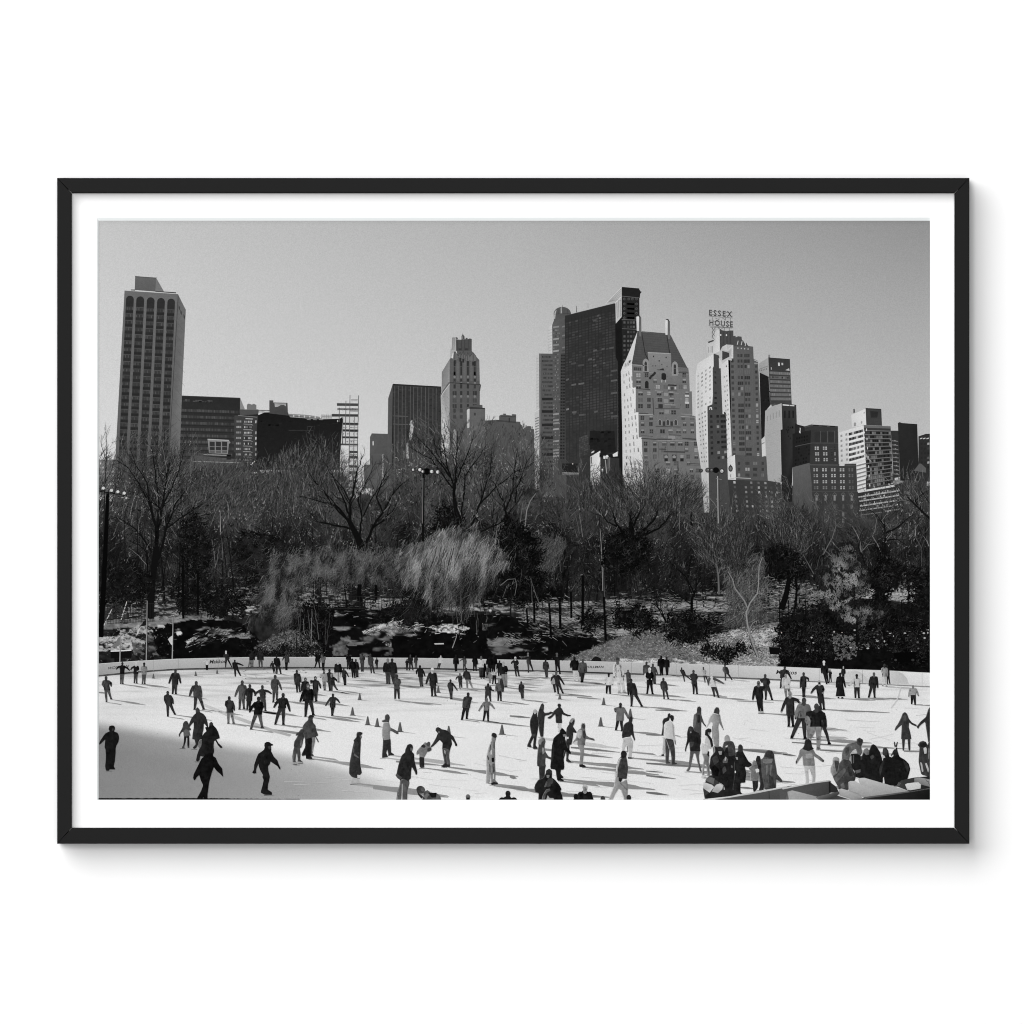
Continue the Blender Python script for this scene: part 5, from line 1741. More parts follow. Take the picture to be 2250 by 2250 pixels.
k.build("printed_tree", PRINT)
# slender pale trunk
tree("printed_tree", TP(r4, 425, 1640, 420, 1450, 408, 1250, 402, 1000, 392, 760, 370, 620), 4.6, 1.8, [
    (TP(r4, 395, 800, 350, 680, 340, 600), 1.6, .6), (TP(r4, 400, 860, 450, 800, 520, 700), 1.6, .6)], tone=26, depth=1, tlen=26, lit=.3)
k = Ink()
k.line(TP(r4, 404, 1230, 398, 1000, 386, 760, 380, 700), 1.7, 1.0, 128, 0)
k.line(TP(r4, 418, 1300, 408, 960, 404, 760), 1.0, .8, 96, 1)
k.build("printed_tree_bark", PRINT)

# pale birches beside the right lamp mast
for tr, lims, tn in (
    (TP(r4, 1390, 1260, 1385, 1100, 1370, 1000, 1340, 860, 1310, 700), [
        (TP(r4, 1370, 1010, 1300, 960, 1250, 900), 2.2, .7), (TP(r4, 1340, 880, 1270, 790, 1220, 680), 1.8, .6),
        (TP(r4, 1385, 1080, 1440, 960, 1500, 820, 1540, 700), 2.2, .6), (TP(r4, 1350, 900, 1400, 760, 1420, 640), 1.8, .5),
        (TP(r4, 1440, 980, 1530, 860, 1600, 760), 1.8, .5), (TP(r4, 1310, 760, 1240, 660, 1190, 640), 1.4, .5), (TP(r4, 1300, 720, 1330, 600, 1350, 540), 1.4, .5)], 98),):
    tree("printed_tree", tr, 4.2, 1.6, lims, tone=tn, twigs=1.1, tlen=40, lit=.3, fine=(50, 110))
k = Ink()
strokes(k, 2080, [(1520, 1160), (1560, 1130), (1600, 1140), (1640, 1160), (1650, 1220), (1600, 1260), (1530, 1240)], (7, 22), (.5, 1.0), lambda x, y: 90 - .5 * (x - 1585), 18, mix((5, 40, 76), (4, 22, 40), (1, 90, 140)), 0, 5)
k.build("printed_tree", PRINT)
# dark thorn tree
tree("printed_tree", TP(r4, 1155, 1480, 1160, 1300, 1190, 1230), 7, 4, [
    (TP(r4, 1180, 1250, 1100, 1100, 1000, 1010, 900, 960), 3.2, .8), (TP(r4, 1180, 1240, 1240, 1100, 1230, 1000), 2.6, .8),
    (TP(r4, 940, 1490, 900, 1400, 800, 1310), 3.4, .8), (TP(r4, 950, 1490, 1000, 1360, 1080, 1300), 3, .8), (TP(r4, 930, 1480, 860, 1330, 830, 1200), 2.6, .8),
    (TP(r4, 1160, 1350, 1060, 1280, 940, 1240, 800, 1180), 2.6, .8), (TP(r4, 1160, 1260, 1120, 1150, 1060, 1060), 2.4, .8)], tone=13, twigs=1.1, tlen=40, lit=.05, fine=(14, 44))

# right: plane trees with pale limbs
tree("printed_tree", TP(r5, 1385, 1240, 1400, 1060, 1430, 860, 1450, 760), 17, 9, [
    (TP(r5, 1440, 800, 1455, 640, 1440, 520, 1380, 440, 1300, 370), 5.4, 1.1),
    (TP(r5, 1450, 600, 1560, 540, 1640, 470, 1720, 420), 4.2, 1.0),
    (TP(r5, 1460, 660, 1560, 650, 1640, 700), 3.0, .8),
    (TP(r5, 1450, 540, 1420, 480, 1480, 400), 2.6, .7),
    (TP(r5, 1385, 1100, 1340, 960, 1260, 880, 1180, 640, 1100, 580), 4.6, 1.0),
], tone=17, twigs=.6, tlen=40, lit=.10, fine=(28, 76))
for pts, w_, t_ in ((TP(r5, 1420, 790, 1380, 700, 1330, 620, 1355, 570, 1370, 470), 3.4, 130), (TP(r5, 1225, 770, 1290, 700, 1350, 690), 2.6, 126), (TP(r5, 880, 790, 920, 710, 960, 640, 995, 530, 990, 470), 3.0, 128), (TP(r5, 890, 390, 940, 410, 985, 460), 2.0, 92), (TP(r5, 990, 480, 1050, 450, 1140, 490, 1200, 530, 1180, 600), 2.6, 70), (TP(r5, 1010, 530, 1050, 545), 1.8, 110), (TP(r5, 1290, 360, 1330, 390), 1.8, 110), (TP(r5, 520, 755, 580, 790, 620, 850, 625, 1000), 2.6, 84), (TP(r5, 790, 970, 740, 880, 690, 790, 650, 700, 640, 560), 3.0, 110), (TP(r5, 690, 770, 740, 710), 1.4, 110), (TP(r5, 650, 860, 690, 800), 1.4, 100), (TP(r5, 1700, 570, 1740, 650, 1780, 720, 1788, 980), 3.2, 90), (TP(r5, 1770, 670, 1800, 600), 1.8, 92), (TP(r5, 1230, 760, 1270, 660, 1320, 620), 1.6, 100), (TP(r5, 1130, 640, 1190, 690), 1.6, 96)):
    k = Ink()
    k.line(pts, w_ * .62, w_ * .36, t_ * .84, 5 + random.random())
    for q in range(5):
        x, y = random.choice(pts)
        a = random.uniform(20, 160)
        k.line([(x, y), (x + 14 * math.cos(math.radians(a)), y - 14 * math.sin(math.radians(a)))], 1.0, .5, t_ * .7, 4 + random.random())
    k.build("printed_branch", PRINT)

tree("printed_tree", TP(r5, 490, 1300, 530, 1180, 560, 1040, 560, 920), 14, 8, [
    (TP(r5, 560, 960, 500, 860, 420, 740, 400, 560, 420, 480), 4, .9), (TP(r5, 620, 1310, 630, 1100, 620, 860, 640, 640), 6, 1.2),
    (TP(r5, 560, 900, 640, 760, 720, 640, 760, 500), 3.6, .8), (TP(r5, 620, 800, 560, 660, 470, 560), 3, .8), (TP(r5, 640, 760, 620, 560, 600, 440), 2.6, .7), (TP(r5, 440, 640, 360, 540, 330, 470), 2.6, .7)], tone=14, twigs=.9, tlen=42, lit=.10, fine=(26, 74))
k = Ink()
strokes(k, 2560, TP(r5, 420, 480, 500, 380, 640, 380, 780, 450, 820, 600, 700, 760, 500, 760, 400, 620), (6, 20), (.5, 1.0), lambda x, y: 92 - .3 * (x - 1745), 24, mix((5, 40, 78), (4, 22, 40), (1, 90, 140)), 0, 5)
k.build("printed_tree", PRINT)
k = Ink()
strokes(k, 1600, TP(r5, 0, 600, 120, 520, 200, 560, 200, 800, 60, 900, 0, 880), (6, 20), (.5, 1.0), lambda x, y: 90 - .5 * (x - 1620), 16, mix((5, 40, 74), (4, 22, 40), (1, 90, 130)), 0, 5)
k.build("printed_tree", PRINT)
# boughs leaning in from the right edge
tree("printed_tree", [(2060, 1150), (2043, 1140), (2020, 1118), (1994, 1092)], 6, 3, [
    (TP(r5, 1750, 340, 1700, 240, 1640, 170, 1600, 120), 2.6, .7), (TP(r5, 1720, 310, 1800, 230, 1861, 190), 2.2, .7), (TP(r5, 1780, 380, 1760, 260, 1700, 160), 2, .6), (TP(r5, 1700, 300, 1600, 290, 1540, 320), 1.6, .6), (TP(r5, 1861, 320, 1780, 200, 1760, 100), 2, .6)], tone=22, twigs=1.2, tlen=38, lit=.12, fine=(34, 80))

# dark evergreens
def evergreen(poly, n, hi=44, seed=3, len_=(5, 13), w=(1.4, 3.2), ang=20, spread=40, base=11, lit=0.0, name="printed_evergreen"):
    k = Ink()
    f = lambda x, y, n_: np.clip(base + (hi - base) * 2.0 * np.clip(fbm(x, y, 12, 7, seed) - .38, 0, 1) + rs.normal(0, 4, n_) + (rs.rand(n_) < lit) * 50, 6, 160)
    strokes(k, n, poly, len_, w, ang, spread, f, 0, 6, jit=14)
    strokes(k, n // 2, poly, (len_[0] * .8, len_[1]), (.5, 1.1), ang, 60, f, 6, 2, jit=27)
    strokes(k, n // 3, poly, (3, 8), (.5, 1.1), 70, 60, lambda x, y, n_: 22 + 60 * np.clip(fbm(x, y, 11, 9, seed + 6) * 2 - .7, 0, 1) + rs.normal(0, 5, n_), 8, 2, jit=16)
    return k.build(name, PRINT)


evergreen(TP(r1, 1200, 900, 1330, 860, 1480, 880, 1560, 1000, 1500, 1100, 1460, 1230, 1330, 1260, 1190, 1200, 1160, 1100), 1700, 52, 3, ang=170, spread=26)
evergreen(TP(r1, 640, 1350, 700, 1100, 720, 860, 800, 640, 860, 900, 860, 1150, 880, 1330, 760, 1500, 660, 1470), 2300, 34, 4, ang=20, spread=60)
evergreen(TP(r1, 60, 1180, 220, 1160, 390, 1200, 400, 1380, 300, 1420, 60, 1400), 1500, 34, 5, spread=60)
evergreen(TP(r1, 880, 1380, 1000, 1340, 1180, 1380, 1180, 1480, 1000, 1500, 880, 1460), 900, 22, 6, spread=60)
evergreen(TP(r3, 800, 800, 860, 740, 930, 860, 1000, 900, 1080, 1040, 1090, 1300, 1060, 1430, 920, 1440, 860, 1240, 820, 1000), 3000, 18, 7, base=8, spread=60)
evergreen(TP(r3, 320, 700, 420, 690, 450, 800, 400, 850, 260, 840), 420, 26, 7, base=10, spread=60)
evergreen(TP(r4, 440, 820, 560, 720, 720, 760, 760, 880, 640, 1040, 460, 1060, 410, 960), 1800, 22, 8, base=8, spread=60)
evergreen(TP(r5, 350, 860, 430, 760, 560, 740, 640, 860, 640, 1000, 480, 1030, 350, 980), 1100, 24, 9, base=9, spread=60)
evergreen(TP(r5, 1330, 900, 1440, 820, 1500, 920, 1640, 960, 1560, 1060, 1420, 1180, 1340, 1120), 1100, 26, 9, base=9, ang=0, spread=40)
# bushes on the rocks and by the path
evergreen(TP(r4, 510, 1400, 600, 1390, 820, 1430, 840, 1500, 760, 1545, 500, 1520), 900, 18, 10, base=8, spread=60, name="printed_bush")
evergreen(TP(r4, 930, 1500, 1100, 1480, 1280, 1480, 1330, 1540, 1260, 1620, 1060, 1645, 940, 1610), 1100, 20, 11, base=8, spread=60, name="printed_bush")
evergreen(TP(r4, 230, 1460, 330, 1430, 360, 1500, 260, 1560), 260, 18, 11, base=8, spread=60, name="printed_bush")
evergreen(TP(r2, 380, 1450, 500, 1430, 620, 1460, 630, 1620, 470, 1680, 380, 1600), 900, 20, 12, base=9, spread=60, name="printed_bush")
evergreen(TP(r2, 1010, 1480, 1180, 1460, 1360, 1440, 1364, 1560, 1200, 1560, 1020, 1540), 700, 26, 12, base=10, spread=60, name="printed_bush")
evergreen(TP(r3, 20, 1480, 120, 1440, 240, 1460, 330, 1520, 240, 1580, 20, 1560), 700, 40, 12, base=12, ang=120, spread=40, name="printed_bush")
evergreen(TP(r4, 1230, 1740, 1340, 1730, 1480, 1740, 1580, 1700, 1580, 1750, 1440, 1790, 1280, 1780), 420, 24, 12, base=9, spread=60, name="printed_bush")

for P_, n_ in ((TP(B, 70, 240, 90, 150, 150, 125, 230, 140, 256, 200, 250, 240), 420), (TP(B, 262, 205, 290, 140, 380, 108, 470, 112, 520, 150, 600, 150, 660, 190, 560, 215, 400, 200), 620), (TP(B, 0, 240, 0, 160, 50, 165, 60, 240), 160), (TP(B, 660, 120, 800, 100, 830, 160, 760, 200, 680, 180), 260)):
    evergreen(P_, n_, 24, 12, base=9, spread=60, len_=(3, 8), w=(.8, 2.0), name="printed_bush")

# weeping willows
def willow(poly, n, ang, spread, len_, toner, dens=None, w=(.45, .95)):
    k = Ink()
    ang_f = lambda x, y: ang + 30 * (fbm(x, y, 40, 60, 51) - .5)
    strokes(k, int(n * 2.4), poly, (len_[0] * .6, len_[1] * .52), w, ang_f, spread * 1.25, toner, 0, 8, dens=dens, taper=.5, jit=16)
    strokes(k, n // 2, poly, (len_[0] * .6, len_[1] * .7), (.4, .75), ang_f, spread * 1.5, toner, 8, 2, taper=.5, jit=34)
    return k.build("printed_willow", PRINT)


wt = lambda lo, hi, sd: (lambda x, y, n: lo - 12 + (hi - lo + 20) * np.clip(fbm(x, y, 12, 26, sd) * 2.2 - .6, 0, 1) + rs.normal(0, 22, n))
willow(TP(r2, 200, 1050, 280, 1010, 420, 980, 620, 930, 800, 960, 1000, 990, 1180, 1010, 1190, 1180, 1000, 1220, 760, 1230, 560, 1230, 420, 1210, 330, 1200, 220, 1150), 3600, 242, 26, (8, 24), wt(36, 84, 31), dens=lambda x, y: .9)
willow(TP(r2, 200, 1130, 320, 1150, 330, 1230, 300, 1400, 340, 1480, 240, 1590, 120, 1500, 30, 1410, 70, 1290), 2300, 236, 20, (10, 30), wt(34, 92, 32), w=(.45, .95))
willow(TP(r3, 130, 1000, 260, 930, 400, 890, 520, 880, 700, 910, 790, 980, 830, 1060, 840, 1180, 760, 1240, 700, 1310, 600, 1400, 420, 1420, 340, 1460, 280, 1390, 180, 1310, 110, 1220, 0, 1180, 0, 1060), 6200, 242, 13, (14, 42), lambda x, y, n: (62 + 92 * np.clip(fbm(x, y, 13, 36, 33) * 2.3 - .75, 0, 1) - 40 * sstep(1215, 1300, y) - 16 * sstep(1020, 1100, x) + rs.normal(0, 30, n)), w=(.5, 1.1))
k = Ink()
for q in range(420):
    x = rs.uniform(890, 1105)
    y = 1182 + (abs(x - 1020) / 90) ** 2 * 26 + abs(rs.normal(0, 34))
    l_ = rs.uniform(8, 24)
    b_ = rs.normal(.38, .16)
    k.line([(x, y), (x - l_ * b_ * .3, y + l_ * .4), (x - l_ * b_, y + l_)], .75, .4, (90 + 80 * rs.rand()) * (1 - .35 * sstep(1215, 1300, y)), rs.rand() * 4)
for q in range(260):
    x = rs.uniform(590, 900)
    y = 1198 + abs(rs.normal(0, 34))
    l_ = rs.uniform(6, 16)
    b_ = rs.normal(.45, .2)
    k.line([(x, y), (x - l_ * b_ * .3, y + l_ * .4), (x - l_ * b_, y + l_)], .7, .4, 70 + 56 * rs.rand(), rs.rand() * 4)
for q in range(26):
    x = rs.uniform(900, 1100)
    y = rs.uniform(1190, 1330)
    k.line([(x, y), (x - 5, y + 12), (x - 11, y + 28)], 1.4, .5, rs.uniform(30, 60), rs.rand() * 4)
for q in range(9):
    x = 985 + rs.normal(0, 26)
    k.line([(x, 1200 + rs.rand() * 20), (x - 6, 1232), (x - 16 + rs.normal(0, 6), 1275)], 1.6, .6, rs.uniform(20, 44), 5 + rs.rand())
k.line(TP(r3, 800, 1300, 860, 1250, 920, 1246, 930, 1300, 915, 1380), 1.4, .9, 110, 5)
k.line(TP(r3, 890, 1290, 880, 1560), 2.2, 3.0, 22, 5)
k.line(TP(r3, 880, 1330, 905, 1260), 1.2, .9, 100, 5)
k.build("printed_willow", PRINT)

# weeping birch on the right bank
k = Ink()
strokes(k, 1600, TP(r5, 0, 900, 100, 960, 260, 800, 330, 800, 350, 960, 420, 1060, 300, 1130, 180, 1160, 0, 1140), (7, 20), (.7, 1.2), 250, 26, mix((5, 62, 104), (3, 36, 56), (1, 110, 140)), 0, 5)
strokes(k, 1500, TP(r5, 0, 1140, 280, 1130, 330, 1250, 330, 1420, 180, 1440, 0, 1440), (6, 18), (.7, 1.2), 245, 30, mix((5, 66, 106), (3, 40, 60), (1, 116, 150)), 0, 5)
k.line(TP(r5, 270, 1735, 235, 1640, 200, 1530, 178, 1440, 165, 1330, 200, 1240, 270, 1150, 280, 1060, 285, 900, 315, 815), 4.4, 1.4, 140, 8)
k.line(TP(r5, 262, 1735, 225, 1640, 190, 1530), 2.2, 1.2, 62, 9)
k.line(TP(r5, 185, 1300, 150, 1220, 60, 1100, 40, 1020, 0, 950), 3.0, 1.4, 132, 8.5)
k.line(TP(r5, 195, 1480, 230, 1420, 285, 1395), 2.2, 1.0, 130, 8.5)
k.line(TP(r5, 280, 1150, 330, 1160, 400, 1190), 1.4, .7, 120, 8.5)
k.line(TP(r5, 320, 1010, 370, 995, 430, 1010), 1.4, .7, 120, 8.5)
for q in range(16):
    x, y = r5(170 + random.random() * 90, 1200 + random.random() * 480)
    k.rect(x, y, x + 3, y + 1, 40, 9.5)
k.build("printed_birch", PRINT)

# pine with pale sunlit needle clumps, dark yews beside it
evergreen(TP(r5, 450, 1480, 520, 1360, 640, 1310, 800, 1290, 900, 1360, 960, 1500, 1000, 1700, 940, 1780, 620, 1780, 470, 1700), 2700, 26, 13, base=8, spread=70, lit=.012)
evergreen(TP(r5, 1680, 960, 1861, 1000, 1900, 1200, 1900, 1800, 1500, 1780, 1440, 1600, 1480, 1420, 1640, 1300, 1700, 1180), 3000, 30, 14, base=9, ang=10, spread=50, lit=.01)
evergreen(TP(r5, 1280, 1180, 1500, 1240, 1520, 1440, 1420, 1600, 1180, 1620, 1040, 1500, 1160, 1340), 1800, 30, 15, base=9, ang=10, spread=50, lit=.01)
k = Ink()
pineP = TP(r5, 980, 780, 1100, 700, 1150, 740, 1230, 870, 1300, 1000, 1290, 1100, 1200, 1160, 1180, 1290, 1250, 1260, 1420, 1330, 1400, 1420, 1300, 1430, 1200, 1450, 1080, 1420, 1000, 1380, 900, 1250, 800, 1180, 780, 1080, 860, 1000, 860, 930, 960, 920)
strokes(k, 2080, pineP, (4, 10), (1.4, 3.0), 40, 60, lambda x, y, n: np.clip(14 + 30 * fbm(x, y, 10, 10, 41) + rs.normal(0, 6, n), 6, 60), 0, 4)
for q in range(210):
    for _ in range(40):
        u = pineP[random.randrange(len(pineP))]
        x = random.uniform(1785, 1945)
        y = random.uniform(1195, 1380)
        if inpoly(np.array([x]), np.array([y]), pineP)[0]:
            break
    t0 = 34 + 100 * float(np.clip(fbm(np.array([x]), np.array([y]), 26, 20, 71)[0] * 2 - .5, 0, 1)) + random.uniform(-12, 22)
    for _ in range(13):
        a = math.radians(random.uniform(30, 150))
        l_ = random.uniform(3, 8)
        ox, oy = random.gauss(0, 2.8), random.gauss(0, 2.8)
        k.line([(x + ox, y + oy), (x + ox + math.cos(a) * l_ * .8, y + oy - math.sin(a) * l_ * .8)], 1.2, .5, t0 + random.uniform(-24, 24), 4 + random.random() * 4)
for q in range(120):
    x = random.uniform(1830, 1880)
    y = random.uniform(1395, 1448)
    for _ in range(5):
        a = math.radians(random.uniform(0, 360))
        k.line([(x, y), (x + math.cos(a) * 4, y - math.sin(a) * 4)], 1.6, .8, random.uniform(50, 130), 4 + random.random() * 4)
k.line(TP(r5, 1160, 1060, 1165, 1300), 2.6, 3.4, 22, 9)
k.line(TP(r5, 1185, 1500, 1185, 1640), 4, 5, 14, 9)
k.line(TP(r5, 1440, 1500, 1442, 1720), 4, 4.6, 12, 9)
k.build("printed_pine", PRINT)

# ivy-dark foliage specks over the snow gaps
k = Ink()
for q in range(170):
    x = random.choice((random.uniform(1760, 1960), random.uniform(1900, 2043)))
    y = random.uniform(1380, 1432)
    k.ell(x, y, random.uniform(1, 3.4), random.uniform(.8, 2.4), random.choice((10, 14, 18, 40, 90)) if random.random() > .1 else 170, random.random() * 4, 6)
o = k.build("printed_leaves", PRINT)
o["kind"] = "stuff"

# twigs and stems standing in front of the rocks
for (xs, ys, n_) in (((640, 720), (1350, 1440), 16), ((960, 1080), (1310, 1400), 18), ((1170, 1300), (1300, 1360), 6)):
    k = Ink()
    for q in range(n_):
        x = random.uniform(*xs)
        y = random.uniform(ys[1] - 40, ys[1])
        h_ = random.uniform(30, 80)
        ln = random.gauss(0, 16)
        limb(k, [(x, y), (x + ln * .5, y - h_ * .5), (x + ln, y - h_)], 1.8, .7, random.choice((22, 30, 60, 84)), depth=1, twigs=.5, tlen=18, lit=.08)
    k.build("printed_shrub", PRINT)
for pts, w0 in ((TP(r3, 1010, 1480, 1020, 1640), 4), (TP(r3, 1070, 1400, 1072, 1600), 5), (TP(r3, 1190, 1440, 1200, 1600, 1210, 1830), 5), (TP(r3, 1275, 1400, 1280, 1640), 5.5), (TP(r3, 1365, 1350, 1368, 1560), 4.5), (TP(r4, 235, 1100, 232, 1520), 6), (TP(r4, 412, 1280, 430, 1650), 5), (TP(r2, 874, 1265, 868, 1330, 872, 1398), 10), (TP(r2, 1006, 1270, 1012, 1340, 1008, 1392), 6), (TP(r1, 825, 1150, 825, 1520), 5), (TP(r1, 700, 1100, 704, 1550), 5)):
    k = Ink()
    k.line(pts, w0 * .9, w0, 11, 0)
    k.build("printed_trunk", PRINT)

# ------------------------------------------------------------------ park railings, rocks in the snow
def railing(x0, x1, step, top, bot, tone, w=.8, posts=(), rail_t=24):
    k = Ink()
    for x in np.arange(x0, x1, step):
        u = (x - x0) / (x1 - x0)
        k.line([(x, top[0] + (top[1] - top[0]) * u - 1), (x, bot[0] + (bot[1] - bot[0]) * u)], w, w, tone, 0)
    k.line([(x0, top[0]), (x1, top[1])], .9, .9, rail_t, 1)
    k.line([(x0, bot[0] - 2), (x1, bot[1] - 2)], .8, .8, rail_t, 1)
    for x, y0, y1 in posts:
        k.line([(x, y0), (x, y1)], 2.0, 2.0, 14, 2)
    k.build("printed_railing", PRINT)


railing(1665, 1800, 2.9, (1345, 1334), (1372, 1356), 26, posts=((1713, 1318, 1372), (1732, 1318, 1366), (1770, 1318, 1362)))
railing(1955, 2043, 3.1, (1323, 1342), (1346, 1364), 22, posts=((1981, 1318, 1350),))
railing(400, 500, 2.6, (1340, 1338), (1353, 1351), 16, .7)
railing(236, 340, 3.4, (1330, 1326), (1372, 1366), 34, .7, rail_t=40)
railing(700, 910, 6, (1313, 1309), (1340, 1337), 34, .8, rail_t=44)
railing(1150, 1262, 14, (1323, 1323), (1352, 1352), 40, .9, rail_t=50)
k = Ink()
strokes(k, 150, TP(r1, 720, 1740, 900, 1650, 1200, 1640, 1200, 1700, 900, 1760, 700, 1800), (5, 14), (.8, 1.6), 20, 14, mix((4, 30, 70), (1, 120, 190)), 0, 3)
k.build("printed_snow", PRINT)
k = Ink()
strokes(k, 73, [(700, 1440), (760, 1380), (880, 1366), (1030, 1376), (1200, 1400), (1290, 1420), (1225, 1448)], (4, 13), (.8, 1.7), 26, 40, mix((9, 14, 36), (1, 70, 130)), 0, 3)
k.build("printed_snow", PRINT)
k = Ink()
strokes(k, 160, [(790, 1396), (830, 1376), (880, 1368), (960, 1376), (1030, 1380), (1020, 1390), (880, 1380)], (4, 12), (.9, 1.8), 14, 18, mix((2, 30, 60), (2, 130, 215)), 0, 3)
k.build("printed_snow", PRINT)
k = Ink()
strokes(k, 90, [(1100, 1400), (1200, 1396), (1200, 1420), (1120, 1424)], (5, 14), (.9, 1.6), 160, 12, mix((2, 30, 60), (2, 110, 170)), 0, 3)
k.build("printed_snow", PRINT)
k = Ink()
k.poly(TP(r3, 270, 1762, 345, 1760, 348, 1770, 275, 1772), 190, 4)
k.build("printed_rock_edge", PRINT)
k = Ink()
k.line(TP(r3, 415, 1800, 430, 1760, 448, 1710, 450, 1690), 2.0, 1.2, 140, 4)
k.build("printed_rock_edge", PRINT)
k = Ink()
k.line(TP(r3, 705, 1755, 760, 1735, 780, 1705), 1.6, 1.0, 120, 4)
k.build("printed_rock_edge", PRINT)
k = Ink()
k.line(TP(r4, 60, 1655, 100, 1700), 1.8, 1.0, 84, 4)
k.build("printed_rock_edge", PRINT)
k = Ink()
k.poly(TP(r4, 298, 1832, 320, 1800, 345, 1785, 385, 1800, 396, 1832), 26, 0)
k.build("printed_boulder", PRINT)
k = Ink()
k.poly(TP(A, 138, 165, 395, 150, 396, 165, 150, 180), 215, 0)
k.poly(TP(A, 142, 178, 396, 166, 394, 250, 148, 256), 16, 0)
k.build("printed_hut", PRINT)
k = Ink()
k.poly(TP(E, 825, 118, 950, 124, 950, 210, 836, 206), 14, 0)
k.line(TP(E, 825, 118, 950, 122), 1.0, 1.0, 90, 1)
k.build("printed_hut", PRINT)
k = Ink()
k.poly(TP(E6, 1270, 262, 1640, 250, 1650, 420, 1270, 420), 8, 0)
k.ell(*E6(1298, 388), 3.0, 2.8, 62, 1, 8)
k.ell(*E6(1590, 388), 3.6, 2.8, 52, 1, 8)
k.build("printed_truck", PRINT)

# flags, poles, lamp masts
for x0, y0, x1, y1, tt in ((264.5, 1396, 263.5, 1457, 168), (323.5, 1320, 321.5, 1453, 150), (380.5, 1356, 378.5, 1450, 160)):
    k = Ink()
    k.line([(x0, y0), (x1, y1)], 1.7, 2.6, tt, 0)
    k.line([(x0 + .8, y0), (x1 + 1.2, y1)], .7, .9, 70, 1)
    k.build("printed_flagpole", PRINT)
k = Ink()
k.poly(TP(r1, 395, 1555, 392, 1620, 350, 1690, 318, 1680, 340, 1615), 44, 0)
for q in range(6):
    k.line(TP(r1, 392 - q * 4, 1612 + q * 11, 350 - q * 4, 1618 + q * 11, 322 - q * 2, 1650 + q * 8), 1.2, 1.2, 190, 1)
k.poly(TP(r1, 392, 1560, 394, 1606, 364, 1612, 366, 1580), 26, 2)
k.build("printed_flag", PRINT)
k = Ink()
k.poly(TP(r1, 616, 1690, 612, 1775, 596, 1758, 576, 1722, 590, 1706), [196, 205, 186, 200, 176], 0)
k.build("printed_flag", PRINT)
k = Ink()
k.poly(TP(r1, 178, 1700, 176, 1770, 140, 1790, 100, 1786, 140, 1750, 160, 1712), 112, 0)
k.build("printed_flag", PRINT)
for pts in (TP(r1, 108, 1474, 40, 1614), TP(r1, 234, 1408, 186, 1560)):
    k = Ink()
    k.line(pts, 1.6, 2.0, 190, 0)
    for q in range(7):
        u = random.random()
        k.ell(pts[0][0] + (pts[1][0] - pts[0][0]) * u, pts[0][1] + (pts[1][1] - pts[0][1]) * u, 1.2, 1.2, 50, 1, 6)
    k.build("printed_post", PRINT)
# floodlight masts
k = Ink()
k.line([(236.5, 1084), (235, 1130), (231, 1220), (226, 1320), (220, 1400)], 6.5, 13, 9, 0)
k.line([(219, 1080), (279, 1088)], 2.2, 2.2, 14, 1)
for x, y in ((226, 1073), (244, 1078), (258, 1081), (272, 1084)):
    k.ell(x, y + 1, 6.0, 5.2, 40, 2, 10)
    k.ell(x + 1, y - .5, 3.6, 3.4, 205, 3, 9)
    k.ell(x - 3, y + 1, 1.4, 3.0, 120, 4, 7)
k.build("printed_lamp_mast", PRINT)
k = Ink()
k.line([(931, 1036), (930, 1100), (929.5, 1190)], 4.8, 5.2, 16, 0)
k.line([(929.4, 1050), (928.3, 1150)], 1.2, 1.2, 120, 1)
k.ell(938, 1036, 8, 7.5, 10, 1, 10)
for x, y, r in ((908, 1032, 3.5), (923, 1032, 5), (929, 1036, 3.4), (949, 1036, 5), (962, 1037, 5)):
    k.ell(x, y, r + 1.6, r + 1.2, 44, 2, 10)
    k.ell(x - .4, y, r * .74, r * .74, 208, 3, 9)
    k.ell(x + r * .5, y + .5, r * .3, r * .6, 100, 4, 7)
k.ell(926, 1052, 2.4, 2.6, 92, 2, 8)
k.build("printed_lamp_mast", PRINT)
k = Ink()
k.line([(1578, 1040), (1579, 1100), (1581, 1160)], 4.0, 4.4, 62, 0)
k.line([(1576.8, 1046), (1578, 1150)], 1.8, 1.8, 168, 1)
k.ell(1573, 1033, 7.2, 6.4, 16, 1, 10)
for x, y, r, t_ in ((1540, 1034, 4, 70), (1555, 1033, 5, 92), (1563, 1033, 4, 92), (1586, 1035, 5.2, 168)):
    k.ell(x, y, r + .6, r + .6, 48, 2, 10)
    k.ell(x, y, r * .72, r * .8, t_, 3, 9)
    k.ell(x + 1, y - 1, r * .28, r * .3, min(220, t_ * 1.6), 4, 7)
k.line([(1573, 1051), (1586, 1054)], 1.4, 1.4, 120, 5)
k.build("printed_lamp_mast", PRINT)
k = Ink()
k.line([(1330, 1010), (1333, 1040)], 2.0, 2.0, 150, 0)
for x, y in ((1328, 1006), (1334, 1002), (1349, 1000)):
    k.ell(x, y, 2.6, 2.6, 215, 1, 8)
k.build("printed_lamp_mast", PRINT)

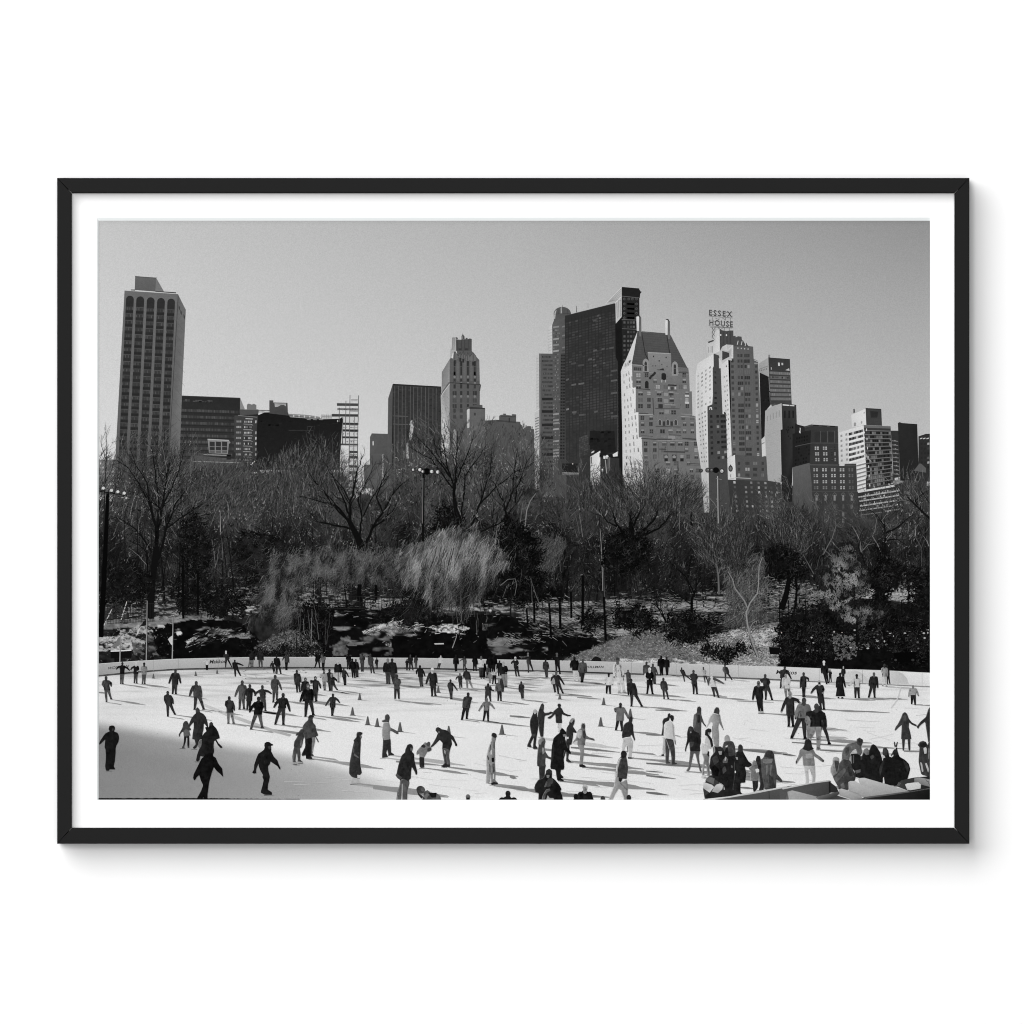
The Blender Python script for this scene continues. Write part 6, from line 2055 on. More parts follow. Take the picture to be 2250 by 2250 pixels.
# ------------------------------------------------------------------ rink boards
k = Ink()
xs = [205] + [p[0] for p in BT[1:-1]] + [2058]
n_ = 160
xx = np.linspace(205, 2058, n_ + 1)
yt = interp(xx, BT) + .6 * (vnoise(xx, xx * 0, 40, 9, 3) - .5)
yb = interp(xx, BB)
tb = interp(xx, [(205, 156), (300, 172), (420, 176), (560, 160), (700, 166), (900, 172), (1100, 172), (1230, 178), (1500, 182), (1700, 200), (1850, 210), (1960, 206), (2000, 222), (2058, 226)])
for i in range(n_):
    k.poly([(xx[i], yt[i]), (xx[i + 1], yt[i + 1]), (xx[i + 1], yb[i + 1]), (xx[i], yb[i])], [tb[i] + 6, tb[i + 1] + 6, tb[i + 1] - 8, tb[i] - 8], 0)
    m_ = .9 if xx[i] > 1750 else 1.6
    kt = interp(xx[i], [(205, 70), (1300, 60), (1500, 84), (1750, 110), (2058, 130)])
    k.poly([(xx[i], yb[i] - m_), (xx[i + 1], yb[i + 1] - m_), (xx[i + 1], yb[i + 1] + m_), (xx[i], yb[i] + m_)], kt + random.uniform(-14, 14), 1)
k.line([(x, y - .2) for x, y in zip(xx, yt)], 1.0, 1.0, 205, 1)
for x in (337, 391.5, 480, 571, 620, 808, 905, 1100, 1387, 1486, 1559, 1623, 1721, 1800, 1895, 2026):
    k.line([(x, interp(x, BT)), (x, interp(x, BB))], .8, .8, 120 if x in (391.5, 1387) else 150, 2)
# round shade at the right end of the boards
k.poly(TP(E6, 440, 600, 620, 565, 700, 600, 800, 680, 860, 790, 560, 770, 440, 700), [200, 196, 192, 194, 196, 204, 206], 2)
k.poly(TP(E6, 1200, 580, 1330, 580, 1420, 620, 1490, 700, 1530, 820, 1240, 800, 1160, 700), [204, 194, 188, 188, 192, 196, 206], 2)
add_text(k, "Makkos", 460, 1458.3, 8.4, 35.0, tone=48, skew=.28, slope=-.035, bold=.02, lv=4)
k.line([(452, 1456), (459, 1452)], 1.2, .8, 150, 4)
add_text(k, "Makkos", 1705, 1481.0, 9.0, 45.0, tone=48, skew=.28, slope=.03, bold=.02, lv=4)
add_text(k, "WOLLMAN", 1281, 1468.0, 5.2, 44.5, tone=48, skew=.35, slope=.0, bold=.02, lv=4)
add_text(k, "WOLLMAN", 236, 1471.4, 6.0, 46, tone=66, skew=.3, slope=-.105, bold=.02, lv=4)
o = k.build("printed_rink_boards", PRINT)

# ------------------------------------------------------------------ printed skaters
people = []


def P(t, x, yt, yf, c=45, p=45, h=52, la=None, ra=None, lf=None, rf=None, hem=.45, w=1.0, cap=None, hat=None, lit=0, skate=None, sh=1.0, flare=1.0, face=None, hands=None, hy=None, nofeet=False, gen=None, ac=None):
    """x, yt = crown of the head, yf = feet, la/ra = hands, lf/rf = feet, all in tile coordinates"""
    T_ = lambda q: None if q is None else t(*q)
    hx, ht = t(x, yt)
    if lf is None and rf is None:
        lf, rf = (x - 4, yf), (x + 4, yf)
        s_ = (t(0, yf)[1] - ht)
        a, b_ = t(x, yf), t(x, yf)
        lfp, rfp = (a[0] - s_ * .055, a[1]), (b_[0] + s_ * .05, b_[1] - s_ * .01)
    else:
        lfp, rfp = T_(lf), T_(rf)
        if lfp is None:
            lfp = (rfp[0] - 1.5, rfp[1] - .5)
        if rfp is None:
            rfp = (lfp[0] + 1.5, lfp[1] - .5)
    fy = t(0, yf)[1]
    people.append(dict(hx=hx, ht=ht, fy=fy, lf=lfp, rf=rfp, la=T_(la), ra=T_(ra), c=c, p=p, h=h, hem=hem, w=w, cap=cap, hat=hat, lit=lit, skate=skate, sh=sh, flare=flare, face=face, hands=hands, nofeet=nofeet, ac=ac, gen=(t not in (L1, L2, L3, L4, L5, L6)) if gen is None else gen))


def draw_person(k, d, lv=0.0):
    H = d['fy'] - d['ht']
    fx = (d['lf'][0] + d['rf'][0]) / 2
    hx = d['hx']
    w = d['w']
    R = random.Random(int(d['hx'] * 13 + d['fy'] * 7))
    cx = lambda u: fx + (hx - fx) * min(1.0, (u / .86)) ** .8 if u < .86 else hx
    cy = lambda u: d['fy'] - H * u
    hem = d['hem']
    dk = lambda q: q * .86 - 1 if q < 100 else q
    c, p = dk(d['c']), dk(d['p'])
    # legs
    if hem > .1:
        for s_, f in ((-1, d['lf']), (1, d['rf'])):
            hip = (cx(.48) + s_ * .042 * H * w, cy(.50))
            kn = ((hip[0] * .5 + f[0] * .5) + (f[0] - hip[0]) * .06 + R.uniform(-.012, .012) * H, (hip[1] + f[1]) / 2)
            tp = p + R.uniform(-7, 7) + (d['lit'] * .5 if s_ < 0 else 0)
            k.cap(hip, kn, .058 * H * w, .043 * H * w, tp, lv + (.1 if s_ < 0 else .2))
            k.cap(kn, (f[0], f[1] - .03 * H), .043 * H * w, .030 * H * w, tp, lv + (.4 if s_ < 0 else .5))
    for s_, f in ((-1, d['lf']), (1, d['rf'])):
        if d['nofeet']:
            break
        st = d['skate'] if d['skate'] is not None else max(16, p - 22)
        dr = 1 if (f[0] - fx) >= 0 else -.5
        k.poly([(f[0] - .032 * H, f[1] - .058 * H), (f[0] + .026 * H, f[1] - .058 * H), (f[0] + .035 * H + .022 * H * dr, f[1] - .012 * H), (f[0] + .03 * H, f[1]), (f[0] - .04 * H, f[1])], st, lv + .8)
        if H > 60:
            k.line([(f[0] - .05 * H, f[1] + .010 * H), (f[0] + .065 * H, f[1] + .012 * H)], .9, .9, 60, lv + .9)
    # coat
    sw = .118 * H * w
    fl = d['flare']
    prof = [(.885, .030), (.85, .046), (.822, .080), (.79, .104), (.74, .116), (.68, .118), (.62, .108 if fl < 1.2 else .098), (max(hem + .06, .53) if hem < .5 else hem + .03, .112), (hem, .112 * fl)]
    prof = [(u, ww * w * (1 + R.uniform(-.07, .07))) for u, ww in prof]
    prof = [q for i, q in enumerate(prof) if i == 0 or q[0] < prof[i - 1][0]]
    Lp = [(cx(u) - ww * H, cy(u)) for u, ww in prof]
    Rp = [(cx(u) + ww * H, cy(u)) for u, ww in prof]
    tl = [c + d['lit'] * .75 + 3] * len(Lp)
    tr = [c - 4 - d['lit'] * .30] * len(Rp)
    k.poly(Lp + Rp[::-1], tl + tr[::-1], lv + 1.2)
    if H > 26:
        lw = .05 * H
        k.line([(q[0] + lw * .45, q[1]) for q in Lp[1:]], lw, lw * .7, c + 16 + d['lit'] * .5, lv + 1.3)
        k.line([(q[0] - lw * .45, q[1]) for q in Rp[2:]], lw * .8, lw * .6, max(10, c - 14), lv + 1.35)
    # folds
    if H > 34:
        for q in range(3):
            u0 = R.uniform(max(.5, hem + .10), max(.76, hem + .16))
            x0 = cx(u0) + R.uniform(-.08, .08) * H * w
            k.line([(x0, cy(u0)), (x0 + R.uniform(-.02, .02) * H, cy(max(hem + .02, u0 - R.uniform(.06, .16))))], .030 * H, .01 * H, c + R.choice((-12, -8, 9, 13)), lv + 1.4 + q * .05)
    # arms
    for s_, hd in ((-1, d['la']), (1, d['ra'])):
        sho = (cx(.79) + s_ * .088 * H * w, cy(.785))
        if hd is None:
            hd = (cx(.5) + s_ * R.uniform(.125, .15) * H * w, cy(R.uniform(.44, .5)))
            if R.random() < .3:
                hd = (cx(.55) + s_ * .07 * H * w, cy(.58))
        mx, my = (sho[0] + hd[0]) / 2, (sho[1] + hd[1]) / 2
        L_ = math.hypot(hd[0] - sho[0], hd[1] - sho[1])
        bend = max(0.0, .34 * H - L_) * .22 + .010 * H
        dx, dy_ = (hd[0] - sho[0]) / (L_ + 1e-6), (hd[1] - sho[1]) / (L_ + 1e-6)
        nx_, ny_ = (dy_ * -1, dx)
        sg = 1 if nx_ * s_ + ny_ * .3 > 0 else -1
        el = (mx + nx_ * sg * bend, my + ny_ * sg * bend)
        ta = (c if d['ac'] is None else d['ac']) + (d['lit'] * .8 if s_ < 0 else -6) + R.uniform(-4, 4)
        k.cap(sho, el, .050 * H * w, .041 * H * w, ta, lv + 1.7 + s_ * .05)
        k.cap(el, hd, .041 * H * w, .027 * H * w, ta, lv + 2.0 + s_ * .05)
        ht_ = d['hands'] if d['hands'] is not None else d['h'] - 4
        k.ell(hd[0] + dx * .012 * H, hd[1] + dy_ * .012 * H, .026 * H, .021 * H, ht_, lv + 2.3, 8, math.atan2(dy_, dx))
    # head
    hyc = d['ht'] + .070 * H
    k.cap((hx, hyc + .03 * H), (cx(.84), cy(.84)), .036 * H, .045 * H, d['h'] - 4, lv + 2.4)
    k.ell(hx, hyc, .053 * H, .070 * H, d['h'], lv + 2.6, 12)
    hat = d['hat']
    if hat is not None:
        k.poly([(hx - .056 * H, hyc + .005 * H), (hx - .054 * H, hyc - .035 * H), (hx - .03 * H, hyc - .07 * H), (hx, hyc - .078 * H), (hx + .03 * H, hyc - .07 * H), (hx + .054 * H, hyc - .035 * H), (hx + .056 * H, hyc + .005 * H)], hat, lv + 2.9)
    if d['face'] is not None:
        s_, tf = d['face']
        k.ell(hx + s_ * .026 * H, hyc + .018 * H, .026 * H, .038 * H, tf, lv + 3.0, 8)
    if d['cap']:
        s_ = d['cap']
        k.poly([(hx, hyc - .03 * H), (hx + s_ * .10 * H, hyc - .022 * H), (hx + s_ * .095 * H, hyc - .004 * H), (hx, hyc)], hat if hat is not None else d['h'] - 10, lv + 3.1)


# --- along the boards and the far ice
P(A, 88, 470, 790, 76, 84, 62, lf=(95, 788), rf=(150, 755), la=(62, 600), ra=(150, 590), w=1.05, lit=14)
P(A, 287, 300, 570, 28, 82, 36, la=(218, 386), ra=(372, 400), lf=(268, 568), rf=(290, 568))
P(A, 452, 305, 562, 32, 70, 180, la=(386, 400), ra=(468, 410), lf=(432, 558), rf=(460, 562), hat=196, hands=190)
P(A, 551, 308, 570, 122, 78, 50, lf=(530, 566), rf=(556, 568), hat=34, lit=18)
P(A, 930, 385, 693, 56, 58, 62, la=(853, 555), ra=(992, 552), lf=(896, 690), rf=(934, 692), hem=.38, w=1.15)
P(A, 836, 650, 966, 62, 58, 58, lf=(838, 964), rf=(922, 940), la=(815, 800), ra=(902, 800), hem=.44, w=1.1)
P(A, 1182, 530, 880, 76, 70, 62, lf=(1163, 876), rf=(1270, 874), la=(1104, 706), ra=(1245, 720), w=1.2)
P(A, 1313, 255, 402, 196, 30, 170, lf=(1306, 398), rf=(1318, 398), la=(1262, 296), w=1.2, sh=0)
P(A, 1543, 165, 368, 52, 40, 200, lf=(1540, 366), rf=(1612, 364), hat=212, la=(1520, 250), sh=0)
P(A, 1650, 272, 480, 36, 42, 40, lf=(1656, 478), rf=(1718, 468), ra=(1750, 342), la=(1640, 380), w=1.2, sh=.5)
P(A, 1860, 170, 368, 36, 104, 36, lf=(1818, 362), rf=(1858, 364), w=1.2, sh=0)
P(A, 1740, 522, 878, 92, 84, 66, lf=(1708, 874), rf=(1760, 870), la=(1655, 712), hem=.36, w=1.05)
P(A, 1832, 568, 890, 44, 40, 56, lf=(1800, 880), rf=(1830, 884), ra=(1900, 702), la=(1790, 700), hem=.36, w=1.05)
P(B, 20, 165, 362, 30, 34, 32, sh=0)
P(B, 120, 168, 364, 46, 78, 40, w=1.3, lf=(110, 362), rf=(142, 362), sh=0)
P(B, 266, 288, 442, 44, 42, 50, lf=(286, 440), rf=(304, 440), la=(240, 370), ra=(310, 340), sh=.4)
P(B, 318, 215, 450, 30, 46, 40, lf=(322, 446), rf=(370, 448), la=(300, 330), w=1.1, sh=.4)
P(B, 440, 190, 402, 70, 42, 44, la=(394, 276), lf=(432, 400), rf=(442, 400), sh=.3)
P(B, 825, 182, 378, 24, 30, 30, lf=(782, 376), rf=(842, 374), w=1.1, sh=0)
P(B, 885, 198, 402, 100, 38, 46, lf=(880, 400), rf=(892, 398), la=(852, 300), sh=.3)
P(B, 1062, 278, 552, 36, 172, 176, lf=(1066, 550), rf=(1076, 548), face=(-.4, 190), w=1.05, sh=.5)
P(B, 1132, 365, 586, 52, 48, 50, la=(1084, 456), ra=(1190, 478), lf=(1142, 584), rf=(1156, 582), sh=.6)
P(B, 1190, 198, 388, 30, 40, 30, w=1.1, sh=0)
P(B, 1238, 258, 494, 24, 40, 28, lf=(1242, 492), rf=(1268, 494), w=1.1, sh=.3)
P(B, 1280, 264, 490, 44, 52, 50, lf=(1290, 488), rf=(1304, 486), sh=.3)
P(B, 1358, 190, 420, 74, 62, 54, lf=(1350, 418), rf=(1366, 418), sh=.2)
P(B, 1455, 200, 440, 74, 56, 60, la=(1440, 336), lf=(1468, 438), rf=(1500, 438), sh=.3)
P(B, 1534, 248, 384, 36, 40, 34, sh=0)
P(B, 1668, 255, 572, 34, 74, 110, lf=(1660, 568), rf=(1686, 570), hem=.46, w=1.15, face=(0, 150))
P(B, 1720, 255, 572, 46, 64, 40, lf=(1738, 570), rf=(1752, 568), hem=.42, w=1.1)
P(B, 1776, 448, 768, 82, 50, 52, lf=(1756, 766), rf=(1802, 766), hem=.44, skate=196)
P(B, 301, 455, 792, 78, 82, 66, ra=(376, 632), la=(262, 620), lf=(280, 786), rf=(322, 760), hem=.44)
P(B, 564, 395, 672, 58, 44, 50, lf=(568, 670), rf=(600, 664), la=(546, 566), w=1.05)
P(B, 668, 488, 782, 40, 44, 60, lf=(646, 778), rf=(660, 776), hem=.45, face=(.2, 140), w=1.05)
P(B, 788, 472, 786, 54, 60, 40, la=(738, 556), ra=(850, 612), lf=(796, 784), rf=(800, 776), face=(0, 150))
P(B, 894, 395, 650, 144, 110, 60, lf=(898, 648), rf=(906, 644), la=(852, 486), face=(.1, 150), sh=.6, lit=20)
P(B, 960, 385, 655, 44, 60, 44, lf=(962, 652), rf=(970, 650), la=(884, 500), sh=.4)
P(B, 984, 440, 690, 50, 76, 130, lf=(990, 650), rf=(1052, 642), la=(936, 546), ra=(1064, 546), hem=.42, w=1.1)
P(B, 1002, 682, 958, 62, 56, 48, la=(916, 826), ra=(1080, 790), lf=(990, 956), rf=(996, 950), hem=.38, w=1.1)
P(B, 700, 562, 965, 30, 52, 84, la=(606, 776), ra=(752, 770), lf=(670, 962), rf=(762, 946), hem=.50, w=1.12, hat=84, face=(.1, 150))
P(B, 146, 580, 902, 54, 66, 52, la=(56, 702), ra=(252, 682), lf=(142, 890), rf=(182, 896), w=1.0, lit=0, hem=.52)
P(L2, 300, -186, 268, 26, 92, 40, lf=(200, 262), rf=(350, 246), la=(180, 20), ra=(330, 0), hem=.45, w=1.08, gen=True)
P(B, 398, 675, 1062, 46, 56, 62, lf=(306, 1056), rf=(400, 1062), la=(290, 846), ra=(478, 890), hem=.52, w=1.1)
P(A, 1582, 714, 1050, 58, 104, 60, lf=(1572, 1046), rf=(1634, 1046), hem=.40, w=1.1)
# --- second stretch
P(C, 120, 210, 406, 42, 50, 60, lf=(110, 404), rf=(150, 402), w=1.1, sh=0)
P(C, 80, 260, 404, 44, 60, 44, sh=0)
P(C, 188, 222, 382, 66, 80, 50, sh=0)
P(C, 236, 338, 602, 40, 62, 30, la=(194, 442), ra=(296, 470), lf=(246, 600), rf=(266, 598), sh=.7)
P(C, 488, 222, 392, 196, 64, 180, lf=(450, 390), rf=(466, 390), la=(440, 280), sh=0, w=1.1)
P(C, 386, 372, 716, 52, 54, 190, la=(310, 572), ra=(440, 560), lf=(384, 714), rf=(422, 712), hem=.37, hat=212, w=1.05)
P(C, 672, 210, 418, 30, 38, 30, lf=(668, 416), rf=(680, 416), w=1.05, sh=.2)
P(C, 775, 232, 404, 84, 66, 50, la=(718, 290), sh=.2)
P(C, 902, 234, 414, 26, 32, 26, lf=(888, 412), rf=(918, 412), w=1.3, sh=.2)
P(C, 606, 510, 756, 64, 66, 44, ra=(686, 640), la=(586, 620), lf=(610, 754), rf=(622, 752), hem=.40)
P(C, 720, 435, 636, 60, 64, 90, la=(672, 510), lf=(720, 634), rf=(744, 626), skate=190, sh=.7)
P(C, 798, 370, 634, 60, 112, 46, lf=(810, 632), rf=(868, 616), la=(770, 496), skate=190, sh=.7)
P(C, 978, 228, 480, 186, 60, 90, sh=0, w=1.1)
P(C, 1000, 280, 506, 22, 26, 24, hem=.08, flare=1.25, w=1.1, sh=.4, lf=(980, 504), rf=(1010, 504))
P(C, 1054, 342, 498, 80, 40, 110, sh=.3, lit=20)
P(C, 1082, 230, 424, 18, 22, 20, w=1.4, sh=0)
P(C, 1130, 220, 420, 20, 24, 24, w=1.4, sh=0)
P(C, 1200, 280, 470, 26, 30, 30, w=1.2, sh=0)
P(C, 1084, 420, 556, 120, 120, 110, sh=.3)
P(C, 1140, 330, 572, 176, 34, 100, lf=(1118, 570), rf=(1152, 568), hem=.46, flare=.9, sh=.6)
P(C, 1246, 295, 612, 36, 122, 150, lf=(1268, 610), rf=(1282, 606), la=(1216, 466), hem=.52, w=1.1, face=(-.3, 170))
P(C, 1196, 510, 776, 96, 44, 120, lf=(1184, 772), rf=(1218, 774), w=1.05)
P(C, 1236, 470, 670, 58, 60, 60, lf=(1240, 668), rf=(1246, 660), sh=.3)
P(C, 1392, 238, 478, 42, 48, 200, la=(1348, 330), lf=(1404, 476), rf=(1436, 474), hat=205, hem=.42, w=1.05)
P(C, 1546, 186, 432, 46, 46, 120, la=(1450, 236), ra=(1470, 262), lf=(1552, 430), rf=(1606, 410), lit=40, sh=.4)
P(C, 1760, 260, 492, 64, 60, 40, lf=(1766, 490), rf=(1780, 488), hem=.42, sh=.5)
P(C, 1464, 534, 762, 64, 60, 56, lf=(1474, 760), rf=(1490, 756), hem=.40, skate=190, w=1.0)
P(C, 1062, 560, 786, 62, 70, 44, la=(1130, 650), lf=(1030, 770), rf=(1092, 780), hem=.34, w=1.35, hat=40, sh=.5)
P(C, 1046, 735, 1022, 114, 46, 104, la=(952, 888), ra=(1136, 862), lf=(1006, 1016), rf=(1062, 1022), hem=.46, w=1.1)
P(C, 820, 668, 1004, 70, 42, 44, lf=(746, 1000), rf=(802, 990), la=(760, 850), ra=(800, 840), hem=.44, w=1.15)
P(D, 76, 188, 452, 34, 40, 90, lf=(66, 448), rf=(112, 450), la=(20, 262), ra=(140, 280), w=1.05, sh=.3)
P(D, 66, 410, 704, 50, 46, 90, la=(6, 526), ra=(160, 570), lf=(92, 690), rf=(146, 684), hem=.45, w=1.0)
P(D, 30, 440, 672, 150, 60, 150, lf=(50, 670), rf=(56, 668), sh=.3, w=.9)
# --- third stretch
P(D, 288, 232, 542, 32, 186, 40, lf=(294, 536), rf=(340, 534), la=(246, 374), hem=.44, hands=205, w=1.1)
P(D, 344, 266, 480, 160, 60, 150, sh=0)
P(D, 390, 262, 552, 84, 48, 70, lf=(372, 550), rf=(384, 548), w=1.15, hem=.42, lit=24)
P(D, 704, 434, 690, 206, 46, 46, la=(664, 560), ra=(748, 572), lf=(678, 684), rf=(720, 688), hem=.42, w=1.2, hat=42)
P(D, 812, 250, 674, 186, 190, 96, lf=(832, 672), rf=(888, 670), hem=.44, w=.95, hat=60, lit=20)
P(D, 824, 350, 530, 34, 40, 34, la=(806, 470), ra=(880, 520), w=1.35, sh=0, hem=.2, nofeet=True)
P(D, 938, 394, 590, 82, 70, 60, la=(944, 540), sh=.3)
P(D, 972, 500, 842, 54, 60, 48, lf=(980, 836), rf=(1102, 840), hem=.40, w=1.08)
P(D, 1162, 296, 560, 86, 200, 60, la=(1130, 450), w=1.15, sh=.3, lf=(1156, 556), rf=(1172, 552))
P(D, 1200, 370, 694, 26, 38, 205, lf=(1170, 690), rf=(1234, 692), hem=.36, hat=215, w=1.0)
P(D, 1240, 318, 572, 80, 66, 66, lf=(1254, 568), rf=(1268, 566), ra=(1296, 450), hem=.44)
P(D, 1340, 225, 462, 22, 24, 26, w=1.2, sh=.3, lf=(1336, 460), rf=(1356, 460))
P(D, 1406, 236, 466, 26, 26, 40, sh=.3, lf=(1408, 464), rf=(1418, 462))
P(D, 1366, 490, 756, 66, 58, 56, lf=(1376, 752), rf=(1424, 750), hem=.42)
P(D, 1588, 365, 542, 54, 56, 50, lf=(1622, 540), rf=(1700, 520), la=(1608, 470), w=1.05, sh=.5)
P(D, 1732, 395, 692, 62, 50, 58, lf=(1734, 690), rf=(1774, 690), la=(1710, 460), hem=.42, w=1.05)
P(D, 1852, 360, 552, 160, 50, 70, lf=(1872, 550), rf=(1904, 544), la=(1850, 420), lit=20, sh=.5)
P(D, 846, 793, 1140, 104, 50, 56, ra=(940, 978), la=(786, 900), lf=(792, 1126), rf=(866, 1136), hem=.37, w=1.15)
# --- right
P(E, 128, 442, 736, 200, 62, 205, la=(92, 580), ra=(276, 562), lf=(164, 722), rf=(212, 734), hem=.45, hat=212, w=1.1, hands=150, ac=84)
P(E, 292, 330, 528, 60, 46, 60, lf=(296, 526), rf=(374, 518), la=(280, 420), lit=60, w=1.15, sh=.6, ac=48)
P(E, 698, 528, 925, 44, 48, 96, la=(630, 752), ra=(760, 640), lf=(712, 920), rf=(746, 922), hem=.45, skate=170, w=1.05)
P(E, 780, 445, 766, 60, 54, 66, lf=(786, 760), rf=(862, 764), la=(740, 545), hem=.36, flare=1.25, w=1.05)
P(E, 1018, 350, 625, 54, 60, 56, lf=(966, 620), rf=(990, 600), ra=(1094, 502), la=(968, 490), w=1.1, sh=.3)
P(E, 1030, 442, 742, 194, 128, 150, lf=(1036, 740), rf=(1080, 700), hem=.40, w=1.15)
P(E, 1246, 424, 728, 60, 56, 56, lf=(1240, 726), rf=(1256, 724), ra=(1306, 530), la=(1206, 608), hem=.40, w=.95)
P(E, 1080, 656, 1090, 54, 44, 140, la=(976, 900), ra=(1198, 800), lf=(1066, 1084), rf=(1118, 1086), hem=.34, w=1.0)
P(E, 1436, 520, 882, 54, 48, 150, la=(1338, 676), lf=(1456, 872), rf=(1492, 878), hem=.22, w=1.0)
P(E, 1492, 285, 574, 34, 34, 205, lf=(1524, 570), rf=(1544, 560), hat=220, w=1.0, la=(1466, 440), sh=.4)
P(E, 1565, 390, 548, 44, 36, 40, lf=(1562, 544), rf=(1584, 546), sh=.2)
P(E, 1690, 428, 745, 38, 36, 36, hem=.09, flare=1.55, w=1.05, ra=(1750, 600), lf=(1670, 742), rf=(1714, 744))
P(E, 1728, 352, 520, 48, 40, 170, sh=0, face=(0, 190))
P(E, 1890, 448, 742, 192, 44, 44, la=(1798, 584), ra=(1930, 560), lf=(1874, 738), rf=(1916, 740), hem=.46, w=1.15, hat=40)
P(E6, 930, 595, 1034, 50, 52, 90, lf=(842, 1028), rf=(940, 1028), ra=(992, 852), la=(850, 820), hem=.40, w=1.12)
P(E6, 1106, 450, 852, 140, 176, 60, lf=(1078, 830), rf=(1140, 844), w=.95, lit=40, sh=.5)
P(E6, 1150, 470, 800, 40, 36, 36, lf=(1160, 796), rf=(1196, 790), ra=(1186, 560), sh=.2)
P(E6, 1592, 812, 1152, 150, 54, 120, la=(1520, 1000), ra=(1684, 990), lf=(1570, 1138), rf=(1628, 1150), hem=.50, w=1.35, sh=1)
P(E, 1250, 730, 1235, 104, 56, 60, lf=(1104, 1226), rf=(1262, 1234), la=(1150, 980), ra=(1310, 960), hem=.50, w=1.12, lit=10)
P(E, 1316, 880, 1300, 126, 126, 90, lf=(1300, 1260), rf=(1330, 1260), hem=.42, w=.8, sh=0, nofeet=True)
P(E, 1402, 802, 1370, 40, 132, 60, lf=(1340, 1210), rf=(1422, 1362), ra=(1470, 1010), la=(1330, 960), hem=.50, w=1.12, sh=.6)
P(E, 1446, 830, 1300, 46, 56, 50, rf=(1554, 1300), lf=(1440, 1200), hem=.46, w=.9, sh=.6)
# --- near ice, left to right
P(L1, 180, 208, 832, 22, 20, 22, la=(12, 470), ra=(262, 440), lf=(116, 828), rf=(176, 812), hem=.48, w=1.10, sh=0)
P(L1, 1190, 150, 524, 74, 30, 62, la=(1102, 352), ra=(1256, 270), lf=(1162, 520), rf=(1224, 514), hem=.40, w=1.05, sh=0, skate=120)
P(L1, 1360, -24, 524, 40, 28, 44, la=(1232, 228), ra=(1500, 238), lf=(1320, 518), rf=(1372, 470), hem=.25, w=1.02, flare=1.1, sh=0)
P(L1, 1540, 165, 530, 34, 30, 46, la=(1474, 244), ra=(1640, 370), lf=(1560, 500), rf=(1678, 516), hem=.42, w=1.35, sh=0)
P(L1, 1495, 268, 700, 18, 22, 24, la=(1400, 420), ra=(1570, 540), lf=(1356, 690), rf=(1470, 640), hem=.12, w=1.15, sh=0)
P(L1, 1490, 545, 1240, 16, 16, 18, la=(1312, 948), ra=(1694, 898), lf=(1385, 1236), rf=(1466, 1236), hem=.49, w=.98, sh=0)
P(L2, 428, 436, 1160, 28, 28, 36, la=(240, 850), ra=(590, 800), lf=(350, 1130), rf=(430, 1150), hem=.52, w=1.08, cap=1, sh=.0, face=(.8, 54))
P(L2, 888, 262, 745, 64, 60, 60, lf=(796, 738), rf=(866, 722), la=(810, 470), ra=(900, 420), hem=.45, w=1.0, skate=170, sh=0)
P(L2, 1020, 65, 668, 62, 34, 52, la=(890, 290), ra=(1118, 432), lf=(940, 620), rf=(990, 660), hem=.42, w=1.22, cap=1, sh=.8)
P(L2, 1675, 296, 1016, 46, 36, 58, lf=(1590, 1010), rf=(1650, 1005), la=(1610, 600), ra=(1670, 640), hem=.17, w=.85, flare=1.05, cap=1, skate=176, sh=.8)
P(L3, 196, 55, 656, 118, 42, 74, la=(150, 380), ra=(328, 308), lf=(150, 650), rf=(240, 618), hem=.42, w=.95, lit=18, sh=.6)
P(L3, 498, 460, 1300, 38, 84, 52, ra=(590, 860), la=(380, 800), lf=(345, 1290), rf=(430, 1290), hem=.45, w=1.0, face=(.7, 84), sh=1)
P(L3, 750, 432, 796, 112, 46, 62, ra=(786, 540), la=(598, 600), lf=(654, 786), rf=(680, 792), hem=.42, w=1.2, lit=14)
P(L3, 892, 232, 790, 42, 76, 48, la=(790, 498), ra=(1132, 480), lf=(970, 770), rf=(1030, 784), hem=.43, w=1.18, face=(-.2, 84))
P(L3, 1652, 312, 1042, 124, 120, 44, lf=(1570, 1000), rf=(1650, 1034), ra=(1640, 690), la=(1590, 640), hem=.46, w=.80, hands=24, lit=26)
P(L4, 346, 118, 660, 40, 44, 160, lf=(266, 630), rf=(340, 652), la=(330, 330), ra=(400, 400), hem=.36, w=1.02, hat=176)
P(L4, 445, 30, 660, 44, 46, 50, ra=(556, 158), la=(400, 240), lf=(420, 500), rf=(440, 520), hem=.20, w=.85, sh=.3, nofeet=True)
P(L4, 677, 34, 480, 48, 190, 52, la=(528, 236), ra=(832, 200), lf=(664, 470), rf=(700, 470), hem=.40, w=1.0, sh=0, hands=44)
P(L4, 862, 236, 838, 46, 48, 130, lf=(790, 830), rf=(810, 820), ra=(920, 430), hem=.38, w=.95, hat=150, sh=1)
P(L4, 1000, 300, 915, 104, 132, 90, ra=(1160, 528), la=(868, 568), lf=(985, 905), rf=(1000, 900), hem=.50, w=.95, lit=34, hat=130)
P(L4, 455, 500, 1190, 66, 58, 128, lf=(425, 1180), rf=(450, 1180), ra=(640, 820), hem=.42, w=.82, hands=150, sh=0, lit=8)
P(L4, 715, 368, 1104, 24, 30, 26, lf=(660, 1092), rf=(715, 1070), la=(640, 620), ra=(830, 720), hem=.23, w=1.12, sh=1, face=(.7, 84))
P(L4, 1652, 205, 800, 46, 178, 44, lf=(1560, 690), rf=(1650, 780), ra=(1706, 538), la=(1545, 480), hem=.51, w=1.05, sh=1)
P(L4, 1563, 680, 1420, 62, 146, 42, lf=(1370, 1400), rf=(1600, 1400), la=(1470, 960), ra=(1528, 1090), hem=.47, w=1.0, lit=30, hands=30)
P(L5, 308, 168, 750, 44, 170, 50, lf=(226, 742), rf=(250, 736), la=(222, 460), w=.85, sh=0, hem=.48)
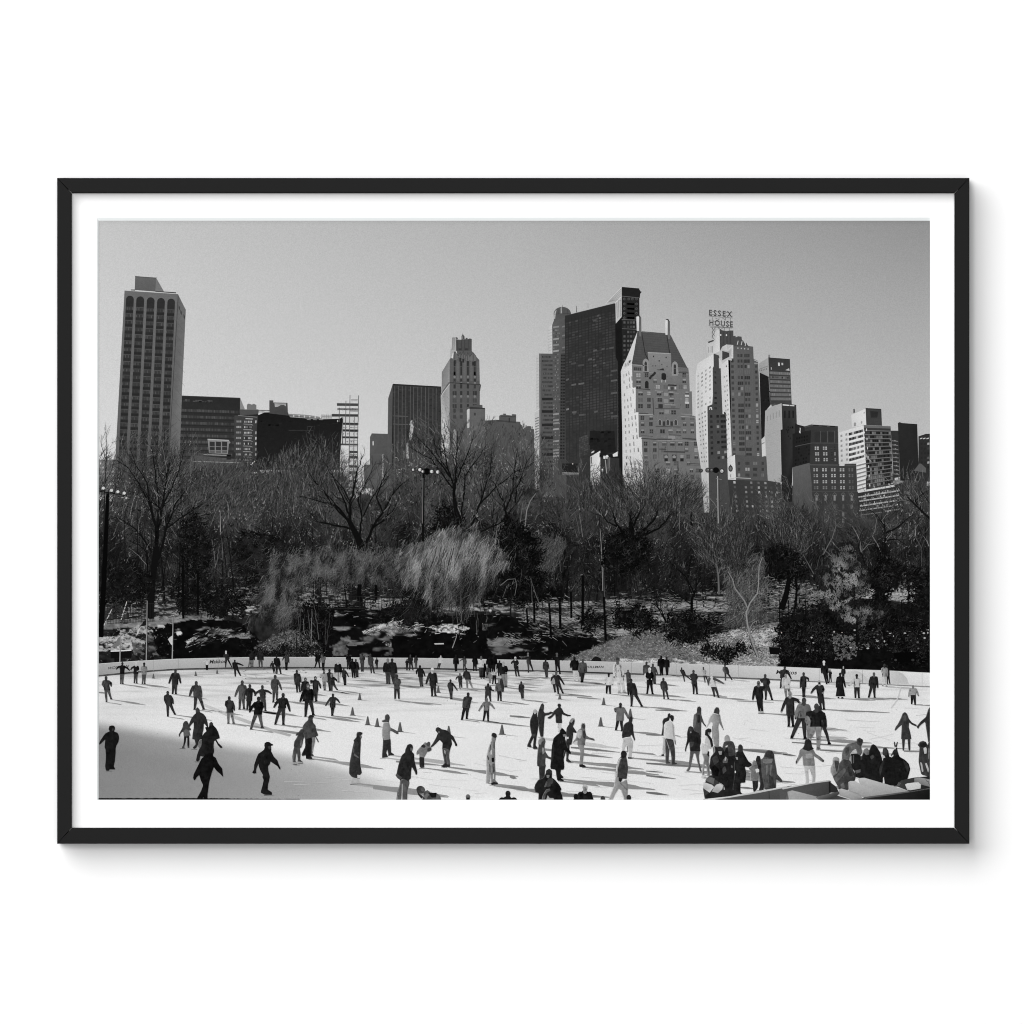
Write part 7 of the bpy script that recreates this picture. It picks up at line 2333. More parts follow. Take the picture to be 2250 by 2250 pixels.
P(L5, 345, 190, 884, 206, 62, 40, lf=(286, 850), rf=(380, 872), ra=(398, 580), la=(262, 440), hem=.52, w=.98, lit=6, hands=150)
P(L5, 724, 75, 800, 72, 60, 60, ra=(824, 358), la=(660, 330), hem=.20, w=.92, lf=(690, 790), rf=(720, 790), sh=0, nofeet=True)
P(L5, 968, 85, 660, 140, 120, 56, la=(824, 350), ra=(1056, 392), hem=.02, w=.95, flare=1.0, lf=(950, 640), rf=(970, 640), sh=1, lit=16, nofeet=True)
P(L5, 606, 345, 975, 38, 86, 46, lf=(575, 966), rf=(748, 962), la=(540, 684), ra=(740, 610), hem=.46, w=1.15)
P(L5, 848, 375, 1060, 192, 116, 40, lf=(775, 1050), rf=(850, 1020), la=(790, 620), ra=(850, 690), hem=.48, w=.92, skate=190, hat=34, face=(.2, 120))
P(L5, 1104, 462, 1200, 62, 40, 140, hem=.2, w=1.05, hat=158, sh=0, nofeet=True)
P(L5, 1010, 622, 1300, 38, 30, 40, hem=.05, w=1.1, face=(.5, 150), sh=0, nofeet=True)
P(L5, 940, 620, 1280, 70, 40, 44, hem=.05, w=.9, face=(.2, 140), sh=0, nofeet=True)
P(L5, 1112, 612, 1340, 24, 22, 26, hem=.02, w=1.25, face=(-.2, 130), sh=0, nofeet=True)
P(L5, 1287, 594, 1312, 30, 26, 46, hem=.25, w=1.2, lf=(1240, 1270), rf=(1318, 1306), ra=(1440, 870), sh=.8)
P(L5, 946, 880, 1360, 26, 22, 20, hem=.02, w=1.6, face=(-.9, 190), sh=0, nofeet=True)
P(L5, 1475, 800, 1242, 114, 40, 110, lf=(1480, 1236), rf=(1520, 1230), la=(1420, 920), ra=(1530, 940), hem=.34, w=1.35, sh=.5, hands=205)
P(L5, 1535, 750, 1230, 46, 40, 40, lf=(1570, 1210), rf=(1590, 1200), hem=.25, w=.8, sh=0)
P(L5, 1685, 672, 1245, 74, 62, 52, ra=(1862, 1106), la=(1580, 930), lf=(1650, 1220), rf=(1740, 1220), hem=.22, w=1.25, sh=.5, nofeet=True)
P(L6, 325, 370, 985, 124, 180, 46, la=(172, 684), ra=(528, 656), lf=(312, 975), rf=(382, 975), hem=.44, w=1.12, hands=44)
P(L6, 1567, 24, 528, 56, 52, 58, la=(1440, 258), ra=(1722, 206), lf=(1548, 520), rf=(1630, 524), hem=.30, w=.98, flare=1.1, sh=1)
P(L6, 1884, -60, 560, 50, 46, 50, la=(1724, 214), lf=(1880, 520), rf=(1920, 540), hem=.3, w=1.2, sh=0)
P(L6, 1795, 398, 860, 60, 44, 50, lf=(1780, 840), rf=(1860, 850), hem=.34, w=1.4, sh=0, lit=30)
P(L6, 990, 355, 950, 92, 50, 60, la=(820, 640), ra=(1000, 560), lf=(800, 900), rf=(850, 900), hem=.45, w=1.35, sh=0, nofeet=True, lit=14)
P(L6, 684, 600, 990, 140, 70, 120, hem=.3, w=1.35, sh=0, nofeet=True, lit=20, hat=150)
P(L6, 1080, 490, 960, 30, 26, 110, hem=.05, w=1.4, sh=0, nofeet=True, hat=112)
P(L6, 1165, 440, 960, 30, 26, 44, hem=.05, w=1.5, sh=0, nofeet=True)
P(L6, 1322, 484, 1000, 28, 24, 52, hem=.05, w=1.45, sh=0, nofeet=True, la=(1236, 900))
P(L6, 1450, 490, 1010, 22, 20, 30, hem=.02, w=1.9, sh=0, nofeet=True, face=(-.6, 190))
P(L6, 830, 650, 1010, 66, 56, 66, hem=.05, w=1.9, sh=0, nofeet=True, lit=10)
P(L4, 540, 928, 1640, 30, 34, 40, hem=.3, w=1.1, sh=0, la=(360, 1220), nofeet=True)
P(L4, 545, 1050, 1700, 36, 40, 54, hem=.3, w=1.3, sh=0, la=(470, 1300), ra=(700, 1250), nofeet=True)
P(L4, 1030, 1146, 1760, 38, 40, 150, hem=.3, w=1.15, sh=0, hat=176, nofeet=True, gen=True)
P(L4, 905, 1270, 1860, 46, 40, 30, hem=.3, w=1.25, sh=0, nofeet=True, gen=True)
P(L4, 1275, 1300, 1900, 40, 40, 60, hem=.3, w=1.2, sh=0, nofeet=True, gen=True)
P(L4, 1630, 1284, 1880, 40, 40, 36, hem=.3, w=1.2, sh=0, nofeet=True, gen=True)
P(L3, 1298, 1158, 1700, 40, 40, 54, hem=.3, w=1.3, sh=0, nofeet=True, hat=110, gen=True)
P(L3, 1845, 1108, 1720, 40, 40, 40, hem=.3, w=1.5, sh=0, nofeet=True, hat=44, gen=True)


# --- near figures, each with an outline of its own
shapes = []


def S(t, yf, *layers):
    shapes.append((t(0, yf)[1], [(tone, TP(t, *c)) for tone, c in layers]))


def chaikin(Pts, it=1):
    for _ in range(it):
        Q = []
        n = len(Pts)
        for i in range(n):
            a, b_ = Pts[i], Pts[(i + 1) % n]
            Q.append((a[0] * .89 + b_[0] * .11, a[1] * .89 + b_[1] * .11))
            Q.append((a[0] * .11 + b_[0] * .89, a[1] * .11 + b_[1] * .89))
        Pts = Q
    return Pts


def rim(k, Q, tone, w, lv, strength=34):
    n = len(Q)
    area = sum(Q[i][0] * Q[(i + 1) % n][1] - Q[(i + 1) % n][0] * Q[i][1] for i in range(n))
    sg = 1 if area > 0 else -1
    run = []
    for i in range(n + 1):
        a, b_ = Q[i % n], Q[(i + 1) % n]
        dx, dy_ = b_[0] - a[0], b_[1] - a[1]
        L_ = math.hypot(dx, dy_) + 1e-6
        nx_, ny_ = dy_ / L_ * sg, -dx / L_ * sg          # outward
        if nx_ * -.8 + ny_ * -.6 > .35 and i < n:
            run += [(a[0] - nx_ * w * .6, a[1] - ny_ * w * .6), (b_[0] - nx_ * w * .6, b_[1] - ny_ * w * .6)]
        else:
            if len(run) > 3:
                k.line(run[::2] + [run[-1]], w, w * .6, min(225, tone + strength), lv)
            run = []


def draw_shape(k, layers):
    R = random.Random(int(layers[0][1][0][0] * 31))
    for i, (tone, Pts) in enumerate(layers):
        Q = chaikin(Pts)
        if isinstance(tone, tuple):
            xs = [q[0] for q in Q]
            a, b_ = min(xs), max(xs)
            tl = [tone[0] + (tone[1] - tone[0]) * (q[0] - a) / (b_ - a + 1e-6) for q in Q]
        else:
            tl = [tone + 3 - 6 * (q[0] - min(z[0] for z in Q)) / (1e-6 + max(z[0] for z in Q) - min(z[0] for z in Q)) for q in Q]
        k.poly(Q, tl, i * 1.5)
        if i == 0 or len(Pts) > 6:
            tt_ = tone[0] if isinstance(tone, tuple) else tone
            rim(k, Q, tt_, 1.4, i * 1.5 + .3, 44 if Q[0][0] > 640 else 14)
        if i == 0:
            low = sorted(Q, key=lambda q: -q[1])[:2]
            fx_, fy_ = low[0]
            if fy_ < 1752 and max(z[1] for z in Q) - min(z[1] for z in Q) > 40:
                k.line([(fx_ - 6, fy_ + .9), (fx_ + 7, fy_ + .9)], .8, .8, 74, .2)
        # creases in the cloth
        xs = [q[0] for q in Q]
        ys = [q[1] for q in Q]
        h_ = max(ys) - min(ys)
        base_t = sum(tone) / 2 if isinstance(tone, tuple) else tone
        if h_ > 16:
            for q in range(int(h_ / 5)):
                x, y = R.uniform(min(xs), max(xs)), R.uniform(min(ys) + h_ * .12, max(ys) - h_ * .1)
                d = (R.uniform(-2.2, 2.2), R.uniform(2, 6))
                e1 = inpoly(np.array([x - 1.2, x + 1.2, x + d[0] - 1, x + d[0] + 1]), np.array([y, y, y + d[1], y + d[1]]), Q)
                if e1.all():
                    k.line([(x, y), (x + d[0] * .4, y + d[1] * .6), (x + d[0], y + d[1])], R.uniform(1.0, 2.2), .5, base_t + R.choice((-9, -6, 7, 10)) * (1 + base_t / 110), i * 1.5 + .5 + R.random() * .5)


S(L1, 830, (24, (140, 240, 145, 222, 170, 212, 200, 212, 220, 230, 222, 260, 212, 285, 215, 298, 255, 310, 272, 340, 280, 385, 268, 440, 240, 490, 232, 520, 230, 600, 220, 700, 205, 770, 222, 800, 220, 815, 150, 812, 140, 830, 100, 830, 92, 800, 88, 770, 95, 700, 98, 620, 92, 540, 80, 510, 82, 480, 90, 400, 40, 450, 10, 475, 5, 465, 15, 430, 60, 360, 90, 320, 130, 300, 150, 290, 140, 275, 135, 262)), (44, (178, 250, 205, 250, 208, 282, 180, 288)))
S(L1, 520, (60, (1150, 225, 1155, 180, 1180, 150, 1210, 152, 1230, 185, 1240, 230, 1265, 262, 1260, 275, 1240, 280, 1250, 330, 1258, 348, 1240, 352, 1240, 420, 1238, 490, 1240, 515, 1218, 520, 1212, 480, 1212, 380, 1198, 380, 1190, 440, 1170, 490, 1172, 520, 1140, 524, 1140, 505, 1160, 480, 1168, 400, 1168, 360, 1160, 300, 1140, 300, 1115, 335, 1112, 362, 1098, 365, 1095, 335, 1120, 290, 1145, 245)), (86, (1158, 280, 1200, 262, 1240, 285, 1252, 345, 1205, 350, 1162, 358)), (30, (1168, 362, 1200, 366, 1192, 430, 1172, 492, 1156, 490, 1166, 420)), (30, (1210, 362, 1240, 354, 1240, 488, 1218, 490)))
S(L1, 522, ((48, 36), (1325, -10, 1350, -40, 1380, -10, 1385, 30, 1430, 50, 1465, 90, 1490, 170, 1500, 235, 1490, 245, 1470, 215, 1440, 180, 1435, 260, 1420, 330, 1420, 402, 1385, 402, 1365, 440, 1362, 472, 1330, 522, 1300, 532, 1290, 512, 1328, 470, 1310, 402, 1280, 400, 1285, 330, 1300, 240, 1300, 165, 1260, 210, 1240, 240, 1228, 225, 1240, 180, 1270, 110, 1300, 70, 1330, 45)), (62, (1328, 0, 1352, -30, 1376, 0, 1372, 30, 1340, 34)))
S(L1, 700, (28, (1455, 240, 1475, 232, 1510, 235, 1515, 180, 1540, 160, 1562, 178, 1566, 208, 1605, 245, 1635, 300, 1655, 370, 1655, 388, 1610, 402, 1640, 455, 1685, 495, 1695, 518, 1668, 522, 1630, 480, 1595, 415, 1578, 430, 1572, 500, 1580, 560, 1570, 600, 1500, 660, 1440, 640, 1390, 630, 1378, 690, 1345, 705, 1332, 690, 1345, 620, 1372, 540, 1400, 500, 1405, 440, 1410, 370, 1440, 320, 1475, 290, 1465, 262)), (104, (1370, 440, 1395, 405, 1412, 420, 1408, 480, 1380, 525, 1360, 500)), (50, (1512, 200, 1530, 168, 1556, 172, 1562, 205, 1535, 216)))
S(L1, 1240, (18, (1440, 640, 1470, 600, 1500, 580, 1540, 585, 1565, 610, 1568, 632, 1600, 650, 1640, 740, 1690, 800, 1700, 880, 1705, 915, 1690, 905, 1670, 880, 1610, 830, 1575, 780, 1550, 850, 1530, 920, 1510, 1000, 1500, 1080, 1490, 1150, 1488, 1250, 1430, 1250, 1435, 1190, 1410, 1230, 1400, 1260, 1330, 1260, 1345, 1210, 1400, 1110, 1430, 1030, 1400, 970, 1375, 890, 1340, 920, 1330, 945, 1305, 965, 1292, 930, 1300, 880, 1340, 800, 1380, 720, 1410, 660)))
S(L2, 1160, (26, (378, 490, 382, 455, 410, 436, 445, 436, 465, 455, 500, 470, 490, 488, 470, 490, 475, 540, 470, 560, 490, 600, 510, 640, 560, 690, 575, 740, 600, 790, 598, 815, 585, 812, 560, 770, 500, 730, 465, 705, 455, 740, 430, 770, 435, 840, 455, 910, 445, 970, 430, 1020, 425, 1090, 450, 1105, 480, 1125, 485, 1145, 480, 1160, 380, 1160, 330, 1130, 335, 1100, 355, 1030, 370, 960, 352, 915, 360, 890, 320, 820, 302, 770, 300, 735, 275, 790, 265, 830, 270, 865, 235, 872, 212, 855, 235, 820, 240, 750, 270, 660, 295, 600, 340, 570, 372, 545, 385, 510)), (52, (430, 496, 466, 492, 470, 535, 440, 540)), (86, (372, 1166, 484, 1160, 484, 1166, 372, 1174)))
S(L2, 745, (58, (808, 345, 815, 320, 850, 300, 880, 262, 910, 258, 925, 280, 915, 320, 930, 360, 910, 410, 905, 450, 890, 510, 865, 525, 875, 600, 870, 680, 905, 710, 905, 735, 840, 740, 835, 710, 838, 640, 820, 590, 805, 640, 803, 700, 830, 725, 825, 748, 765, 745, 768, 700, 762, 640, 770, 580, 785, 520, 782, 480, 790, 430, 815, 390, 840, 345, 815, 352)), (98, (880, 400, 905, 430, 890, 510, 865, 480)), (70, (788, 500, 868, 525, 868, 690, 840, 690, 822, 585, 803, 695, 768, 695, 770, 570)), (150, (766, 712, 826, 716, 826, 740, 766, 742)), (150, (838, 705, 904, 712, 900, 732, 840, 732)))
S(L2, 668, ((72, 56), (980, 110, 985, 85, 1010, 66, 1040, 72, 1065, 90, 1045, 100, 1040, 135, 1045, 170, 1080, 210, 1085, 260, 1115, 340, 1110, 355, 1085, 360, 1110, 400, 1125, 435, 1115, 445, 1095, 410, 1080, 370, 1060, 400, 1050, 470, 1040, 560, 1034, 600, 1054, 615, 1055, 630, 1020, 634, 1040, 660, 1030, 672, 950, 670, 950, 620, 900, 632, 888, 615, 900, 580, 930, 530, 945, 470, 935, 400, 915, 330, 900, 270, 905, 220, 940, 170, 975, 140)), (122, (1036, 370, 1076, 370, 1074, 430, 1052, 520, 1040, 600, 1022, 600)), (26, (935, 400, 1030, 375, 1028, 600, 1010, 640, 1038, 660, 1030, 670, 950, 668, 945, 610, 895, 628, 890, 605, 940, 500)), (40, (978, 112, 986, 80, 1012, 66, 1040, 74, 1064, 90, 1040, 98)))
S(L2, 1016, ((56, 40), (1640, 330, 1650, 305, 1680, 296, 1725, 310, 1720, 330, 1705, 345, 1715, 370, 1700, 400, 1700, 450, 1695, 560, 1690, 650, 1695, 760, 1715, 860, 1690, 890, 1650, 885, 1650, 935, 1600, 925, 1570, 910, 1540, 870, 1540, 800, 1550, 700, 1570, 600, 1590, 500, 1605, 440, 1600, 415, 1640, 370)), (174, (1592, 928, 1645, 932, 1692, 985, 1690, 1005, 1560, 1005, 1570, 960)), (92, (1604, 590, 1640, 620, 1680, 648, 1670, 662, 1612, 628)), (78, (1604, 450, 1616, 470, 1604, 580, 1592, 590)), (90, (1682, 350, 1704, 348, 1710, 372, 1694, 392)), (80, (1552, 1014, 1690, 1010, 1690, 1016, 1552, 1022)))
S(L3, 656, (44, (158, 100, 165, 75, 190, 56, 215, 65, 228, 100, 220, 130, 215, 170, 235, 240, 290, 270, 345, 295, 345, 325, 325, 330, 290, 300, 230, 285, 228, 340, 232, 385, 240, 420, 242, 500, 245, 580, 285, 605, 285, 620, 240, 622, 205, 630, 205, 600, 190, 540, 180, 590, 200, 630, 200, 645, 120, 655, 122, 600, 130, 500, 135, 410, 120, 330, 120, 280, 135, 200, 150, 170, 120, 160, 120, 145, 160, 130)), ((150, 92), (135, 200, 150, 165, 215, 165, 235, 240, 300, 270, 300, 300, 230, 286, 228, 340, 230, 400, 140, 415, 120, 330, 122, 270)), (70, (118, 150, 160, 130, 158, 95, 165, 72, 190, 56, 215, 65, 228, 100, 218, 150, 160, 170)), (80, (240, 246, 345, 294, 345, 326, 326, 332, 240, 280)))
S(L3, 1300, (38, (455, 510, 465, 480, 500, 462, 535, 475, 545, 510, 540, 545, 530, 570, 560, 600, 565, 690, 590, 790, 605, 850, 600, 885, 580, 885, 570, 850, 530, 780, 520, 830, 515, 940, 490, 960, 497, 1000, 480, 1030, 470, 1100, 462, 1280, 395, 1280, 400, 1150, 395, 1050, 385, 1100, 380, 1280, 310, 1280, 330, 1130, 360, 1050, 370, 960, 330, 930, 305, 895, 320, 870, 340, 770, 360, 700, 390, 620, 435, 580, 440, 540)), ((96, 76), (376, 955, 420, 940, 495, 985, 495, 1010, 470, 1100, 462, 1280, 400, 1280, 396, 1050, 380, 1280, 312, 1280, 340, 1120)), (100, (508, 515, 540, 518, 536, 556, 512, 560)), (74, (306, 888, 320, 872, 400, 925, 372, 950, 330, 926)), (200, (394, 1010, 402, 1010, 396, 1250, 388, 1250)))
S(L3, 796, ((128, 96), (590, 590, 600, 560, 640, 510, 680, 480, 700, 445, 720, 442, 735, 455, 755, 432, 778, 440, 782, 470, 780, 500, 798, 520, 798, 550, 770, 570, 740, 575, 715, 620, 698, 650, 700, 720, 700, 780, 660, 795, 635, 780, 640, 700, 632, 640, 625, 600, 605, 612, 592, 610)), (44, (630, 640, 700, 650, 700, 785, 660, 795, 635, 780)), (72, (725, 462, 752, 434, 778, 440, 782, 472, 765, 500, 735, 495)), (42, (650, 495, 690, 465, 720, 500, 700, 520, 670, 510)), (60, (745, 520, 795, 515, 798, 548, 768, 566, 740, 560)))
S(L3, 790, (41, (852, 280, 858, 250, 885, 232, 915, 245, 935, 262, 1000, 275, 1040, 300, 1060, 330, 1100, 360, 1125, 420, 1150, 470, 1150, 495, 1125, 495, 1110, 450, 1070, 395, 1080, 470, 1060, 520, 1050, 560, 1035, 620, 1050, 700, 1055, 780, 960, 785, 925, 768, 975, 735, 970, 660, 950, 590, 945, 520, 950, 450, 910, 410, 880, 440, 830, 490, 795, 515, 785, 498, 820, 450, 860, 380, 885, 320, 870, 300)), ((66, 82), (948, 530, 985, 520, 1050, 550, 1040, 620, 1050, 745, 1008, 745, 1000, 640, 988, 580, 998, 728, 976, 730, 952, 600)), (205, (976, 545, 988, 560, 988, 610, 978, 590)), (100, (888, 296, 908, 290, 916, 306, 896, 322)), (56, (884, 330, 910, 340, 896, 400, 860, 440, 840, 460, 862, 390)))
S(L3, 1040, ((168, 92), (1620, 350, 1625, 320, 1650, 312, 1685, 325, 1692, 360, 1680, 385, 1680, 400, 1665, 450, 1668, 560, 1670, 680, 1665, 720, 1672, 800, 1675, 880, 1670, 960, 1710, 1000, 1705, 1015, 1620, 1025, 1610, 1010, 1605, 940, 1595, 880, 1600, 985, 1560, 1005, 1540, 1000, 1545, 900, 1550, 800, 1545, 720, 1555, 620, 1570, 540, 1595, 470, 1620, 400)), (44, (1618, 352, 1624, 320, 1650, 310, 1686, 325, 1694, 360, 1680, 384, 1650, 376)), (20, (1620, 655, 1655, 652, 1656, 712, 1626, 712)), (38, (1612, 1000, 1660, 985, 1710, 1000, 1705, 1020, 1620, 1026)), (60, (1600, 480, 1612, 470, 1606, 560, 1590, 580)), (200, (1606, 560, 1622, 540, 1626, 600, 1610, 620)), (70, (1560, 620, 1580, 640, 1590, 690, 1570, 680)), (60, (1650, 440, 1664, 440, 1662, 540, 1646, 520)), (76, (1630, 740, 1660, 730, 1664, 840, 1640, 860)), (196, (1640, 880, 1656, 870, 1656, 950, 1640, 940)), (70, (1590, 730, 1606, 760, 1606, 860, 1592, 840)))
S(L4, 660, (40, (330, 120, 360, 118, 378, 140, 372, 180, 385, 260, 395, 330, 385, 400, 372, 470, 360, 560, 355, 610, 380, 640, 375, 655, 315, 655, 320, 600, 330, 500, 310, 540, 285, 590, 300, 630, 290, 640, 235, 625, 245, 590, 280, 510, 300, 470, 285, 400, 275, 330, 280, 260, 300, 210, 318, 175, 318, 150)), (172, (316, 150, 328, 120, 358, 116, 374, 136, 366, 166, 344, 184)), (58, (306, 460, 360, 440, 352, 480, 320, 490)))
S(L4, 495, (45, (405, 110, 430, 45, 455, 30, 470, 60, 468, 100, 462, 140, 480, 165, 540, 158, 556, 145, 590, 152, 590, 165, 540, 190, 480, 205, 470, 300, 465, 400, 460, 490, 420, 492, 400, 400, 390, 300, 380, 240, 384, 170)), (62, (415, 100, 432, 50, 455, 34, 468, 62, 462, 110, 430, 110)))
S(L4, 430, (194, (665, 300, 705, 300, 700, 345, 715, 375, 690, 400, 660, 430, 655, 350)), (44, (652, 60, 660, 38, 690, 36, 703, 60, 695, 90, 715, 105, 740, 160, 790, 185, 838, 195, 835, 207, 790, 210, 740, 195, 715, 180, 712, 240, 718, 300, 680, 308, 630, 300, 628, 240, 622, 180, 590, 215, 555, 245, 520, 240, 515, 228, 570, 195, 600, 140, 640, 105, 665, 90)))
S(L4, 838, (45, (815, 290, 830, 260, 850, 236, 885, 240, 890, 280, 880, 318, 865, 350, 900, 400, 920, 430, 900, 440, 870, 430, 865, 500, 845, 600, 820, 600, 815, 700, 800, 790, 840, 830, 830, 842, 770, 828, 775, 760, 770, 690, 740, 800, 725, 780, 760, 600, 780, 520, 770, 440, 780, 370, 812, 320)), (150, (822, 290, 832, 256, 852, 234, 884, 240, 870, 268, 848, 300)), (210, (778, 500, 800, 490, 812, 510, 790, 525)))
S(L4, 912, ((128, 78), (975, 330, 990, 302, 1025, 305, 1035, 340, 1030, 385, 1045, 470, 1090, 500, 1150, 515, 1165, 535, 1155, 545, 1100, 530, 1040, 520, 1030, 560, 1035, 605, 1015, 610, 1015, 700, 1005, 800, 995, 870, 1040, 890, 1040, 910, 955, 905, 950, 880, 960, 800, 970, 700, 940, 630, 925, 590, 925, 540, 890, 560, 865, 575, 870, 560, 910, 500, 925, 420, 950, 390, 975, 375)), ((190, 150), (926, 430, 960, 395, 992, 400, 990, 460, 965, 520, 926, 500)), ((150, 112), (940, 610, 1015, 605, 1015, 700, 992, 870, 958, 870, 970, 700)), (32, (950, 872, 1000, 868, 1040, 890, 1040, 908, 955, 905)), (60, (985, 330, 1010, 312, 1034, 340, 1030, 384, 1000, 376)), (60, (1000, 420, 1030, 400, 1044, 470, 1030, 520, 1000, 500)))
S(L4, 1080, (64, (395, 600, 385, 560, 400, 520, 440, 500, 480, 515, 490, 560, 478, 600, 475, 640, 490, 700, 530, 760, 590, 780, 650, 810, 650, 835, 600, 815, 540, 795, 490, 775, 485, 850, 495, 890, 485, 920, 480, 1000, 460, 1100, 405, 1100, 410, 1000, 400, 900, 375, 890, 375, 800, 380, 700, 395, 620)), ((150, 90), (386, 590, 384, 552, 402, 518, 440, 500, 478, 512, 480, 545, 440, 560, 420, 600)), (150, (588, 785, 625, 795, 655, 815, 640, 838, 600, 815)), (130, (440, 640, 470, 640, 480, 700, 450, 740)), (50, (398, 900, 482, 890, 478, 1000, 460, 1100, 408, 1100)))
S(L4, 1100, (25, (680, 440, 690, 400, 715, 368, 745, 395, 775, 430, 770, 470, 755, 500, 770, 560, 800, 640, 840, 710, 830, 735, 800, 710, 750, 670, 735, 720, 740, 800, 748, 900, 740, 940, 700, 945, 695, 1000, 735, 1040, 735, 1055, 700, 1060, 740, 1085, 735, 1100, 650, 1090, 640, 1040, 630, 960, 620, 940, 560, 930, 555, 900, 565, 800, 570, 700, 580, 600, 600, 510, 640, 470)), (118, (724, 460, 765, 455, 766, 484, 740, 496)), (70, (750, 520, 764, 530, 800, 640, 790, 650)), (40, (590, 620, 610, 600, 600, 800, 575, 840)))
S(L4, 790, ((190, 170), (1545, 510, 1600, 495, 1655, 490, 1685, 550, 1685, 620, 1670, 700, 1665, 772, 1615, 772, 1620, 690, 1610, 610, 1590, 600, 1565, 670, 1540, 690, 1535, 620, 1550, 560)), (46, (1630, 240, 1640, 212, 1665, 208, 1685, 230, 1680, 270, 1672, 295, 1690, 330, 1692, 400, 1705, 480, 1718, 530, 1705, 548, 1690, 510, 1665, 460, 1650, 490, 1580, 500, 1540, 512, 1535, 470, 1545, 400, 1560, 330, 1590, 300, 1630, 280)), (34, (1615, 770, 1685, 775, 1685, 790, 1620, 792)), (120, (1600, 610, 1616, 620, 1622, 690, 1612, 700)))
S(L4, 1400, ((164, 128), (1445, 1045, 1500, 1050, 1530, 1110, 1600, 1070, 1620, 1170, 1615, 1260, 1600, 1400, 1540, 1400, 1560, 1330, 1520, 1220, 1490, 1200, 1440, 1280, 1390, 1400, 1330, 1400, 1390, 1260, 1430, 1150)), (60, (1520, 710, 1540, 682, 1575, 680, 1605, 720, 1595, 765, 1610, 830, 1620, 930, 1610, 1000, 1600, 1070, 1540, 1065, 1520, 1112, 1490, 1095, 1500, 1050, 1440, 1042, 1440, 990, 1460, 880, 1490, 800, 1522, 765)), ((190, 120), (1444, 1000, 1465, 870, 1500, 790, 1530, 778, 1500, 860, 1480, 930, 1474, 1044, 1446, 1042)), (38, (1520, 715, 1540, 682, 1575, 680, 1605, 720, 1592, 765, 1555, 785, 1526, 760)), (32, (1490, 1050, 1550, 1055, 1525, 1112, 1492, 1096)), (110, (1505, 1130, 1520, 1120, 1610, 1210, 1600, 1225)))
S(L4, 1390, (30, (335, 1190, 350, 1140, 390, 1080, 460, 1050, 490, 1000, 500, 950, 540, 928, 575, 950, 580, 1000, 575, 1050, 620, 1080, 680, 1150, 710, 1210, 690, 1230, 720, 1300, 730, 1400, 390, 1400, 395, 1260, 350, 1250)), (44, (500, 985, 510, 945, 542, 928, 574, 950, 578, 1000, 540, 1010)), (130, (502, 1015, 545, 1012, 540, 1050, 508, 1056)), (60, (500, 1110, 530, 1060, 580, 1055, 600, 1100, 560, 1170, 510, 1180)), (92, (470, 1180, 500, 1100, 520, 1110, 500, 1180)), (80, (432, 1390, 450, 1290, 500, 1210, 550, 1200, 560, 1230, 500, 1260, 470, 1390)), (160, (500, 1350, 520, 1290, 545, 1330, 600, 1330, 620, 1400, 500, 1400)), (22, (560, 1140, 640, 1120, 700, 1210, 690, 1300, 600, 1280)))
S(L5, 745, (174, (230, 490, 258, 500, 258, 700, 240, 740, 210, 748, 225, 650)), (46, (220, 280, 240, 240, 290, 225, 295, 180, 315, 165, 335, 185, 310, 270, 260, 300, 245, 350, 235, 470, 205, 475, 215, 420, 225, 340)), (34, (206, 735, 240, 728, 244, 750, 206, 752)))
S(L5, 880, ((66, 56), (258, 510, 370, 530, 390, 640, 395, 760, 390, 845, 420, 848, 420, 866, 345, 872, 342, 760, 320, 650, 310, 760, 305, 830, 335, 845, 330, 858, 262, 858, 262, 700)), ((214, 176), (240, 330, 265, 290, 320, 268, 352, 290, 380, 340, 382, 420, 392, 500, 402, 550, 385, 562, 372, 530, 300, 518, 240, 502)), (36, (318, 212, 345, 190, 376, 205, 378, 245, 362, 285, 340, 270)), (120, (385, 540, 402, 540, 406, 600, 390, 592)), (150, (268, 520, 280, 540, 320, 650, 308, 660)), (160, (352, 300, 376, 340, 386, 500, 366, 480)))
S(L5, 500, (70, (695, 110, 705, 80, 735, 75, 752, 100, 752, 180, 765, 230, 790, 300, 828, 350, 822, 365, 780, 320, 755, 280, 750, 400, 752, 500, 690, 520, 650, 420, 640, 320, 650, 190, 690, 165)), (60, (694, 112, 706, 80, 736, 76, 752, 104, 750, 172, 700, 172)), (40, (700, 190, 736, 185, 735, 300, 700, 300)), (96, (655, 200, 680, 180, 690, 260, 665, 380, 650, 330)))
S(L5, 655, ((196, 96), (880, 200, 915, 165, 985, 178, 1010, 190, 1020, 260, 1040, 330, 1062, 395, 1050, 400, 1020, 340, 995, 300, 985, 360, 995, 450, 995, 550, 990, 640, 930, 630, 910, 560, 905, 400, 905, 300, 880, 280, 850, 330, 825, 365, 815, 350, 850, 280)), (56, (920, 165, 935, 110, 960, 85, 990, 90, 1002, 130, 998, 185, 960, 176)), (60, (905, 340, 914, 340, 914, 520, 906, 520)), (112, (988, 200, 1010, 196, 1020, 260, 1056, 392, 1040, 370, 1000, 300)))
S(L5, 972, ((92, 80), (600, 680, 660, 672, 735, 680, 720, 760, 730, 850, 750, 930, 760, 968, 735, 968, 715, 900, 690, 800, 670, 720, 650, 720, 630, 800, 610, 900, 590, 952, 555, 970, 548, 950, 580, 900, 590, 800)), (36, (570, 390, 580, 355, 610, 345, 640, 360, 655, 410, 720, 440, 745, 500, 750, 560, 735, 620, 740, 690, 600, 692, 590, 600, 590, 560, 560, 620, 545, 670, 545, 695, 530, 690, 528, 660, 545, 590, 560, 530, 558, 440)), (52, (570, 392, 582, 355, 612, 346, 640, 362, 640, 405, 606, 425)), (130, (596, 420, 620, 420, 618, 440, 600, 442)), (60, (590, 560, 660, 560, 640, 620, 600, 640)))
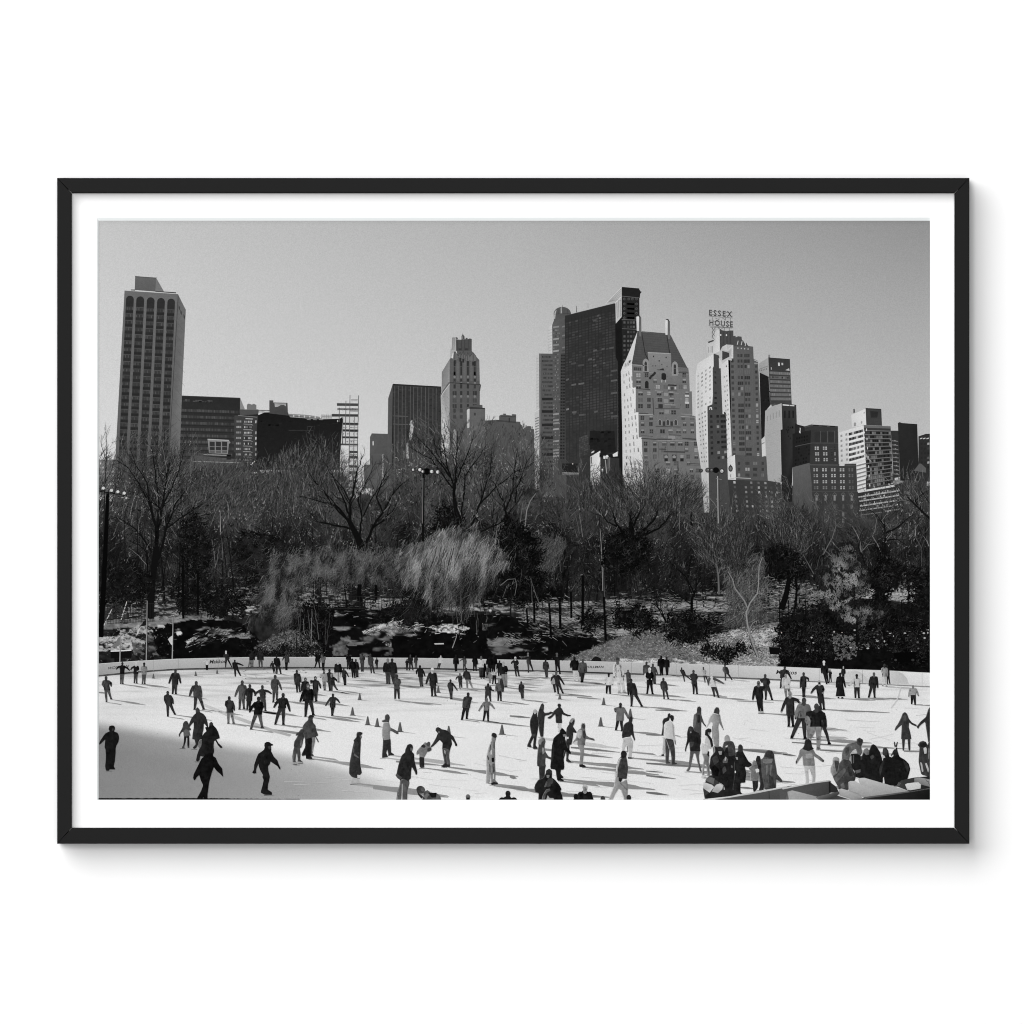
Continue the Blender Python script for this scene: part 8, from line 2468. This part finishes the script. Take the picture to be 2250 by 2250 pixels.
S(L5, 1060, ((136, 104), (760, 715, 840, 710, 865, 740, 855, 830, 865, 950, 872, 1015, 830, 1020, 825, 900, 800, 860, 790, 950, 795, 1015, 760, 1020, 770, 900, 790, 800)), ((206, 176), (800, 600, 805, 500, 830, 472, 870, 470, 900, 540, 915, 630, 880, 655, 850, 645, 840, 722, 760, 722, 740, 640, 765, 570)), (36, (802, 470, 808, 400, 850, 374, 890, 385, 892, 420, 868, 440, 840, 440, 860, 470, 900, 520, 918, 620, 890, 640, 868, 540, 830, 480)), (136, (842, 432, 878, 434, 872, 462, 848, 460)), (196, (755, 1030, 800, 1005, 812, 1044, 755, 1058)), (30, (840, 690, 862, 690, 858, 770, 834, 740)))
S(L5, 1000, ((74, 56), (1040, 640, 1060, 565, 1100, 545, 1150, 545, 1190, 560, 1215, 620, 1225, 720, 1210, 850, 1060, 850)), ((170, 140), (1068, 545, 1072, 492, 1105, 460, 1135, 480, 1150, 540, 1110, 552)))
S(L5, 1200, (32, (860, 900, 880, 770, 920, 720, 910, 650, 930, 620, 980, 630, 1010, 620, 1050, 650, 1065, 690, 1090, 620, 1120, 650, 1130, 760, 1230, 740, 1255, 860, 1230, 950, 1230, 1080, 1210, 1230, 1080, 1240, 1060, 1150, 900, 1060, 890, 960)), (44, (975, 640, 1010, 620, 1050, 645, 1052, 680, 1020, 690, 985, 680)), (150, (985, 690, 1040, 690, 1030, 740, 1000, 735)), (140, (920, 640, 940, 630, 945, 690, 925, 720)), (205, (1084, 622, 1112, 606, 1118, 620, 1090, 640)), (90, (1045, 820, 1085, 760, 1120, 800, 1110, 850, 1050, 850)), (170, (1085, 760, 1100, 780, 1080, 830, 1070, 810)), (58, (900, 780, 970, 740, 1000, 830, 930, 880)), (70, (1040, 930, 1080, 890, 1100, 960, 1050, 1000)), (18, (890, 900, 940, 880, 1000, 940, 980, 1040, 910, 1010)), (80, (1160, 880, 1190, 890, 1185, 920, 1160, 915)))
S(L5, 1312, ((36, 24), (1215, 760, 1230, 700, 1252, 690, 1255, 630, 1268, 600, 1295, 594, 1320, 620, 1322, 690, 1360, 760, 1400, 830, 1445, 860, 1440, 890, 1400, 910, 1350, 900, 1370, 990, 1355, 1120, 1290, 1122, 1290, 1250, 1340, 1290, 1340, 1310, 1300, 1310, 1270, 1260, 1200, 1290, 1180, 1200, 1210, 1000, 1200, 880)), (50, (1255, 690, 1255, 630, 1268, 600, 1296, 594, 1320, 622, 1318, 690, 1290, 705)), (212, (1210, 960, 1228, 955, 1228, 985, 1212, 990)), (150, (1222, 770, 1250, 770, 1258, 800, 1240, 810)))
S(L5, 1225, (46, (1510, 880, 1500, 800, 1518, 750, 1555, 755, 1568, 800, 1580, 1000, 1612, 1170, 1605, 1220, 1540, 1222, 1560, 1150, 1545, 1000)), (40, (1500, 800, 1518, 750, 1556, 756, 1566, 806, 1534, 842)))
S(L5, 1245, (44, (1450, 1080, 1530, 1080, 1530, 1180, 1492, 1242, 1465, 1242)), ((124, 104), (1400, 920, 1440, 895, 1450, 850, 1470, 810, 1505, 822, 1525, 890, 1545, 960, 1540, 1050, 1520, 1098, 1420, 1092, 1420, 1040, 1430, 970)), (214, (1492, 940, 1520, 925, 1546, 940, 1545, 975, 1505, 982)), (90, (1440, 890, 1520, 880, 1524, 892, 1442, 900)))
S(L5, 1215, ((86, 60), (1570, 800, 1600, 780, 1618, 740, 1632, 700, 1670, 672, 1720, 680, 1750, 730, 1758, 805, 1780, 920, 1790, 1000, 1860, 1080, 1865, 1110, 1840, 1115, 1780, 1070, 1775, 1210, 1620, 1215, 1590, 1150, 1550, 1000, 1555, 900)), (54, (1612, 760, 1632, 700, 1672, 672, 1722, 680, 1752, 735, 1752, 790, 1690, 780)), (112, (1590, 800, 1660, 790, 1735, 800, 1720, 850, 1640, 860, 1596, 846)), (104, (1640, 880, 1665, 870, 1660, 1000, 1640, 1030)), (100, (1700, 880, 1730, 880, 1700, 1000, 1720, 1040, 1690, 1020)), (54, (1680, 1000, 1740, 1060, 1770, 1200, 1690, 1200)))
S(L6, 985, ((190, 166), (262, 700, 412, 700, 418, 830, 410, 960, 368, 960, 375, 850, 345, 760, 325, 760, 332, 960, 295, 960, 285, 840)), ((132, 104), (210, 560, 215, 520, 250, 490, 390, 505, 420, 560, 480, 600, 530, 645, 525, 670, 500, 665, 440, 620, 395, 590, 405, 640, 412, 718, 260, 718, 255, 640, 250, 590, 210, 640, 180, 690, 165, 690, 165, 660, 190, 610)), (40, (245, 500, 275, 460, 280, 410, 295, 376, 330, 370, 365, 400, 375, 470, 400, 500, 330, 530)), (150, (290, 560, 380, 560, 385, 620, 300, 625)), (60, (165, 660, 182, 650, 180, 690, 166, 690)), (60, (510, 640, 530, 640, 526, 672, 506, 664)))
S(L6, 528, (52, (1530, 370, 1572, 370, 1565, 460, 1560, 522, 1540, 522)), (52, (1603, 370, 1642, 370, 1640, 522, 1618, 522)), ((62, 50), (1480, 180, 1515, 110, 1540, 45, 1570, 24, 1600, 50, 1620, 110, 1660, 160, 1720, 190, 1725, 215, 1660, 190, 1625, 160, 1620, 220, 1640, 290, 1655, 378, 1520, 380, 1525, 290, 1530, 190, 1490, 225, 1450, 265, 1435, 260, 1450, 220)), (74, (1545, 80, 1570, 60, 1590, 90, 1580, 140, 1555, 130)))
S(L6, 560, (50, (1720, 215, 1740, 245, 1765, 200, 1830, 150, 1850, 280, 1870, 420, 1920, 440, 1920, -80, 1870, -10, 1840, 90, 1770, 150)))
S(L6, 850, (56, (1735, 450, 1760, 410, 1800, 396, 1840, 410, 1860, 450, 1880, 400, 1920, 380, 1920, 870, 1780, 830, 1760, 740, 1745, 660, 1760, 480)), (190, (1808, 490, 1840, 476, 1852, 500, 1850, 560, 1820, 565)), (170, (1766, 670, 1790, 680, 1810, 790, 1790, 800)), (180, (1830, 690, 1850, 680, 1880, 760, 1870, 810)), (34, (1760, 420, 1850, 420, 1850, 470, 1770, 480)), (110, (1870, 480, 1890, 500, 1880, 640, 1870, 620)))
S(L6, 760, ((104, 84), (760, 560, 780, 500, 830, 440, 890, 415, 945, 405, 952, 375, 985, 355, 1030, 380, 1030, 420, 1010, 470, 1020, 550, 990, 600, 950, 560, 940, 500, 900, 520, 870, 560, 860, 620, 850, 700, 870, 760, 780, 780, 740, 700, 760, 620)), (54, (948, 420, 956, 375, 988, 356, 1030, 382, 1028, 420, 1000, 462, 966, 448)), (74, (800, 500, 860, 460, 850, 560, 810, 600)), (190, (900, 525, 940, 520, 960, 550, 920, 548)))
S(L6, 860, ((150, 92), (615, 740, 640, 690, 640, 640, 655, 608, 690, 600, 725, 622, 722, 670, 745, 760, 700, 870, 640, 850, 612, 800)), ((168, 130), (640, 650, 655, 608, 690, 600, 725, 622, 715, 655, 680, 640)), (60, (664, 650, 718, 655, 730, 760, 690, 800, 670, 720)))
S(L6, 1010, ((76, 56), (720, 690, 780, 620, 860, 640, 900, 760, 940, 850, 930, 900, 850, 1000, 820, 1060, 730, 1060, 700, 970, 660, 900, 640, 850, 700, 800)), (94, (650, 880, 700, 830, 790, 745, 820, 770, 760, 860, 690, 930)), (100, (740, 960, 780, 930, 800, 1000, 760, 1020)), (50, (830, 690, 880, 780, 900, 860, 850, 840)))
S(L6, 990, (28, (870, 560, 960, 560, 1010, 600, 1040, 540, 1050, 500, 1085, 490, 1110, 520, 1140, 450, 1165, 438, 1200, 460, 1250, 540, 1275, 620, 1278, 660, 1300, 600, 1280, 560, 1290, 490, 1330, 484, 1355, 520, 1370, 600, 1400, 605, 1385, 585, 1430, 520, 1460, 480, 1480, 540, 1500, 600, 1570, 640, 1620, 690, 1640, 760, 1615, 850, 1600, 900, 1500, 930, 1460, 980, 1310, 960, 1300, 860, 1280, 950, 1220, 940, 1000, 880, 930, 860, 920, 780, 870, 730)), ((124, 100), (1042, 545, 1050, 502, 1085, 490, 1112, 520, 1110, 575, 1070, 580)), (58, (1285, 545, 1292, 492, 1330, 484, 1352, 525, 1340, 585, 1300, 580)), (186, (1270, 590, 1300, 580, 1320, 610, 1280, 625)), (196, (1388, 600, 1420, 570, 1424, 590, 1400, 612)), (40, (1405, 550, 1440, 490, 1470, 480, 1480, 560, 1440, 600)), (120, (880, 590, 890, 585, 890, 690, 880, 690)), (96, (905, 580, 915, 580, 915, 680, 905, 690)), (72, (1120, 600, 1160, 570, 1180, 600, 1140, 640)), (60, (1000, 600, 1020, 590, 1020, 640, 1000, 640)), (90, (930, 780, 1000, 760, 1000, 800, 940, 820)), (50, (1240, 760, 1270, 680, 1300, 640, 1290, 720, 1250, 860)), (214, (1288, 875, 1300, 860, 1310, 945, 1290, 945)), (46, (1540, 640, 1600, 680, 1630, 770, 1600, 800)))

# shadows lie on the ice, to the right and a little down
ks = Ink()
for d in people:
    if d['sh'] <= 0:
        continue
    H = d['fy'] - d['ht']
    for side, f in ((0, d['lf']), (1, d['rf'])):
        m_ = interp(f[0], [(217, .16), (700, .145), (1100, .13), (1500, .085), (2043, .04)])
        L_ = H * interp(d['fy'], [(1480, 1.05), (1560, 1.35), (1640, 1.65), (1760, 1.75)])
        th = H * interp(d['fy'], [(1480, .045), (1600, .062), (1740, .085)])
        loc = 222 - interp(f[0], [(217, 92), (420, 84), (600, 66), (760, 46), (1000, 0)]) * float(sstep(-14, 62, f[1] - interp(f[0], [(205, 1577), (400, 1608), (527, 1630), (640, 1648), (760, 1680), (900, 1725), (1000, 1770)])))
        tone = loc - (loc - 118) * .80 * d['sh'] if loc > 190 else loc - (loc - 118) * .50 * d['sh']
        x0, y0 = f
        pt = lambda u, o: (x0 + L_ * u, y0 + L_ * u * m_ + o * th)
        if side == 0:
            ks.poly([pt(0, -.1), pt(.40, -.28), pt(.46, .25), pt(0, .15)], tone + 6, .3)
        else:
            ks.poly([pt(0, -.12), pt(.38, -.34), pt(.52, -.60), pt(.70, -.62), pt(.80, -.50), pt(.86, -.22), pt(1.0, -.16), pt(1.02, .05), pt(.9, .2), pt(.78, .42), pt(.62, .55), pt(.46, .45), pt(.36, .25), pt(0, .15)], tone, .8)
# long shade streaks from people outside the picture, skate tracks
for (x0, y0, x1, y1, w0, t_) in ((217, 1521, 233, 1523, 3.2, 120), (820, 1730, 985, 1752, 9, 134), (870, 1673, 975, 1682, 5, 128), (1120, 1706, 1135, 1710, 7, 118), (1120, 1730, 1175, 1739, 6, 124), (1225, 1745, 1345, 1752, 7, 118), (1120, 1573, 1166, 1577, 4, 110), (1120, 1592, 1164, 1596, 2.2, 128), (1254, 1642, 1362, 1653, 4.5, 112), (1255, 1655, 1346, 1665, 4, 112), (1420, 1614, 1458, 1616, 3, 110), (1483, 1616, 1495, 1618, 2, 124), (1420, 1677, 1545, 1686, 4.5, 104), (1420, 1694, 1456, 1697, 2.6, 104), (1420, 1704, 1485, 1711, 4, 104), (1420, 1741, 1470, 1747, 5, 100), (1632, 1647, 1730, 1658, 5, 104), (1625, 1730, 1660, 1733, 4, 112), (1628, 1697, 1652, 1699, 3, 112), (1880, 1562, 1955, 1566, 2.4, 120), (1740, 1631, 1870, 1640, 3, 104), (1802, 1648, 1856, 1652, 3, 108), (1895, 1640, 2000, 1646, 2.2, 120), (1720, 1657, 1750, 1661, 4, 110), (1720, 1717, 1740, 1719, 3, 110), (1986, 1651, 2020, 1652, 2, 120), (1620, 1540, 1700, 1543, 2, 134), (1440, 1560, 1510, 1562, 2.6, 106), (1220, 1527, 1300, 1530, 2.0, 130), (1268, 1532, 1320, 1536, 2.4, 124), (910, 1543, 970, 1548, 2.2, 132), (660, 1540, 720, 1543, 2.6, 120)):
    ks.poly([(x0, y0 - w0 * .35), ((x0 + x1) / 2, (y0 + y1) / 2 - w0 * .6), (x1, y1 - .4), (x1, y1 + .4), ((x0 + x1) / 2, (y0 + y1) / 2 + w0 * .5), (x0, y0 + w0 * .35)], t_ + 8, 1.4)
ks.poly([(424, 1536), (500, 1566), (600, 1602), (640, 1614), (636, 1618), (592, 1606), (495, 1572), (426, 1541)], [204, 192, 176, 170, 168, 176, 192, 204], 1.1)
for q in range(60):
    x = random.uniform(500, 1250)
    y = interp(x, BB) + random.uniform(8, 46)
    l_ = random.uniform(20, 90)
    ks.poly([(x, y), (x + l_ * .5, y - .8 + l_ * .02), (x + l_, y + l_ * .05), (x + l_ * .5, y + 1.0 + l_ * .02)], random.uniform(112, 165), 1.7 + random.random())
ks.poly(TP(E6, 1375, 850, 1392, 850, 1360, 980, 1320, 1080, 1230, 1200, 1210, 1210, 1300, 1080, 1345, 970), 206, 2.9)
for q in range(240):
    x, y = random.uniform(620, 2030), random.uniform(1500, 1752)
    if y > 1790 - .12 * x:
        l_ = random.uniform(14, 80)
        a_ = random.gauss(.06, .10)
        ks.line([(x, y), (x + l_ * .5, y + l_ * .5 * a_ + random.uniform(-.8, .8)), (x + l_, y + l_ * a_)], random.uniform(.5, 1.0), .4, random.uniform(196, 216), 1.2 + random.random() * .1)
for q in range(70):
    x, y = random.uniform(230, 2040), random.uniform(1530, 1750)
    ks.ell(x, y, .8, .7, random.uniform(90, 180), 2.8, 5)
# ragged black lip of the negative along the lower left edge
lip = [(205, 1770)] + [(x, 1754.2 - 1.2 * random.random() + 2.2 * sstep(430, 640, x)) for x in np.arange(205, 660, 3.2)] + [(660, 1770)]
ks.poly(lip, 30, 2.95)
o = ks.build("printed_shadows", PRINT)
o["kind"] = "stuff"

# cones
for cx_, y0, y1 in ((337, 1480, 1490.5), (430, 1475, 1485), (477, 1471, 1480), (790.5, 1523, 1538), (774.6, 1554, 1572), (808, 1574, 1593), (829, 1578, 1597), (879, 1587, 1608), (986, 1595, 1618), (1103, 1592, 1614), (963, 1507, 1522), (1230, 1523, 1536.5), (1326.5, 1533, 1549), (1320, 1576, 1596), (1385, 1557, 1578)):
    k = Ink()
    hh = y1 - y0
    k.poly([(cx_ - .28 * hh, y1 - .03 * hh), (cx_ - .06 * hh, y0), (cx_ + .06 * hh, y0), (cx_ + .24 * hh, y1 - .03 * hh)], [112, 96, 84, 72], 0)
    k.poly([(cx_ - .36 * hh, y1), (cx_ - .3 * hh, y1 - .07 * hh), (cx_ + .34 * hh, y1 - .06 * hh), (cx_ + .42 * hh, y1 + .02 * hh)], 70, 1)
    k.line([(cx_ + .2 * hh, y1), (cx_ + 1.6 * hh, y1 + .16 * hh)], 1.2, .5, 170, .5)
    k.build("printed_cone", PRINT)

everyone = [(d['fy'], d['fy'] - d['ht'], 'p', d) for d in people if d['gen']] + [(fy, 90, 's', ly) for fy, ly in shapes]
everyone.sort(key=lambda q: q[0])
order = sorted(range(len(everyone)), key=lambda i: -everyone[i][1])
big = set(order[:100])
k = Ink()
nsmall = 0
for i, (fy, H, kind, d) in enumerate(everyone):
    if i not in big:
        draw_person(k, d, (nsmall % 8) * 3.4)
        nsmall += 1
if nsmall:
    o = k.build("printed_person", PRINT)
    o["kind"] = "stuff"
for i, (fy, H, kind, d) in enumerate(everyone):
    if i in big:
        k = Ink()
        if kind == 'p':
            draw_person(k, d, 0)
        else:
            draw_shape(k, d)
        k.build("printed_person", PRINT)
print("people", len(everyone), "in the far mass", nsmall)

# ------------------------------------------------------------------ near right corner: bags, papers, benches, low wall
k = Ink()
k.poly(TP(L5, 776, 1200, 800, 1120, 860, 1030, 900, 1020, 920, 1060, 1060, 1160, 1060, 1220, 900, 1340, 800, 1340), 60, 0)
k.poly(TP(L5, 806, 1090, 850, 1034, 936, 1062, 920, 1140), 104, 1)
k.poly(TP(L5, 776, 1196, 786, 1110, 900, 1150, 930, 1180, 868, 1256, 800, 1210), [190, 205, 212, 205, 210, 170], 2)
k.poly(TP(L5, 930, 1180, 960, 1146, 1010, 1130, 1052, 1160, 1040, 1210, 980, 1262, 900, 1240), [180, 200, 210, 206, 196, 150, 170], 3)
k.poly(TP(L5, 860, 1260, 940, 1244, 980, 1266, 1060, 1216, 1150, 1200, 1290, 1270, 1130, 1316, 820, 1340, 800, 1300), 36, 1.5)
k.build("printed_bag", PRINT)

k = Ink()
# low wall running to the right, with its pale coping
k.poly(TP(L5, 780, 1350, 1130, 1312, 1500, 1246, 1932, 1168, 1990, 1160, 1990, 1420, 780, 1420), [110, 92, 86, 84, 84, 70, 74], 0)
k.poly(TP(L6, -40, 1000, 600, 912, 616, 912, 620, 1060, 520, 1130, -40, 1200), [86, 70, 66, 60, 66, 90], .6)
k.poly(TP(L5, 780, 1345, 1130, 1308, 1500, 1242, 1932, 1164, 1932, 1182, 1500, 1268, 1140, 1326, 860, 1362), [206, 214, 208, 200, 190, 176, 190, 200], 1)
k.poly(TP(L6, -20, 1004, 380, 930, 600, 900, 612, 916, 380, 946, 0, 1022), [196, 200, 186, 170, 180, 190], 1.5)
k.line(TP(L5, 1680, 1240, 1684, 1340), 1.4, 1.4, 40, 2)
k.poly(TP(L6, 590, 918, 612, 916, 614, 1062, 592, 1066), 30, 2)
k.poly(TP(L6, 612, 930, 690, 990, 720, 1060, 614, 1062), 44, 1.8)
k.build("printed_wall", PRINT)
k = Ink()
k.poly(TP(L6, 60, 1050, 120, 1034, 200, 1052, 540, 1140, 560, 1180, 60, 1180), [150, 170, 160, 140, 140, 160], 0)
k.poly(TP(L6, 60, 1060, 76, 1140, 62, 1180, 30, 1180), 100, 1)
k.poly(TP(L6, 420, 1120, 730, 1046, 740, 1066, 700, 1100, 860, 1150, 1060, 1130, 1060, 1190, 500, 1190), [110, 80, 90, 60, 84, 60, 40, 50], 1)
k.poly(TP(L6, 724, 1020, 752, 1010, 860, 1040, 1000, 1080, 1020, 1140, 880, 1148, 730, 1100), [168, 184, 176, 160, 140, 150, 150], 2)
k.poly(TP(L6, 842, 928, 870, 912, 930, 914, 990, 950, 1200, 1010, 1400, 1080, 1060, 1140, 980, 1090, 848, 1040), [172, 190, 188, 176, 172, 160, 140, 160, 160], 2.4)
k.poly(TP(L6, 970, 890, 1000, 874, 1050, 872, 1300, 944, 1600, 1036, 1640, 1056, 1400, 1090, 1180, 1020, 990, 950), [176, 192, 190, 180, 170, 160, 150, 168, 172], 3)
k.poly(TP(L6, 1060, 1140, 1400, 1086, 1900, 1000, 1900, 1190, 1060, 1190), [50, 40, 30, 16, 30], 2.8)
k.line(TP(L6, 1040, 1130, 1400, 1084, 1700, 1040, 1900, 1006), 3.4, 2.6, 92, 3.2)
k.poly(TP(L6, 1460, 980, 1520, 906, 1680, 870, 1900, 850, 1900, 1000, 1640, 1050), [70, 60, 40, 36, 34, 50], 3.4)
k.poly(TP(L6, 1690, 880, 1760, 866, 1900, 896, 1900, 990, 1780, 960, 1690, 930), [130, 150, 146, 120, 120, 110], 3.8)
k.poly(TP(L6, 1572, 958, 1600, 944, 1740, 926, 1776, 960, 1772, 1010, 1640, 1032, 1600, 1026), [205, 214, 216, 205, 190, 200, 200], 4.2)
k.line(TP(L6, 1838, 890, 1850, 915, 1880, 924), .9, .9, 30, 4.6)
k.line(TP(L6, 1870, 930, 1890, 970), .8, .8, 60, 4.6)
k.poly(TP(L6, 1460, 980, 1490, 930, 1520, 940, 1500, 976), 110, 4)
k.build("printed_bench", PRINT)
# bunny-ear hat
k = Ink()
k.poly(TP(L6, 1434, 470, 1428, 406, 1440, 410, 1452, 460, 1470, 408, 1480, 412, 1466, 478), 44, 0)
k.ell(*L6(1440, 492), 2.4, 2.8, 200, 1, 8)
k.build("printed_hat", PRINT)
# near person bending at the lower edge
k = Ink()
k.ell(*L3(650, 1092), 9.6, 8.6, 62, 0, 14, .3)
k.poly(TP(L3, 596, 1110, 640, 1150, 690, 1190, 660, 1214, 620, 1170), 40, .5)
k.poly(TP(L3, 690, 1130, 740, 1096, 776, 1120, 780, 1136, 860, 1132, 920, 1180, 934, 1260, 660, 1260, 690, 1180), [70, 84, 76, 70, 84, 100, 96, 60, 60], 1)
k.poly(TP(L3, 760, 1136, 866, 1134, 860, 1200, 800, 1200), 26, 2)
k.poly(TP(L3, 690, 1180, 740, 1140, 770, 1160, 720, 1230), 110, 2)
k.ell(*L3(676, 1086), 4.2, 4.6, 84, 2, 10)
k.build("printed_person", PRINT)

print("top ink level", max(q[4] for q in stack), "of", MAT_T / LV)
